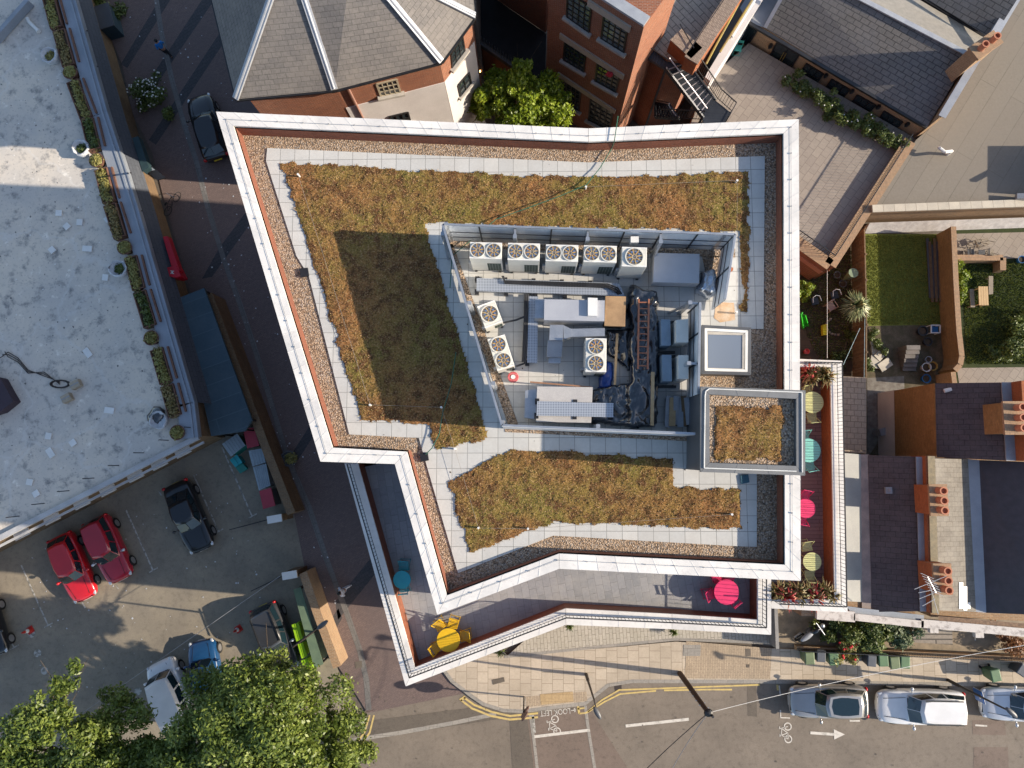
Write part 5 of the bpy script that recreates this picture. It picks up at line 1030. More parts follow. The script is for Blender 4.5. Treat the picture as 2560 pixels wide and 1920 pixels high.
# fall arrest wire on the sedum, garden hose over the parapet
fa = thing('fall_arrest_line', 'thin steel safety line on short white posts around the sedum', 'safety line', P(745, 436, ZR)); wire = MB(); POSTS = []
for run in ([(745, 436), (925, 1012), (1103, 1018), (1137, 1122), (1196, 1320), (1320, 1322), (1830, 1286)], [(1465, 467), (1843, 451), (1842, 780)]):
    pts = [P(u, v, ZR+.32) for u, v in run]
    for a, b in zip(pts[:-1], pts[1:]): wire.rod(a, b, .006, n=5)
    POSTS += pts
wire.build('wire', plain('wire_grey', (.30, .26, .22), rough=.4), fa)
for p in POSTS: MB().rod((p.x, p.y, ZR), p, .035).rod(p-Vector((0, 0, .02)), p+Vector((0, 0, .03)), .045).build('post', M_WHITE, fa)
M_HOSE = plain('green_hose', (.03, .12, .07), (.02, .09, .06), rough=.5, fine=0)
def hose(label, pts, m=M_HOSE, r=.018): o = MB().tube([P(u, v, z) for u, v, z in pts], r, 6).build('garden_hose', m); tag(o, label, 'hose')
hose('dark green hose hanging over the north coping and crossing the sedum', [(1545, 290, 15.3), (1541, 318, 15.42), (1536, 352, 15.42), (1530, 370, 14.7), (1500, 420, 14.75), (1466, 462, 14.85), (1400, 490, 14.85), (1330, 516, 14.85), (1240, 548, 14.85), (1130, 640, 14.8), (1125, 720, 14.85)])
hose('green hose running from the shaded sedum down to the roof drain', [(1140, 880, 14.85), (1128, 960, 14.85), (1107, 1030, 14.85), (1098, 1085, 14.85), (1080, 1120, 14.8), (1064, 1136, 14.7)])
for u, v, lab in ((1060, 1143, 'black square roof drain box at the inner corner of the gravel'), (760, 681, 'small black drain box in the western gravel strip'), (1862, 1198, 'teal covered drain box in the shaded eastern gravel')):
    o = MB().prism([p[:2] for p in PL([(u-11, v-9), (u+9, v-12), (u+12, v+8), (u-8, v+12)], ZR+.12)], ZR, ZR+.12).build('drain_box', M_BLACK if u != 1862 else plain('teal_lid', (.02, .09, .14))); tag(o, lab, 'drain')
# ------------------------------------------------------------------ vehicles
def paint(name, c, metal=.0, rough=.28): 
    return plain(name, c, tuple(x*.85 for x in c), rough=rough, scale=.8, metal=metal, fine=.03, coat=.6)
M_CBLACK = paint('black_car_paint', (.008, .009, .012)); M_CRED = paint('red_car_paint', (.52, .012, .02)); M_CCRIM = paint('crimson_car_paint', (.40, .012, .03)); M_CSILV = paint('silver_car_paint', (.42, .41, .40), .5)
M_CWHITE = paint('white_car_paint', (.78, .78, .78)); M_CBLUE = paint('blue_car_paint', (.01, .06, .16)); M_CGREY = paint('dark_grey_car_paint', (.035, .037, .042)); M_CPALE = paint('pale_silver_car_paint', (.58, .60, .64), .2)
M_CGLASS = glass('car_glass', (.008, .02, .028), .04); M_TYRE = plain('tyre', (.012, .012, .013), rough=.8); M_RIM = plain('alloy_rim', (.5, .5, .52), rough=.3, metal=.7)
M_HEADL = plain('headlamp', (.62, .64, .66), rough=.12, metal=.3, fine=0); M_TAIL = plain('tail_lamp', (.45, .01, .015), rough=.2, fine=0); M_PLATEW = plain('white_plate', (.7, .7, .68)); M_PLATEY = plain('yellow_plate', (.75, .55, .03))
M_TRIM = plain('black_trim', (.012, .012, .013), rough=.5)
def car(label, front, rear, mpaint, W=1.78, H=1.48, style='hatch', roofglass=False, L=None, zref=.6, group=None, name='parked_car', rails=False):
    A, B = P(*front, zref), P(*rear, zref); d = A-B; L = L or d.length; c = (A+B)/2; t = thing(name, label, {'van': 'van'}.get(style, 'car'), (c.x, c.y, 0.012), math.atan2(d.y, d.x), group); h = L/2; w = W/2
    #      x, half width, shoulder height, bottom
    prof = {'hatch': [(-1, .70, .80, .42), (-.97, .86, .95, .34), (-.86, .95, .98, .26), (-.55, 1, .97, .22), (0, 1, .95, .2), (.35, 1, .93, .2), (.62, .98, .88, .22), (.86, .92, .78, .26), (.96, .78, .66, .32), (1, .58, .56, .40)],
            'estate': [(-1, .74, .80, .42), (-.97, .88, .98, .34), (-.86, .96, 1.0, .26), (-.5, 1, .98, .22), (0, 1, .96, .2), (.3, 1, .94, .2), (.6, .98, .90, .22), (.84, .93, .82, .26), (.95, .80, .72, .32), (1, .60, .60, .40)],
            'saloon': [(-1, .70, .74, .42), (-.96, .86, .92, .34), (-.82, .94, .98, .26), (-.5, 1, .97, .22), (0, 1, .94, .2), (.32, 1, .92, .2), (.6, .98, .86, .22), (.85, .92, .76, .26), (.96, .78, .66, .32), (1, .58, .56, .40)],
            'van': [(-1, .90, 1.0, .40), (-.97, .96, 1.06, .34), (-.86, 1, 1.08, .26), (-.5, 1, 1.08, .22), (0, 1, 1.06, .2), (.45, 1, 1.05, .2), (.7, .98, 1.0, .22), (.88, .94, .90, .26), (.97, .82, .74, .32), (1, .64, .6, .40)]}[style]
    rings = []
    for x, kw, zs, zb in prof:
        y = w*kw; half = [(0, zb), (.86*y, zb), (y*.985, zb+.16), (y, (zs+zb)/2+.06), (y*.965, zs-.10), (y*.90, zs-.015), (y*.55, zs+.035), (0, zs+.05)]
        rings.append([Vector((x*h, a, b)) for a, b in half]+[Vector((x*h, -a, b)) for a, b in half[-2:0:-1]])
    MB().loft(rings).build('body', mpaint, t, smooth=True, local=True, sub=1)
    cb = {'hatch': (.36, -.93, .12, -.70), 'estate': (.34, -.96, .10, -.80), 'saloon': (.34, -.74, .08, -.38), 'van': (.66, -.99, .46, -.94)}[style]
    zb0 = {'hatch': .93, 'estate': .95, 'saloon': .93, 'van': 1.05}[style]; wb, wt = w*.885, w*.70 if style != 'van' else w*.80
    fb, rb, ft, rt = (k*h for k in cb)
    def rg(x0, x1, y, z):     # rounded plan outline of the cabin
        return [(x1, -y*.88), (x0+(x1-x0)*.6, -y), (x0+(x1-x0)*.3, -y*1.0), (x0, -y*.84), (x0+.05*h, 0), (x0, y*.84), (x0+(x1-x0)*.3, y), (x0+(x1-x0)*.6, y), (x1, y*.88), (x1-.03*h, 0)]
    base = [Vector((a, b, zb0)) for a, b in rg(fb, rb, wb, 0)]; mid_ = [Vector((a, b, zb0+(H-zb0)*.86)) for a, b in rg(ft+.03*h, rt-.03*h, wt*1.05, 0)]; top = [Vector((a, b, H-.02)) for a, b in rg(ft-.03*h, rt+.03*h, wt*.92, 0)]
    q = MB().loft([base, mid_, top], caps=False); q.poly(top[::-1] if False else top, .5); q.v[-1] = q.v[-1]; cabin = q.build('cabin', mpaint, t, smooth=True, local=True)
    def panel(i0, i1, lo, hi, shrink=.10, off=.012):
        a, b, c2, d2 = base[i0], base[i1], mid_[i1], mid_[i0]; p = [a.lerp(d2, lo), b.lerp(c2, lo), b.lerp(c2, hi), a.lerp(d2, hi)]; ce = cen(p); nn = (p[1]-p[0]).cross(p[3]-p[0]).normalized(); nn = nn if nn.dot(ce-Vector((0, 0, .9))) > 0 else -nn
        return [ce+(x-ce)*(1-shrink)+nn*off for x in p]
    q = MB(); q.poly(panel(3, 4, .05, .97, .05)); q.poly(panel(4, 5, .05, .97, .05)); q.build('windscreen', M_CGLASS, t, local=True)
    q = MB(); q.poly(panel(8, 9, .15, .95, .06)); q.poly(panel(9, 0, .15, .95, .06)); q.build('rear_window', M_CGLASS, t, local=True)
    for s_ in ((0, 1, 2, 3), (5, 6, 7, 8)):
        q = MB()
        for i0, i1 in zip(s_[:-1], s_[1:]): q.poly(panel(i0, i1, .12, .92, .10))
        q.build('side_window', M_CGLASS, t, local=True)
    if roofglass: q = MB(); ce = cen(top); q.poly([ce+(p-ce)*Vector((.82, .80, 1)).x*1.0+Vector((0, 0, .012)) for p in top]); q.build('roof_glass', M_CGLASS, t, local=True)
    if rails:
        for s_ in (-1, 1): MB().bar((ft*.8, s_*wt*.93, H+.02), (rt*.95, s_*wt*.93, H+.02), .05, .05).build('roof_rail', M_TRIM, t, local=True)
    for sx in (.60, -.62):
        for sy in (-1, 1):
            wh = MB().rod((sx*h, sy*(w-.19), .32), (sx*h, sy*(w+.012), .32), .33, n=20).build('wheel', M_TYRE, t, local=True); MB().rod((sx*h, sy*(w+.006), .32), (sx*h, sy*(w+.02), .32), .21, n=14).build('rim', M_RIM, wh, local=True)
    for sy in (-1, 1):
        z0 = prof[7][2]; p0 = Vector((h*.905, sy*w*.74, z0-.12)); MB().blob(p0, (.17, .10, .045), 10, 6).build('headlight', M_HEADL, t, local=True, smooth=True)
        MB().blob((-h*.955, sy*w*.80, .80), (.10, .13, .14), 10, 6).build('tail_light', M_TAIL, t, local=True, smooth=True)
        q = MB(); q.blob((fb-.10*h, sy*(w+.10), 1.0), (.09, .12, .08), 8, 5); q.bar((fb-.10*h, sy*w*.88, .96), (fb-.10*h, sy*(w+.05), .98), .05); q.build('mirror', mpaint if style != 'estate' else M_CPALE, t, local=True, smooth=True)
    MB().box((h*.985, 0, .47), (.06, .5, .12)).build('front_plate', M_PLATEW, t, local=True); MB().box((-h*.995, 0, .62), (.05, .5, .12)).build('rear_plate', M_PLATEY, t, local=True)
    MB().box((h*.955, 0, .60), (.10, w*1.1, .14)).build('grille', M_TRIM, t, local=True)
    q = MB()   # shut lines and wipers on the bonnet
    q.bar((h*.40, -w*.62, zb0+.045), (h*.88, -w*.5, prof[7][2]+.02), .02, .012); q.bar((h*.40, w*.62, zb0+.045), (h*.88, w*.5, prof[7][2]+.02), .02, .012); q.bar((fb+.03, -w*.6, zb0+.03), (fb+.05, w*.1, zb0+.06), .025, .02); q.build('wiper_and_seam', M_TRIM, t, local=True)
    return t
car('black hatchback parked in the shaded street beside the block', (496, 240), (546, 400), M_CBLACK, W=1.76, H=1.46)
car('black saloon parked alone near the middle of the car park', (508, 1376), (440, 1207), M_CBLACK, W=1.76, H=1.46, style='saloon', group='cars in the car park')
car('crimson people carrier parked close beside the red hatchback', (306, 1450), (240, 1296), M_CCRIM, W=1.74, H=1.62, style='estate', group='cars in the car park')
car('bright red hatchback parked half in sunlight beside the crimson car', (217, 1498), (152, 1338), M_CRED, W=1.68, H=1.48, group='cars in the car park')
car('dark grey estate car under the tree beside the lime bins', (722, 1676), (658, 1512), M_CGREY, W=1.80, H=1.62, style='estate', roofglass=False, group='cars in the car park', rails=True)
car('dark blue car half hidden by the tree, bonnet in the light', (503, 1600), (528, 1748), M_CBLUE, W=1.72, H=1.48, group='cars in the car park')
car('white van nosing out from under the tree', (400, 1652), (462, 1806), M_CWHITE, W=1.84, H=1.95, style='van', name='parked_van')
car('black car cut off by the photo edge in the car park', (-8, 1640), (-48, 1500), M_CBLACK, group='cars in the car park')
car('silver grey car with dark glass roof parked at the kerb', (1972, 1752), (2166, 1753), M_CSILV, W=1.80, H=1.56, style='hatch', roofglass=True, group='cars parked along the kerb')
car('white estate car with roof rails parked at the kerb', (2190, 1764), (2409, 1768), M_CWHITE, W=1.90, H=1.62, style='estate', group='cars parked along the kerb', rails=True)
car('pale silver car by the blue parking sign, cut off by the photo edge', (2450, 1756), (2660, 1764), M_CPALE, W=1.82, H=1.52, group='cars parked along the kerb')
# bicycles and a motorcycle
def bicycle(label, a, rz, group=None):
    t = thing('bicycle', label, 'bicycle', P(*a, .012), rz, group); fr_ = MB()
    for x in (-.52, .52):
        q = MB(); n = 18; pts = [Vector((x+.33*math.cos(2*math.pi*i/n), 0, .34+.33*math.sin(2*math.pi*i/n))) for i in range(n+1)]; q.tube(pts, .022, 5); q.build('wheel', M_TYRE, t, local=True)
    for p, r in (((-.52, .34), (-.18, .80)), ((-.52, .34), (-.05, .32)), ((-.05, .32), (-.2, .88)), ((-.05, .32), (.36, .80)), ((-.18, .78), (.36, .82)), ((.52, .34), (.34, .92))): fr_.rod((p[0], 0, p[1]), (r[0], 0, r[1]), .02)
    fr_.build('frame', M_TRIM, t, local=True); MB().blob((-.22, 0, .92), (.14, .07, .04), 8, 5).build('saddle', M_TYRE, t, local=True); q = MB(); q.rod((.34, 0, .92), (.34, 0, 1.0), .02); q.rod((.36, -.28, 1.0), (.36, .28, 1.0), .016); q.build('handlebar', M_GALV, t, local=True); return t
bicycle('dark bicycle leaning by the brown wall in the shaded street', (438, 515), math.radians(60))
def motorcycle():
    t = thing('motorcycle', 'black motorcycle with grey seat parked in the front yard beside the shrubs', 'motorcycle', P(2018, 1572, .1), ang(P(1988, 1594, .1), P(2046, 1552, .1)))
    for x in (-.68, .68):
        q = MB(); pts = [Vector((x+.27*math.cos(2*math.pi*i/16), 0, .31+.27*math.sin(2*math.pi*i/16))) for i in range(17)]; q.tube(pts, .07, 6); q.build('wheel', M_TYRE, t, local=True)
    MB().blob((.22, 0, .86), (.32, .17, .17), 12, 8).build('tank', M_CBLACK, t, local=True, smooth=True); MB().blob((-.38, 0, .82), (.48, .17, .10), 12, 8).build('seat', M_GREY, t, local=True, smooth=True); MB().blob((0, 0, .48), (.30, .2, .24), 10, 7).build('engine', M_DGREY, t, local=True, smooth=True)
    q = MB(); q.rod((.68, .1, .31), (.46, .1, 1.0), .035); q.rod((.68, -.1, .31), (.46, -.1, 1.0), .035); q.rod((.42, -.40, 1.05), (.42, .40, 1.05), .025); q.build('fork', M_GALV, t, local=True); MB().blob((.66, 0, .86), (.12, .14, .14), 8, 6).build('headlight', M_HEADL, t, local=True, smooth=True); MB().rod((-.5, .2, .4), (-.95, .22, .45), .06).build('exhaust', M_RIM, t, local=True)
motorcycle()
# ------------------------------------------------------------------ bins, cones, containers
M_BING = plain('green_bin', (.10, .19, .09), (.08, .15, .075), rough=.55, scale=3); M_BINK = plain('slate_bin', (.09, .10, .12), (.07, .08, .095), rough=.55, scale=3)
M_BINO = plain('olive_bin', (.15, .20, .10), (.12, .16, .08), rough=.55, scale=3); M_LIME = plain('lime_bin', (.32, .56, .015), (.26, .48, .012), rough=.5, scale=2); M_BTEAL = plain('teal_bin', (.015, .25, .20), (.012, .18, .15), rough=.5, scale=3); M_LIDGREY = plain('grey_lid', (.30, .37, .41), (.25, .31, .35), rough=.55, scale=2); M_LIDRED = plain('red_lid', (.40, .035, .06), (.34, .03, .05), rough=.55, scale=2)
def wheelie(label, c, rz, m, sc=1.0, group=None, mark=True, name='wheelie_bin'):
    t = thing(name, label, 'bin', c, rz, group); a, b = .27*sc, .34*sc
    q = MB(); q.loft([[Vector((x*k, y*k, z)) for x, y in ((-a, -b), (a, -b), (a, b), (-a, b))] for z, k in ((.06, .78), (.95*sc, .97), (.97*sc, 1.02), (1.0*sc, 1.02))]); q.build('body', m, t, local=True)
    q = MB(); q.loft([[Vector((x*k, y*k, z+(.03 if y > 0 else 0))) for x, y in ((-a, -b), (a, -b), (a, b), (-a, b))] for z, k in ((1.0*sc, 1.08), (1.04*sc, 1.06), (1.07*sc, .90))]); q.build('lid', m, t, local=True, bevel=.012)
    MB().rod((-a*.8, b*1.12, .98*sc), (a*.8, b*1.12, .98*sc), .022).build('handle', m, t, local=True)
    for s_ in (-1, 1): MB().rod((s_*a*.95, b*.85, .1), (s_*a*1.12, b*.85, .1), .10, n=12).build('wheel', M_TYRE, t, local=True)
    if mark: q = MB(); q.poly([(-.09*sc, -.05, 1.078*sc), (.09*sc, -.05, 1.078*sc), (.09*sc, .02, 1.078*sc), (-.09*sc, .02, 1.078*sc)]); q.build('sticker', M_PLATEW, t, local=True)
    return t
G = 'wheelie bins on the pavement'
for u, v, m, lab, rz in ((2008, 1634, M_BINO, 'faded olive wheelie bin, first of the three by the motorcycle', 2), (2037, 1630, M_BINK, 'slate grey wheelie bin with white sticker between two green ones', -3), (2067, 1636, M_BING, 'green wheelie bin, third from the motorcycle along the railing', 3), (2161, 1641, M_BINK, 'slate grey wheelie bin at the head of the group of four by the red flowers', -4), (2188, 1639, M_BING, 'green wheelie bin next to the slate one by the red flowers', 2),
                       (2216, 1645, M_BINO, 'squat olive wheelie bin between two taller green ones', 4), (2241, 1644, M_BING, 'green wheelie bin ending the group of four', -2), (2462, 1676, M_BING, 'green wheelie bin standing askew alone on the pavement', 12), (2530, 1664, M_BINK, 'grey wheelie bin with a white sticker, turned at an angle near the photo edge', -35), (2572, 1672, M_BINK, 'dark wheelie bin cut off by the photo edge', 0)):
    wheelie(lab, P(u, v, .106), math.radians(rz), m, .92 if m is not M_BINK else .86, G)
def container(label, quad, z, m, lid, slats=6, name='recycling_bin'):
    A = PL(quad, z); t = thing(name, label, 'bin', (cen(A).x, cen(A).y, .01)); MB().prism([p[:2] for p in inset(A, .06)], .12, z-.07, bottom=True).build('body', m, t); MB().prism([p[:2] for p in A], z-.07, z, bottom=True).build('lid', lid, t, bevel=.02); q = MB()
    for i in range(1, slats): a, b = A[0].lerp(A[1], i/slats), A[3].lerp(A[2], i/slats); q.bar(a+Vector((0, 0, .012)), b+Vector((0, 0, .012)), .035, .03)
    if slats > 1: q.build('lid_rib', lid, t)
    for p in inset(A, .15): MB().rod((p.x, p.y, 0), (p.x, p.y, .14), .07).build('castor', M_TYRE, t)
container('teal recycling bin with ribbed grey lid in the car park corner', [(555, 1110), (593, 1084), (613, 1113), (577, 1141)], 1.3, M_BTEAL, M_LIDGREY)
container('red lidded recycling bin nearest the blue canopy', [(608, 1074), (635, 1068), (648, 1114), (618, 1121)], 1.3, M_DGREY, M_LIDRED, 1)
container('grey lidded recycling bin in the row by the brown wall, with a black strap', [(621, 1127), (655, 1121), (664, 1156), (631, 1166)], 1.3, M_GREY, M_LIDGREY, 5); container('grey lidded recycling bin beside the lower red lid', [(632, 1168), (665, 1159), (676, 1214), (647, 1226)], 1.3, M_GREY, M_LIDGREY, 7)
container('red lidded recycling bin at the far end of the row by the white pier', [(648, 1228), (677, 1219), (688, 1264), (658, 1273)], 1.3, M_DGREY, M_LIDRED, 1)
container('small bright turquoise crate bin below the teal bin', [(574, 1150), (592, 1136), (606, 1156), (588, 1168)], .8, plain('turquoise_bin', (.01, .33, .36), (.008, .26, .29), rough=.5), plain('turquoise_lid', (.015, .36, .40), rough=.5), 2); container('small green crate with open top beside the turquoise crate', [(588, 1168), (606, 1158), (618, 1172), (600, 1184)], .6, M_BTEAL, M_BTEAL, 1)
for k, q_ in enumerate(([(729, 1562), (746, 1556), (757, 1596), (741, 1604)], [(744, 1611), (757, 1606), (768, 1640), (754, 1647)], [(752, 1652), (768, 1646), (782, 1684), (768, 1690)])): container(('lime green bin under the green felt roof, first by the dark estate car', 'lime green bin in the middle of the three beside the green roof', 'lime green bin nearest the tree')[k], q_, 1.25, M_LIME, M_LIME, 2)
gs = thing('bin_store', 'long green felt roofed bin store along the sunlit wall', 'bin store', (P(765, 1570, 0).x, P(765, 1570, 0).y, 0)); A = PL([(733, 1474), (752, 1468), (808, 1660), (786, 1672)], 1.5); MB().prism([p[:2] for p in A], 1.44, 1.5, bottom=True).build('roof', plain('green_felt', (.13, .19, .12), (.10, .15, .10), rough=.9, scale=2), gs); [MB().bar((p.x, p.y, 0), (p.x, p.y, 1.44), .08).build('post', M_BLACK, gs) for p in inset(A, .08)]
M_CONE = plain('cone_red', (.55, .03, .02), rough=.5)
def cone(label, c, lean=0):
    t = thing('traffic_cone', label, 'traffic cone', P(*c, .014)); MB().lathe((0, 0, 0), [(.17, .02), (.03, .74), (0, .74)], 14).build('cone', M_CONE, t, local=True); MB().lathe((0, 0, 0), [(.131, .22), (.085, .46)], 14).build('reflective_band', M_WHITE, t, local=True); MB().box((0, 0, .015), (.40, .40, .03)).build('base', M_CONE, t, local=True)
    t.rotation_euler = (lean, 0, .6)
cone('red and white traffic cone in the tree shade of the car park', (76, 1575)); cone('red and white traffic cone near the dark estate car', (597, 1572))
# ------------------------------------------------------------------ street lamps, poles, signs
M_POLE = plain('dark_pole', (.045, .035, .03), (.03, .024, .02), rough=.6)
def lamp(label, base, top, z, r=.07, head=True, arm=None, name='street_lamp', mm=None, hm=None):
    b, t_ = P(*base, .1), P(*top, z); t = thing(name, label, 'street lamp' if head else 'pole', b); mm = mm or M_POLE
    MB().rod(b, (b.x, b.y, b.z+1.1), r*1.35).build('base', mm, t); MB().rod((b.x, b.y, b.z+1.1), t_, r, r*.6).build('post', mm, t)
    if arm: e = P(*arm[:2], arm[2]); MB().rod(t_, e, r*.5).build('arm', mm, t); t_ = e
    if head: d = (Vector((t_.x, t_.y, 0))-Vector((b.x, b.y, 0))); d = d.normalized() if d.length > .05 else Vector((0, -1, 0)); q = MB().blob((0, 0, 0), (.36, .13, .09), 12, 7); o = q.build('lantern', hm or M_DGREY, None, smooth=True); o.parent = t; o.location = world_of(t).inverted() @ (t_+Vector((0, 0, .02))); o.rotation_euler = (0, 0, math.atan2(d.y, d.x))
    return t
lamp('slim dark street lamp on the pavement by the drain at the crossing', (1466, 1686), (1486, 1752), 5.6, arm=(1493, 1782, 5.8))
r_ = lamp('slim street lamp carrying the blue parking sign above the parked cars', (2370, 1700), (2520, 1776), 5.7, arm=(2528, 1781, 5.75))
sg = thing('parking_sign', 'blue rectangular parking sign on the lamp post by the pale silver car', 'sign', P(2447, 1739, 2.7)); c = P(2447, 1739, 2.7); MB().box((c.x, c.y, c.z), (.06, .62, .72), math.radians(12)).build('board', plain('sign_blue', (.01, .13, .42), rough=.4), sg); MB().box((c.x+.032, c.y, c.z), (.02, .66, .76), math.radians(12)).build('rim', M_WHITE, sg)
for rot in (math.pi,): tx = lettering('P', (0, 0, 0), 0, .5, M_WHITE, 'letter'); tx.parent = sg; tx.location = (-.05, 0, .05); tx.rotation_euler = (math.radians(90), 0, math.radians(-78))
sn = thing('round_sign', 'brown backed round sign on a short post at the kerb corner', 'sign', P(1310, 1742, .1)); b = P(1310, 1742, .1); MB().rod(b, (b.x, b.y, 2.5), .045).build('post', M_POLE, sn); q = MB().rod((b.x+.05, b.y, 2.5), (b.x+.09, b.y-.03, 2.5), .36, n=22); q.rod((b.x+.05, b.y, 3.12), (b.x+.09, b.y-.03, 3.12), .28, n=22); q.build('disc', plain('brown_sign_back', (.16, .09, .075), rough=.6), sn)
tp = thing('telegraph_pole', 'brown wooden telegraph pole with climbing steps leaning over the road', 'pole', P(1700, 1684, .1)); b, tt = P(1700, 1684, .1), P(1771, 1782, 7.6); MB().rod(b, tt, .16, .11, n=10).build('post', plain('pole_wood', (.09, .05, .03), (.06, .035, .022), rough=.9, scale=8), tp)
q = MB()
for k in range(9): p = b.lerp(tt, .45+.055*k); q.rod(p-Vector((.20*(k % 2), 0, 0)), p+Vector((.20*(1-k % 2), 0, 0)), .018)
q.build('step', M_GALV, tp); q = MB(); q.blob(tt, (.22, .2, .16), 10, 6); q.rod(tt+Vector((.1, -.05, -.1)), tt+Vector((.15, -.1, .25)), .06); q.build('junction_cap', M_BLACK, tp)
def wire(label, a, b, r=.014, m=None, sag=.5, n=14):
    a, b = Vector(a), Vector(b); pts = [a.lerp(b, i/n)-Vector((0, 0, sag*4*(i/n)*(1-i/n))) for i in range(n+1)]; o = MB().tube(pts, r, 5).build('overhead_wire', m or M_GALV); tag(o, label, 'cable')
wire('pale overhead cable running from the telegraph pole towards the row of houses', tt, P(2640, 1600, 6.5), .012, M_WHITE); wire('dark overhead cable crossing the lower road from the telegraph pole', tt, P(1560, 1980, 7.2), .02, M_BLACK, .2); wire('thin grey overhead cable beside the dark one over the lower road', tt, P(1640, 2000, 7.0), .014, M_GREY, .3)
wire('thin overhead cable crossing the car park from the gate to the tree', P(700, 1440, 3.0), P(180, 1800, 4.0), .014, M_GREY, .2)
lamp('car park lamp with a long arm reaching over the green roof', (800, 1566), (733, 1617), 5.6, arm=(806, 1562, 5.9))

# ------------------------------------------------------------------ terrace furniture
def tpaint(name, c): return plain(name, c, tuple(x*.9 for x in c), rough=.4, scale=4, fine=.03)
M_FT = tpaint('teal_enamel', (.035, .33, .38)); M_FY = tpaint('yellow_enamel', (.72, .43, .01)); M_FP = tpaint('pink_enamel', (.75, .04, .15)); M_FC = tpaint('pale_lime_enamel', (.55, .56, .25)); M_FQ = tpaint('turquoise_enamel', (.22, .58, .50)); M_CHG = tpaint('teal_chair_enamel', (.06, .36, .30))
def table(label, c, r, m, z=ZT+.03, slats=False):
    t = thing('bistro_table', label, 'table', (c.x, c.y, z))
    q = MB()
    if slats:
        n = 9
        for i in range(n):
            y0, y1 = -r+2*r*i/n+.006, -r+2*r*(i+1)/n-.006; x = lambda y: math.sqrt(max(.001, r*r-y*y)); q.add([(-x(y0), y0, .735), (x(y0), y0, .735), (x(y1), y1, .735), (-x(y1), y1, .735), (-x(y0), y0, .715), (x(y0), y0, .715), (x(y1), y1, .715), (-x(y1), y1, .715)], [(0, 1, 2, 3), (7, 6, 5, 4), (0, 4, 5, 1), (1, 5, 6, 2), (2, 6, 7, 3), (3, 7, 4, 0)])
        q.lathe((0, 0, 0), [(r-.01, .70), (r+.01, .70), (r+.01, .74), (r-.01, .74)], 30)
    else: q.lathe((0, 0, 0), [(0, .735), (r, .735), (r+.008, .725), (r, .70), (0, .70)], 32)
    q.build('tabletop', m, t, local=True); q = MB()
    for a in (0, 1, 2, 3): x, y = r*.72*math.cos(a*1.571+.78), r*.72*math.sin(a*1.571+.78); l = MB().bar((x, y, 0), (-x*.35, -y*.35, .70), .028); l.build('leg', m, t, local=True)
    return t
def chair(label, c, rz, m, z=ZT+.03, group=None):
    t = thing('folding_chair', label, 'chair', (c.x, c.y, z), rz, group); q = MB()
    for i in range(7): q.box((-.17+.057*i, 0, .45), (.042, .40, .018))
    q.build('seat', m, t, local=True); q = MB()
    for h, x in ((.80, -.23), (.70, -.215)): q.box((x, 0, h), (.02, .40, .06))
    q.build('backrest', m, t, local=True)
    for s_ in (-1, 1):
        MB().bar((.22, s_*.19, 0), (-.24, s_*.19, .86), .024).build('leg', m, t, local=True); MB().bar((-.24, s_*.205, 0), (.19, s_*.205, .46), .024).build('leg', m, t, local=True)
    q = MB(); q.bar((.21, -.19, .04), (.21, .19, .04), .02); q.bar((-.22, -.2, .04), (-.22, .2, .04), .02); q.build('stretcher', m, t, local=True); return t
def around(tab, pos, lab, m, group, z=ZT+.03):
    for k, (a, r) in enumerate(pos):
        a = math.radians(a); c = Vector((tab.location.x+r*math.cos(a), tab.location.y+r*math.sin(a), 0)); chair(lab[k], c, a+math.pi, m, z, group)
zt_ = ZT+.74
tb = table('solid round teal bistro table on the shaded western terrace', P(1005, 1449, zt_), .36, M_FT); around(tb, [(88, .52), (-84, .36)], ['teal slatted chair behind the solid teal table, further from the sunlight', 'teal slatted chair tucked under the solid teal table on the sunlit edge'], M_FT, 'teal terrace chairs')
tb = table('round yellow table in the corner of the street terrace', P(1121, 1600, zt_), .47, M_FY); around(tb, [(128, .66), (75, .62), (8, .66), (215, .64)], ['yellow folding chair pushed in on the building side, with its back towards the coping corner', 'yellow folding chair at the head of the yellow table, angled towards the upper coping', 'yellow folding chair on the sunny east side of the yellow table', 'yellow folding chair nearest the terrace corner railing'], M_FY, 'yellow terrace chairs')
tb = table('round pink table at the east end of the street terrace', P(1816, 1480, zt_), .50, M_FP); around(tb, [(118, .62), (68, .60), (195, .62), (-50, .45)], ['pink folding chair at the pink table on the building side, further west', 'pink folding chair at the pink table on the building side, further east', 'pink folding chair on the west of the big pink table', 'pink folding chair tucked under the big pink table by the railing'], M_FP, 'pink terrace chairs')
tb = table('pale lime slatted table on the narrow terrace, nearer the first planter', P(2031, 1006, zt_), .44, M_FC, slats=True); around(tb, [(100, .50), (-85, .62)], ['pale lime chair on the planter side of the first pale lime table', 'pale lime chair between the first pale lime table and the turquoise table'], M_FC, 'pale lime chairs')
tb = table('turquoise slatted table on the narrow terrace beside the lift housing', P(2021, 1126, zt_), .48, M_FQ, slats=True); around(tb, [(95, .60), (-80, .64)], ['turquoise chair on the north side of the turquoise table', 'turquoise chair on the south side of the turquoise table'], M_FQ, 'turquoise chairs')
tb = table('small pink table on the narrow terrace partly under the white coping', P(2014, 1271, zt_), .38, M_FP, slats=True); around(tb, [(80, .50), (-100, .46)], ['pink chair on the north of the small pink table', 'pink chair on the south of the small pink table'], M_FP, 'small pink table chairs')
tb = table('pale lime slatted table on the narrow terrace, nearer the red cordylines', P(2030, 1404, zt_), .36, M_FC, slats=True); around(tb, [(98, .58), (-92, .60)], ['pale lime chair on the north of the second pale lime table', 'pale lime chair next to the red cordylines'], M_FC, 'pale lime chairs')
chair('teal slatted chair in the dark corner of the courtyard terrace', P(1846, 119, 2.9), math.radians(-100), M_CHG, 2.4)
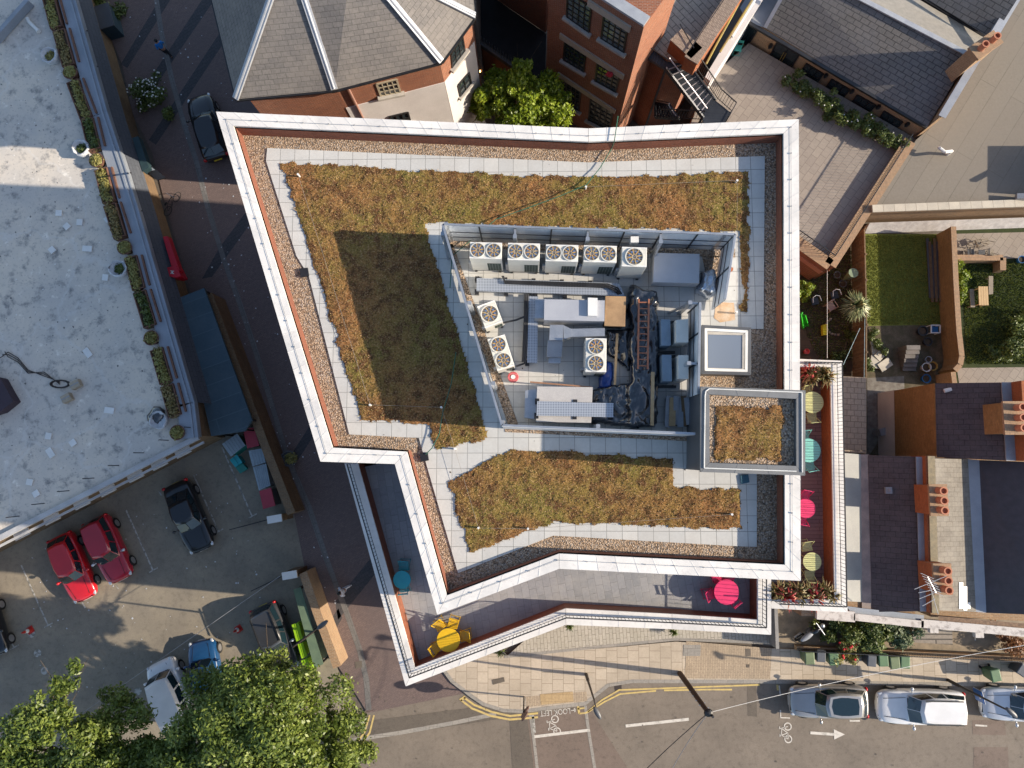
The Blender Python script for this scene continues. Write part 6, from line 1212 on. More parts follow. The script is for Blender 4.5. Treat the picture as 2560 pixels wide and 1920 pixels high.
# ------------------------------------------------------------------ trees
def tree(name, label, base, clumps, n, size, m, seed, trunk_r=.22, group=None, up=.35):
    b = P(*base, .02); t = thing(name, label, 'tree', b, 0, group); C_ = [P(u, v, z) for u, v, z, r in clumps]; q = MB(); top = cen(C_); fork = b.lerp(Vector((top.x, top.y, top.z)), .42)
    q.rod(b, fork, trunk_r*1.2, trunk_r*.75, 10)
    for p in C_: k = fork.lerp(p, .55)+Vector((random.uniform(-.3, .3), random.uniform(-.3, .3), .3)); q.rod(fork, k, trunk_r*.45, trunk_r*.28, 7); q.rod(k, p, trunk_r*.28, trunk_r*.08, 6); [q.rod(k.lerp(p, .4), p+Vector((random.gauss(0, .8), random.gauss(0, .8), random.gauss(0, .5))), trunk_r*.12, trunk_r*.03, 5) for _ in range(3)]
    q.build('trunk', M_BARK, t); cl = []; rr_ = random.Random(seed)
    for p, (u, v, z, r) in zip(C_, clumps):
        for _ in range(9):
            d = Vector((rr_.gauss(0, 1), rr_.gauss(0, 1), rr_.gauss(0, .7))).normalized()*r*rr_.uniform(.35, .95); s = r*rr_.uniform(.26, .5); cl.append((p.x+d.x, p.y+d.y, p.z+d.z*.8, s, s, s*.8))
    leafmesh('crown', cl, n, size, m, t, up=up, flat=.55, shell=.35, seed=seed); return t
tree('street_tree', 'big green tree at the lower photo edge, its crown over the dark estate car', (640, 1800), [(560, 1740, 7.0, 1.7), (640, 1690, 6.6, 1.5), (540, 1800, 8.0, 2.0), (650, 1790, 8.8, 2.2), (740, 1740, 7.2, 1.6), (800, 1790, 7.4, 1.6), (850, 1850, 6.6, 1.3), (480, 1870, 7.5, 1.8), (420, 1920, 7.0, 1.7), (590, 1900, 9.2, 2.2), (720, 1880, 8.6, 2.1), (830, 1930, 7.0, 1.6), (640, 2010, 8.5, 2.3), (780, 2020, 7.5, 2.0), (450, 2020, 7.5, 2.0), (690, 1660, 6.0, .9), (845, 1800, 6.2, .9), (880, 1900, 6.2, 1.1), (520, 1720, 6.0, 1.0), (600, 1830, 9.0, 2.0), (700, 1960, 8.8, 2.2), (480, 1960, 7.8, 1.9), (380, 1980, 6.8, 1.6)], 85000, .095, M_TREE, 5, .30)
tree('street_tree', 'dark green tree in the bottom corner with a sunlit spire of leaves', (210, 1880), [(150, 1760, 7.2, 1.3), (165, 1700, 7.0, .8), (100, 1830, 7.6, 1.4), (40, 1850, 7.0, 1.1), (30, 1920, 7.4, 1.6), (200, 1850, 6.6, 1.6), (270, 1790, 5.6, 1.5), (330, 1850, 5.8, 1.6), (240, 1930, 7.4, 1.9), (130, 1960, 7.4, 1.8), (340, 1960, 6.6, 1.8), (60, 2030, 7.5, 1.9), (260, 2040, 7.5, 2.0), (-40, 1960, 7.0, 1.7), (170, 1900, 7.2, 1.8), (90, 1900, 7.4, 1.7), (290, 1880, 6.2, 1.6), (370, 1910, 6.2, 1.4), (20, 1990, 7.4, 1.8)], 60000, .095, M_TREE, 6, .26)
tree('garden_tree', 'bright lime green tree with a pointed leader in front of the brick warehouse', (1292, 262), [(1300, 165, 7.0, .55), (1299, 195, 6.5, .9), (1240, 225, 5.6, 1.2), (1200, 250, 4.8, 1.0), (1180, 280, 4.2, .9), (1290, 250, 5.8, 1.3), (1350, 235, 5.6, 1.1), (1385, 260, 5.0, 1.1), (1340, 285, 4.6, 1.2), (1250, 290, 4.4, 1.2), (1400, 290, 4.2, .9), (1325, 215, 6.2, .8)], 26000, .105, M_TREEY, 7, .14)
tree('street_tree', 'tree beyond the lower photo edge shading the road', (1330, 2100), [(1300, 2060, 7, 1.5), (1240, 2080, 7.5, 1.6), (1360, 2070, 7, 1.5), (1420, 2100, 6.6, 1.4), (1300, 2140, 8, 2.0)], 14000, .13, M_TREE, 8, .22)
def bush(name, label, clumps, n, size, m, seed, base=0.0, cat='shrub', flowers=None, group=None):
    c0 = P(*clumps[0][:2], base); t = thing(name, label, cat, c0, 0, group); rr_ = random.Random(seed); cl = []
    for u, v, z, r in clumps:
        p = P(u, v, base+z)
        for _ in range(5): d = Vector((rr_.gauss(0, .45), rr_.gauss(0, .45), rr_.gauss(0, .3)))*r; s = r*rr_.uniform(.4, .7); cl.append((p.x+d.x, p.y+d.y, max(base+.15, p.z+d.z), s, s, s*.85))
    leafmesh('foliage', cl, n, size, m, t, seed=seed, shell=.3)
    q = MB()
    for u, v, z, r in clumps[::2]: p = P(u, v, base+z); q.rod((c0.x, c0.y, base), p, .035, .012, 5); q.rod((p.x, p.y, base), p, .025, .01, 5)
    q.build('stem', M_BARK, t)
    if flowers:
        fm, fn_, fs = flowers; q = MB()
        for _ in range(fn_): a = cl[rr_.randrange(len(cl))]; d = Vector((rr_.gauss(0, 1), rr_.gauss(0, 1), abs(rr_.gauss(0, 1))+.3)).normalized(); q.blob(Vector(a[:3])+d*a[3]*1.02, (fs, fs, fs*.7), 6, 4)
        q.build('blossom', fm, t, kind='stuff')
    return t
M_BLW = plain('white_petal', (.74, .72, .66)); M_BLR = plain('red_petal', (.60, .012, .02)); M_BLY = plain('yellow_petal', (.62, .55, .20))
bush('flowering_shrub', 'round shrub covered in white flowers in the shaded street', [(352, 232, .8, .75), (380, 215, .9, .7), (390, 245, .7, .7), (360, 255, .6, .6)], 3600, .07, M_BUSH, 21, flowers=(M_BLW, 130, .055))
bush('potted_shrub', 'small dark shrub below the white flowering shrub', [(420, 290, .5, .5)], 900, .06, M_BUSH, 22)
bush('hedge', 'leafy hedge with a few white roses under the arched windows', [(1985, 200, .5, .55), (2010, 220, .5, .5), (2040, 238, .55, .5), (2068, 258, .55, .55), (2096, 275, .5, .5), (2122, 292, .55, .5), (2148, 308, .6, .55), (2175, 318, .5, .5), (2200, 335, .55, .55), (2225, 352, .55, .5), (2250, 362, .5, .45)], 9000, .075, M_BUSH, 23, base=2.4, cat='hedge', flowers=(M_BLW, 26, .045))
bush('front_garden_shrub', 'yellow green shrubs filling the front garden, wooden crate among them', [(2075, 1560, .7, .75), (2110, 1560, .9, .8), (2080, 1590, .4, .5), (2150, 1580, 1.0, .8), (2185, 1575, 1.1, .85), (2215, 1570, 1.0, .8), (2195, 1600, .7, .6), (2160, 1600, .6, .6)], 9000, .085, M_BUSH, 24)
bush('front_garden_shrub', 'blue green shrub at the railing end of the front garden', [(2250, 1575, 1.1, .85), (2268, 1590, .9, .7), (2240, 1600, .7, .6)], 4200, .08, leafy('blue_green_leaf', [(.05, .075, .04), (.10, .14, .07), (.16, .20, .09)]), 25)
bush('red_flowering_shrub', 'sprawling olive shrub with red flowers over the pavement railing', [(2110, 1625, .7, .6), (2135, 1630, .7, .55), (2120, 1605, .8, .5), (2155, 1620, .6, .5)], 3000, .075, M_OLIVE, 26, flowers=(M_BLR, 26, .08))
bush('rusty_shrub', 'rust brown dead shrub at the front garden edge', [(2525, 1600, .7, .7), (2500, 1590, .6, .5), (2545, 1610, .6, .5)], 2600, .07, leafy('rust_leaf', [(.12, .05, .02), (.22, .09, .03), (.28, .13, .05)]), 27)
bush('garden_bush', 'bright yellow green bush beside the brick garden wall', [(2405, 690, .6, .5), (2400, 720, .5, .45), (2395, 745, .4, .4)], 2400, .07, M_TREEY, 28)
bush('garden_bush', 'dark bush in the far corner of the garden with the picnic table', [(2535, 860, .7, .8), (2560, 830, .7, .8), (2510, 880, .5, .6), (2545, 800, .4, .5)], 4200, .08, M_BUSH, 29)
bush('garden_bush', 'pale leaved bush hard against the block by the brick terrace corner', [(2005, 722, .7, .55), (2018, 735, .6, .4)], 1500, .08, M_TREEY, 30)
bush('garden_bush', 'straggly green weeds along the fence north of the rubble', [(2180, 835, .3, .4), (2195, 860, .3, .4), (2172, 900, .3, .35), (2172, 925, .4, .3)], 1900, .06, M_BUSH, 31)
bush('garden_bush', 'low green plants in the ring of stones near the washing line', [(2122, 840, .25, .35), (2090, 905, .3, .4), (2105, 890, .25, .35)], 1300, .06, M_BUSH, 32)
def grass(name, pix, z, n, h, m, label, seed):
    poly = PL(pix, z); xs, ys = [p.x for p in poly], [p.y for p in poly]; r = np.random.default_rng(seed); X, Y = r.uniform(min(xs), max(xs), n*2), r.uniform(min(ys), max(ys), n*2); k = pip(X, Y, poly); X, Y = X[k][:n], Y[k][:n]; mb = MB()
    for x, y in zip(X, Y): a = r.uniform(0, 6.28); w_ = .03; dx, dy = math.cos(a), math.sin(a); l = r.uniform(.3, 1)*h; mb.add([(x-dy*w_, y+dx*w_, z), (x+dy*w_, y-dx*w_, z), (x+dx*l*.6, y+dy*l*.6, z+l)], [(0, 1, 2)])
    o = mb.build(name, m); return tag(o, label, 'grass', kind='stuff')
M_GRASS = leafy('grass_blade', [(.10, .13, .02), (.20, .22, .035), (.28, .28, .055), (.16, .19, .03)], rough=.7, trans=.2)
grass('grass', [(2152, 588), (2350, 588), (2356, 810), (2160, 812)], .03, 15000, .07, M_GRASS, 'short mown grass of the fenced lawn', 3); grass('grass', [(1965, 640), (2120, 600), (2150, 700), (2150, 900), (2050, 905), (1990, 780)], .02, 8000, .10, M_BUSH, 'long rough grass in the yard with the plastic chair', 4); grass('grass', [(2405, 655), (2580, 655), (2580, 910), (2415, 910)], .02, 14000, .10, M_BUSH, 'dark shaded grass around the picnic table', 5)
# yucca and terrace planters
yc = thing('spiky_palm', 'big spiky cabbage palm beside the board fence', 'palm', P(2128, 778, .02)); c = P(2135, 768, 1.5); MB().rod(P(2128, 778, 0), c, .12, .09).build('trunk', M_BARK, yc)
M_YUC = leafy('palm_blade', [(.04, .07, .02), (.12, .15, .05), (.26, .28, .12), (.44, .42, .20)], rough=.5, trans=.15); blade_tuft('crown', c, 230, 1.05, .75, M_YUC, yc, .035, 3); 
M_CORR = leafy('red_blade', [(.30, .02, .03), (.50, .05, .05), (.55, .16, .10), (.30, .12, .05)], trans=.2); M_CORG = leafy('bronze_blade', [(.08, .08, .02), (.20, .16, .05), (.32, .20, .09), (.14, .16, .04)], trans=.2)
def planter(label, quad, spots, z=ZT):
    A = PL(quad, z+.6); t = thing('terrace_planter', label, 'planter', (cen(A).x, cen(A).y, z)); q = MB(); q.prism([p[:2] for p in A], z+.02, z+.58, cap=False); q.build('box', plain('bronze_planter', (.09, .055, .035), rough=.6), t); MB().poly([(p.x, p.y, z+.52) for p in A]).build('soil', M_SOIL, t)
    for k, (u, v, red) in enumerate(spots): blade_tuft('red_cordyline' if red else 'bronze_cordyline', P(u, v, z+.7), 46, random.uniform(.6, .8), .62, M_CORR if red else M_CORG, t, .026, 10+k)
planter('planter at the garden end of the narrow terrace with one red cordyline', [(2002, 924), (2068, 926), (2068, 952), (2002, 950)], [(2016, 932, 1), (2048, 934, 0), (2058, 944, 0), (2022, 946, 0)])
planter('planter at the street end of the narrow terrace with two red cordylines', [(1932, 1460), (2082, 1466), (2082, 1494), (1932, 1492)], [(1940, 1475, 0), (1962, 1488, 1), (1985, 1474, 0), (2010, 1478, 0), (2030, 1490, 1), (2050, 1474, 0), (2070, 1484, 0), (1995, 1488, 0)])
for k, (u, v) in enumerate(((1424, 1565), (1683, 1578), (1252, 1630))): t = thing('small_plant', ('spiky plant tucked under the coping at the bend of the street terrace', 'spiky plant on the forecourt below the straight street terrace', 'wispy plant on the pavement below the sloping street terrace')[k], 'plant', P(u, v, .1)); blade_tuft('foliage', P(u, v, .3), 40, .42, .45, M_BUSH, t, .02, 60+k)
# ------------------------------------------------------------------ planters, bags and scraps on the concrete roof
M_PLTIM = plain('planter_timber', (.20, .095, .06), (.13, .065, .045), rough=.85, scale=5); M_BAG = plain('white_bag', (.62, .63, .64), (.50, .52, .55), rough=.7, scale=6)
cl_ = [(128, -40), (150, 60), (186, 185), (236, 350), (262, 430), (305, 580), (330, 650), (372, 790), (392, 870), (440, 1040), (455, 1085)]
def on_line(t):
    t *= (len(cl_)-1); i = min(int(t), len(cl_)-2); f = t-i; return (cl_[i][0]*(1-f)+cl_[i+1][0]*f, cl_[i][1]*(1-f)+cl_[i+1][1]*f)
desc = ['mossy', 'dry grassy', 'straw coloured', 'weedy']; near = ['near the top photo edge', 'beside the first white bag', 'below the first round tub', 'beside the sunlit stripe on the roof', 'between the second bag and the second round tub', 'beside the third white bag', 'below the third white bag', 'opposite the blue canopy top', 'opposite the middle of the blue canopy', 'opposite the loose bricks', 'beside the black wrapped bag']
segs = [((128, -10), (152, 78)), ((158, 86), (182, 172)), ((192, 212), (226, 302)), ((228, 306), (246, 380)), ((262, 430), (282, 510)), ((284, 518), (310, 598)), ((336, 648), (356, 726)), ((358, 734), (384, 818)), ((400, 876), (424, 958)), ((426, 966), (446, 1040))]
for k, (a, b) in enumerate(segs):
    A, B = P(*a, ZB+.02), P(*b, ZB+.02); d = (B-A).normalized(); nn = Vector((-d.y, d.x, 0)); t = thing('roof_planter', desc[k % 4]+' trough planter on the concrete roof '+near[k], 'planter', (A+B)/2, 0, 'planters along the concrete roof edge'); q = MB()
    for s in (-.34, .34): q.bar(A+nn*s+Vector((0, 0, .22)), B+nn*s+Vector((0, 0, .22)), .05, .44)
    q.bar(A-nn*.36+Vector((0, 0, .22)), A+nn*.36+Vector((0, 0, .22)), .05, .44); q.bar(B-nn*.36+Vector((0, 0, .22)), B+nn*.36+Vector((0, 0, .22)), .05, .44); q.build('trough', M_PLTIM, t); q = MB(); q.poly([A-nn*.33+Vector((0, 0, .34)), B-nn*.33+Vector((0, 0, .34)), B+nn*.33+Vector((0, 0, .34)), A+nn*.33+Vector((0, 0, .34))]); q.build('soil', M_SOIL, t)
    L = (B-A).length; cs = [(*(A.lerp(B, (i+.5)/6)+nn*random.uniform(-.1, .1))[:2], ZB+.42, .30, .30, .18) for i in range(6)]; leafmesh('plants', cs, 900, .075, (M_OLIVE, leafy('straw_leaf', [(.20, .15, .06), (.30, .23, .09), (.14, .13, .04)]), M_OLIVE, M_BUSH)[k % 4], t, seed=70+k, shell=.2)
    MB().bar(A.lerp(B, .02)+nn*.62+Vector((0, 0, .2)), B.lerp(A, .02)+nn*.62+Vector((0, 0, .2)), .10, .4).build('outer_board', M_PLTIM, t)
for k, (u, v) in enumerate(((187, 190), (252, 408), (322, 624), (388, 848), (453, 1082))):
    c = P(u, v, ZB+.01); t = thing('round_tub', 'round tub of dry grass '+('next to the first white bag', 'next to the second white bag', 'below the third white bag', 'half way down the blue canopy', 'in the roof corner by the pale cornice')[k], 'tub', c, 0, 'round tubs on the concrete roof'); MB().lathe((0, 0, 0), [(.30, 0), (.40, .42), (.43, .45), (.37, .45), (.36, .36), (0, .36)], 18).build('tub', M_PLTIM, t, local=True); leafmesh('plants', [(c.x, c.y, ZB+.48, .34, .34, .16)], 700, .075, M_OLIVE, t, seed=90+k, shell=.2)
for k, (u, v, w_) in enumerate(((136, 148, 1), (213, 378, 1), (307, 676, 1), (406, 1052, 0))):
    c = P(u, v, ZB+.01); t = thing('bulk_bag', ('crumpled white bulk bag with brown soil by the first round tub', 'white bulk bag of green weeds at the sunlit stripe', 'full white bulk bag with a sprig of green, by the third tub', 'grey white bag wrapped in black sheeting at the far corner')[k], 'bag', c); q = MB().lathe((0, 0, 0), [(.36, 0), (.46, .25), (.50, .50), (.44, .52), (.38, .34), (0, .30)], 14)
    q.v = [(x*(1+random.uniform(-.12, .12)), y*(1+random.uniform(-.12, .12)), z*(1+random.uniform(-.15, .15))) for x, y, z in q.v]; q.build('bag', M_BAG, t, local=True, smooth=True)
    if k < 3: leafmesh('weeds', [(c.x, c.y, ZB+.36, .28, .28, .12)], 260, .07, M_OLIVE if k == 0 else M_BUSH, t, seed=110+k)
    else: q = MB().blob((-.25, .25, .2), (.5, .5, .25), 10, 6, .2); q.build('black_wrap', M_POLY, t, local=True, smooth=True)
scr = [(148, 533, 'white tile'), (168, 566, 'white tile'), (200, 556, 'white tile'), (131, 625, 'white tile'), (219, 622, 'white board'), (270, 548, 'white tile'), (264, 694, 'white tile'), (220, 882, 'white board'), (274, 1026, 'white board'), (183, 1107, 'white tile'), (122, 1090, 'white tile'), (127, 1132, 'white board'), (75, 1205, 'white tile'), (91, 1234, 'white tile')]
for i, (u, v, nm) in enumerate(scr):
    q = MB().box((0, 0, .03), (.36 if nm == 'white tile' else .55, .34, .05)); o = q.build('loose_tile', M_WHITE); o.location = P(u, v, ZB+.01); o.rotation_euler = (0, 0, i*.77); tag(o, 'loose pale tile lying on the stained concrete roof', 'tile', 'loose tiles on the concrete roof')
for u, v, lab in ((195, 962, 'buff carton beside the coiled cable on the concrete roof'), (173, 996, 'buff carton lying below the coiled cable on the concrete roof')):
    t = thing('carton', lab, 'carton', P(u, v, ZB+.01), .5); MB().box((0, 0, .16), (.52, .42, .32)).build('box', plain('carton_board', (.42, .35, .26)), t, local=True); MB().box((0, 0, .325), (.50, .05, .01)).build('tape', M_GREY, t, local=True)
q = MB()
for k in range(3): q.tube([P(0+6*k, 895-8*k, ZB+.05), P(20, 880+6*k, ZB+.06), P(45, 895+5*k, ZB+.05), P(70, 925+4*k, ZB+.05), P(110, 940-5*k, ZB+.05), P(150, 955+3*k, ZB+.08)], .022, 5)
for k in range(4): q.tube([P(150+20*math.cos(a)*(1+.1*k), 960+8*math.sin(a)*(1+.1*k), ZB+.06+.03*k) for a in np.linspace(0, 6.28, 14)], .02, 5)
tag(q.build('coiled_cable', plain('brown_cable', (.05, .035, .03))), 'tangle of dark cable coiled on the concrete roof', 'cable')
vp = thing('roof_pipe', 'pale bent roof pipe lying near the planters at the top corner', 'pipe', P(80, 60, ZB)); MB().tube([P(68, 45, ZB+.12), P(72, 54, ZB+.12), P(95, 76, ZB+.12)], .10, 8).build('pipe', M_WHITE, vp); MB().rod(P(94, 75, ZB+.12), P(97, 79, ZB+.12), .13).build('collar', M_WHITE, vp)
# shop fronts on the street side of the concrete roofed building
rs_ = thing('red_fascia', 'red shop fascia with a small white emblem on the shaded street', 'sign', P(428, 640, 2.6)); M_RED = plain('sign_red', (.48, .005, .02), rough=.4, fine=.02)
MB().prism([p[:2] for p in PL([(407, 592), (419, 590), (449, 676), (436, 690)], 3.0)], 2.5, 3.0, bottom=True).build('fascia', M_RED, rs_); MB().prism([p[:2] for p in PL([(404, 672), (440, 664), (452, 690), (440, 694), (408, 688)], 3.05)], 2.2, 3.05, bottom=True).build('return', M_RED, rs_)
q = MB(); [q.add([P(426+a, 676+b, 3.06), P(426+a+9, 677+b, 3.06), P(426+a+9, 679+b, 3.06), P(426+a, 678+b, 3.06)], [(0, 1, 2, 3)]) for a, b in ((0, 0), (0, 6))]; q.add([P(429, 677, 3.06), P(433, 677, 3.06), P(432, 684, 3.06), P(428, 684, 3.06)], [(0, 1, 2, 3)]); q.build('emblem', M_WHITE, rs_)
ds = thing('dark_fascia', 'dark green shop fascia with a hanging board in the shaded street', 'sign', P(350, 390, 2.5)); MB().prism([p[:2] for p in PL([(330, 345), (345, 340), (372, 418), (356, 428)], 2.8)], 2.3, 2.8, bottom=True).build('fascia', plain('sign_teal', (.02, .05, .06)), ds); MB().prism([p[:2] for p in PL([(356, 418), (380, 415), (414, 444), (392, 450)], 2.4)], 2.3, 2.4, bottom=True).build('board', M_BLACK, ds); MB().prism([p[:2] for p in PL([(366, 420), (380, 419), (388, 425), (373, 427)], 2.41)], 2.4, 2.415).build('notice', M_LEADB, ds)
for u, v, w_, lab in ((288, 70, .9, 'dark bin shelter against the brick base of the shaded street'), (262, 10, 1.0, 'dark leafy heap at the top of the shaded street')):
    if 'leafy' in lab: bush('garden_bush', lab, [(262, 8, .6, .9), (285, 30, .5, .6)], 1800, .09, M_BUSH, 41)
    else: t = thing('bin_shelter', lab, 'shelter', P(u, v, 0), .3); MB().box((0, 0, .6), (.9, 1.5, 1.2)).build('cabinet', plain('shelter_blue', (.03, .06, .08)), t, local=True); MB().box((0, 0, 1.23), (1.0, 1.6, .06)).build('roof', M_DGREY, t, local=True)
t = thing('round_planter', 'low round street planter of dry flowers on the shaded paving', 'planter', P(727, 1146, .015)); MB().lathe((0, 0, 0), [(.42, 0), (.46, .45), (.48, .48), (.40, .48), (.39, .40), (0, .40)], 20).build('tub', M_DGREY, t, local=True); c = P(727, 1146, .45); leafmesh('plants', [(c.x, c.y, .5, .36, .36, .14)], 500, .06, M_OLIVE, t, seed=140)
st_ = struct('drain_cover', MB().poly(PL([(887, 1655), (904, 1652), (906, 1668), (889, 1672)], .02)), M_PATCH); struct('drain_cover', MB().poly(PL([(1535, 1712), (1554, 1710), (1554, 1728), (1537, 1729)], .012)), plain('iron_grate', (.05, .035, .03)))
# ------------------------------------------------------------------ garden furniture and clutter
M_PINEW = plain('pine', (.52, .36, .18), (.46, .31, .15), rough=.7, scale=3); M_GREYW = plain('grey_wood', (.30, .25, .19), (.25, .21, .16), rough=.8, scale=4)
def slab_table(name, label, cat, quad, z, m, th=.06, legs=True):
    A = PL(quad, z); t = thing(name, label, cat, (cen(A).x, cen(A).y, .02)); e0_, e1_ = A[0], A[1]; n_ = 4; q = MB()
    for i in range(n_): a, b = i/n_+.01, (i+1)/n_-.01; q.prism([p[:2] for p in (A[0].lerp(A[1], a), A[0].lerp(A[1], b), A[3].lerp(A[2], b), A[3].lerp(A[2], a))], z-th, z, bottom=True)
    q.build('top', m, t)
    for p in inset(A, .08): MB().bar((p.x, p.y, .02), (p.x, p.y, z-th), .06).build('leg', m, t)
slab_table('garden_table', 'pale pine garden table between two benches', 'table', [(2446, 716), (2470, 716), (2472, 763), (2448, 763)], .74, M_PINEW); slab_table('garden_bench', 'weathered bench nearer the brick garden wall', 'bench', [(2424, 723), (2435, 722), (2438, 768), (2427, 768)], .45, M_GREYW); slab_table('garden_bench', 'weathered bench on the far side of the pine table', 'bench', [(2472, 690), (2483, 690), (2483, 735), (2472, 736)], .45, M_GREYW)
for k, (u, v, rz) in enumerate(((2440, 610, 20), (2462, 605, 110), (2425, 632, 0), (2452, 634, 175), (2474, 634, 95))): chair(('weathered garden chair tipped against the others on the patio', 'weathered garden chair nearest the white wall', 'dark framed garden chair next to the brick wall', 'dark framed garden chair in the middle of the patio pile', 'weathered garden chair by the planter wall end')[k], P(u, v, .4), math.radians(rz), M_GREYW if k not in (2, 3) else M_DGREY, .04, 'garden chairs on the patio')
pc = thing('plastic_chair', 'pale pink plastic armchair in the yard beside the washing line', 'chair', P(2070, 770, .02), math.radians(-60)); q = MB(); q.box((0, 0, .42), (.46, .44, .03)); q.build('seat', M_BEI if 'M_BEI' in globals() else plain('beige_plastic', (.55, .40, .33)), pc, local=True, bevel=.01); M_BEI = MATS['beige_plastic']
q = MB(); q.tube([Vector((-.22, -.22, .42)), Vector((-.28, -.22, .80)), Vector((-.30, 0, .86)), Vector((-.28, .22, .80)), Vector((-.22, .22, .42))], .03, 6); q.box((-.27, 0, .62), (.03, .36, .34)); q.build('backrest', M_BEI, pc, local=True); q = MB()
for s in (-1, 1): q.tube([Vector((-.26, s*.25, .66)), Vector((.22, s*.27, .64)), Vector((.26, s*.25, 0))], .025, 6)
q.build('arm', M_BEI, pc, local=True); [MB().rod((x, y, 0), (x*.9, y*.9, .42), .025).build('leg', M_BEI, pc, local=True) for x in (-.22, .22) for y in (-.2, .2)]
for u, v, lab in ((2030, 757, 'black hooped garden chair close to the block'), (2079, 742, 'black hooped garden chair behind the pink plastic armchair')):
    t = thing('hoop_chair', lab, 'chair', P(u, v, .02), .2); q = MB(); q.tube([Vector((-.25, -.1, .75)), Vector((-.2, .2, .8)), Vector((0, .28, .82)), Vector((.2, .2, .8)), Vector((.25, -.1, .75))], .025, 6); q.build('hoop', M_WHITE, t, local=True); MB().box((0, 0, .42), (.42, .42, .05)).build('seat', M_BLACK, t, local=True); [MB().rod((x, y, 0), (x, y, .42), .02).build('leg', M_BLACK, t, local=True) for x in (-.18, .18) for y in (-.18, .18)]
sl_ = thing('toy_slide', 'bright green plastic slide against the block', 'slide', P(2003, 800, .02)); A = [P(2000, 785, 1.0), P(2010, 788, 1.0), P(2018, 815, .1), P(2006, 822, .1)]; MB().add(A+[a-Vector((0, 0, .05)) for a in A], [(0, 1, 2, 3), (7, 6, 5, 4), (0, 4, 5, 1), (1, 5, 6, 2), (2, 6, 7, 3), (3, 7, 4, 0)]).build('chute', plain('slide_green', (.05, .55, .04), rough=.35), sl_); q = MB(); q.bar(A[0]+Vector((0, 0, .08)), A[3]+Vector((0, 0, .08)), .05, .16); q.bar(A[1]+Vector((0, 0, .08)), A[2]+Vector((0, 0, .08)), .05, .16); q.build('side', MATS['slide_green'], sl_); MB().bar(A[0].lerp(A[1], .5), (A[0].x, A[0].y, .02), .3, .05).build('ladder', MATS['slide_green'], sl_)
tag(MB().prism([p[:2] for p in PL([(2057, 812), (2070, 810), (2069, 836), (2058, 838)], .4)], .1, .4, bottom=True).build('yellow_towel', plain('towel_yellow', (.70, .58, .02), rough=.9)), 'yellow towel hanging on the washing line', 'towel')
q = MB(); [q.lathe(P(u, v, .02), [(.12, 0), (.16, .26), (.17, .28), (.13, .28), (.12, .22), (0, .2)], 14) for u, v in ((2013, 880),)]; tag(q.build('plant_pot', plain('pot_red', (.6, .05, .04))), 'small red pot on the yard paving', 'pot')
for u, v, r, m, lab in ((2308, 920, .26, M_WHITE, 'white bucket at the top of the garden steps'), (2324, 917, .26, plain('pot_ochre', (.42, .27, .06)), 'ochre pot beside the white bucket'), (2316, 900, .18, M_LEAD, 'grey pot behind the white bucket'), (2088, 690, .2, M_DGREY, 'dark round pot near the parasol'), (2102, 712, .22, M_DGREY, 'grey grill bowl near the parasol'), (2308, 948, .25, plain('pot_blue', (.01, .12, .32)), 'blue tub by the amber brick wing'), (2546, 652, .22, MATS['pot_blue'], 'bright blue tub beside the far flower bed'), (2298, 830, .28, M_BLACK, 'black tub on the rubble bed, nearer the steps'), (2312, 856, .24, M_BLACK, 'black tub on the rubble bed, nearer the brick wall')):
    t = thing('garden_pot', lab, 'pot', P(u, v, .03)); MB().lathe((0, 0, 0), [(r*.7, 0), (r, r*1.5), (r*1.08, r*1.5), (r*.9, r*1.45), (r*.8, r*1.1), (0, r*1.1)], 16).build('pot', m, t, local=True); MB().disc((0, 0, r*1.15), r*.82, 14).build('soil', M_SOIL, t, local=True)
for k, (u, v, w_, l, rz) in enumerate(((2183, 870, .35, .8, .1), (2186, 905, .6, .75, -.15), (2210, 912, .8, .55, .6), (2195, 890, .45, .5, .8))): o = MB().box((0, 0, .08), (w_, l, .12)).build('rubble_slab', plain('rubble_%s' % 'stone', (.46, .42, .35)) if k == 0 else MATS['rubble_stone']); o.location = P(u, v, .03+.02*k); o.rotation_euler = (.05*k, .04, rz); tag(o, 'broken pale concrete slab dumped on the rubble bed', 'slab', 'broken slabs on the rubble bed')
for k in range(6):
    a, b = P(2318+6*k, 596+8*(k % 3), .12+.06*(k % 2)), P(2326+5*k, 745+10*(k % 2), .12+.06*(k % 2)); tag(MB().bar(a, b, .14, .08).build('old_board', M_FENCE if k % 2 else M_DGREY), 'dark old board stacked along the brick garden wall', 'timber', 'old boards beside the lawn')
wt_ = thing('white_crate', 'white framed crate with a blue tray by the brick garden wall', 'crate', P(2339, 822, .02)); A = PL([(2328, 813), (2350, 813), (2350, 832), (2328, 832)], .6); q = MB(); [q.bar(A[i], A[(i+1) % 4], .06) for i in range(4)]; [q.bar(p, (p.x, p.y, .02), .05) for p in A]; q.build('frame', M_WHITE, wt_); MB().poly([p-Vector((0, 0, .1)) for p in inset(A, .05)]).build('tray', MATS['pot_blue'], wt_)
ps_ = thing('folded_parasol', 'folded grey green parasol leaning near the board fence', 'parasol', P(2108, 704, .02)); a, b = P(2108, 700, .3), P(2134, 682, 1.5); MB().rod(a, b, .05, .30, 8).build('canopy', plain('parasol_cloth', (.20, .27, .17)), ps_); MB().rod(P(2108, 704, 0), a, .03).build('pole', M_GALV, ps_)
wl = MB(); wl.rod(P(2068, 676, 2.2), P(2068, 895, 2.2), .012); tag(wl.build('washing_line', M_WHITE), 'white washing line strung across the yard towards the terrace', 'line'); wl = MB(); wl.rod(P(2162, 796, 1.9), P(2160, 945, 1.9), .014); wl.rod(P(2150, 820, 1.9), P(2108, 912, 2.6), .014); tag(wl.build('washing_line', plain('blue_line', (.35, .5, .55))), 'pale blue line running along the board fence', 'line')
q = MB()
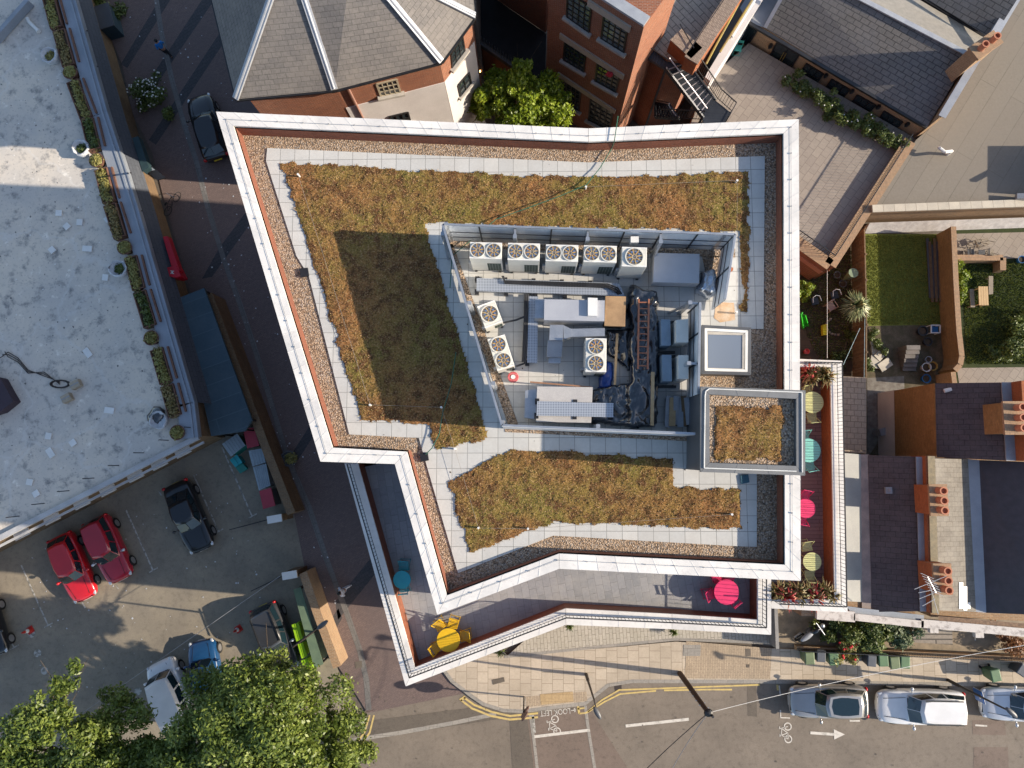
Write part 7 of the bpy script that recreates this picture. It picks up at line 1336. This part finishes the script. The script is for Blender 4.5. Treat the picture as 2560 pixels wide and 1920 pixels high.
for k in range(9): a = -1.2+k*.33; q.blob(P(2092+26*math.cos(a+2.6), 815+22*math.sin(a+2.6), .06), (.10, .09, .07), 7, 5, .15)
tag(q.build('stone_edging', M_GREYW), 'curved row of pale edging stones in the yard', 'edging', kind='stuff')
st2 = thing('step_stool', 'white plastic step stool standing in the narrow side passage', 'stool', P(2194, 1080, .03), .2); MB().box((0, 0, .85), (.55, .42, .06)).build('top', M_GREY, st2, local=True); q = MB(); [q.box((sx*.26, 0, .42), (.04, .40, .82)) for sx in (-1, 1)]; q.build('side', M_LEAD, st2, local=True)
wood = thing('wooden_crate', 'small wooden crate standing among the front garden shrubs', 'crate', P(2172, 1592, .12)); A = PL([(2163, 1584), (2178, 1582), (2180, 1597), (2165, 1600)], .9); q = MB(); [q.bar(A[i]+Vector((0, 0, -z)), A[(i+1) % 4]+Vector((0, 0, -z)), .03, .1) for i in range(4) for z in (.05, .25, .45)]; q.build('slat', M_PINEW, wood); MB().poly([p-Vector((0, 0, .5)) for p in A]).build('base', M_PINEW, wood)
# front gardens: ground, low wall and railings
struct('front_garden', MB().poly(PL([(1942, 1500), (2700, 1520), (2700, 1652), (1942, 1624)], .03)), plain('front_paving', (.34, .27, .19), (.22, .18, .13), rough=.95, scale=2.5))
wall_run('side_wall', 'grey rendered side wall between the block and the front gardens', [(1940, 1520), (1944, 1622)], 1.3, .16, plain('grey_render', (.30, .29, .28)))
fr_ = thing('front_railing', 'black iron railing on a low wall along the pavement by the bins', 'railing', P(2250, 1630, 0)); a, b = P(1985, 1616, .1), P(2700, 1650, .1); q = MB(); q.bar(a+Vector((0, 0, .2)), b+Vector((0, 0, .2)), .24, .4); q.build('low_wall', M_STOCK, fr_); q = MB(); z = Vector((0, 0, 1.05)); q.bar(a+z, b+z, .04); q.bar(a+z*.5, b+z*.5, .03)
for p in steps(a, b, .14): q.bar(p+Vector((0, 0, .4)), p+z, .02)
q.build('bar_panel', M_BLACK, fr_)
struct('step', MB().prism([p[:2] for p in PL([(2280, 1560), (2380, 1566), (2382, 1612), (2284, 1606)], .3)], 0, .3), bricky('tread_stone', (.34, .30, .25), (.30, .26, .22), (.10, .09, .08), 2.0, .28, .04))
tag(MB().rod(P(2436, 1585, .1), P(2438, 1600, 2.6), .03).build('thin_post', M_GALV), 'thin grey post standing in the front garden', 'post')
def specks(label, quad, z, n, m, seed, s0=.02, s1=.07):
    r = np.random.default_rng(seed); A = [np.array(p) for p in PL(quad, z)]; mb = MB()
    for _ in range(n):
        a, b = r.random(2); p = (A[0]*(1-a)+A[1]*a)*(1-b)+(A[3]*(1-a)+A[2]*a)*b; s, t_, k = r.uniform(s0, s1), r.uniform(0, 3.14), r.uniform(.3, 1); c_, d_ = math.cos(t_)*s, math.sin(t_)*s
        mb.add([(p[0]-c_, p[1]-d_, z), (p[0]+d_*k, p[1]-c_*k, z+.004), (p[0]+c_, p[1]+d_, z), (p[0]-d_*k, p[1]+c_*k, z+.004)], [(0, 1, 2, 3)])
    o = mb.build('litter', m); tag(o, label, 'litter', kind='stuff')
specks('tiny pale litter scattered over the shaded street paving', [(300, 0), (620, 0), (860, 1600), (640, 1000)], .03, 150, M_BAG, 1)
specks('tiny pale litter scattered over the car park', [(60, 1400), (560, 1120), (720, 1640), (100, 1800)], .03, 110, M_BAG, 2)
specks('dark leaf scraps scattered over the concrete roof', [(0, 150), (150, 200), (420, 1060), (0, 1290)], ZB+.012, 90, plain('grey_scrap', (.16, .155, .15)), 3, .02, .08)
specks('pale scraps scattered over the concrete roof', [(0, 150), (150, 200), (420, 1060), (0, 1290)], ZB+.012, 70, M_WHITE, 4, .02, .06)
specks('dark gum spots and scraps on the road and pavement', [(950, 1700), (2560, 1660), (2560, 1920), (900, 1920)], .125 if False else .03, 160, M_PATCH, 5, .02, .06)
specks('dark crumbs of soil and moss on the roof slabs', [(690, 385), (1890, 400), (1880, 1360), (1080, 1420)], ZR+.06, 160, M_SOIL, 6, .01, .045)
# ------------------------------------------------------------------ people
def person(label, c, rz, top, legs, skin, hair, shoes, hood=False, stride=.22):
    t = thing('person', label, 'person', c, rz); 
    def skinmesh(name, verts, edges, rad, m, root=0):
        me = bpy.data.meshes.new(name); me.from_pydata(verts, edges, []); me.materials.append(m); o = bpy.data.objects.new(name, me); COL.objects.link(o); o.parent = t
        sk = o.modifiers.new('skin', 'SKIN'); sk.use_smooth_shade = True
        for i, r in enumerate(rad): me.skin_vertices[0].data[i].radius = (r, r)
        me.skin_vertices[0].data[root].use_root = True
        md = o.modifiers.new('sub', 'SUBSURF'); md.levels = md.render_levels = 1; return o
    s = stride
    V = [(0, 0, .92), (0, 0, 1.10), (.02, 0, 1.38), (.03, 0, 1.50), (.06, 0, 1.60), (.06, 0, 1.70), (s*.5, .10, .50), (s, .10, .08), (s+.14, .10, .05), (-s*.4, -.10, .50), (-s, -.10, .10), (-s+.13, -.10, .05), (.02, .19, 1.38), (-.08, .24, 1.12), (.04, .25, .90), (.02, -.19, 1.38), (.10, -.24, 1.12), (.26, -.22, .98)]
    E_ = [(0, 1), (1, 2), (2, 3), (3, 4), (4, 5), (0, 6), (6, 7), (7, 8), (0, 9), (9, 10), (10, 11), (2, 12), (12, 13), (13, 14), (2, 15), (15, 16), (16, 17)]; R_ = [.13, .13, .14, .055, .095, .08, .07, .045, .04, .07, .045, .04, .055, .042, .032, .055, .042, .032]
    for hx, hy, hz, sy in ((.04, .25, .90, 1), (.26, -.22, .98, -1)):
        h0 = V.index((hx, hy, hz))
        for k in range(5):
            i = len(V); f = (k-2)*.018; V.append((hx+.03+.01*k, hy+f, hz-.06)); V.append((hx+.045, hy+f*1.2, hz-(.11 if k else .08))); E_ += [(h0, i), (i, i+1)]; R_ += [.010, .008]
    skinmesh('body', V, E_, R_, skin)
    skinmesh('jacket', [V[0], V[1], V[2], V[12], V[13], (V[14][0], V[14][1], V[14][2]+.05), V[15], V[16], (V[17][0]-.04, V[17][1], V[17][2]+.01), (.03, 0, 1.46)], [(0, 1), (1, 2), (2, 3), (3, 4), (4, 5), (2, 6), (6, 7), (7, 8), (2, 9)], [.155, .155, .165, .085, .065, .05, .085, .065, .05, .08], top)
    skinmesh('trousers', [(0, 0, .95), V[6], (V[7][0], V[7][1], .14), V[9], (V[10][0], V[10][1], .15)], [(0, 1), (1, 2), (0, 3), (3, 4)], [.15, .095, .065, .095, .065], legs)
    for p in (V[7], V[10]): MB().blob((p[0]+.07, p[1], .05), (.14, .05, .05), 8, 5).build('shoe', shoes, t, local=True, smooth=True)
    MB().blob((.045, 0, 1.66), (.115, .105, .12), 10, 8).build('hair', hair, t, local=True, smooth=True)
    q = MB(); q.blob((.165, 0, 1.60), (.02, .014, .02), 6, 5); q.build('nose', skin, t, local=True)
    return t
M_SK = plain('skin', (.38, .22, .15), rough=.5, fine=0); M_HAIR = plain('dark_hair', (.012, .010, .010), rough=.5, fine=0)
person('person in a bright blue top and dark trousers walking in the shaded street', P(424, 140, .013), math.radians(120), plain('blue_top', (.02, .22, .62), rough=.8), plain('dark_trousers', (.015, .015, .02)), M_SK, M_HAIR, M_BLACK)
person('person dressed all in white walking past the shaded wall end', P(868, 1470, .013), math.radians(195), plain('white_hoodie', (.72, .72, .76), rough=.8), plain('white_trousers', (.70, .70, .74), rough=.8), M_SK, M_HAIR, M_WHITE, stride=.26)
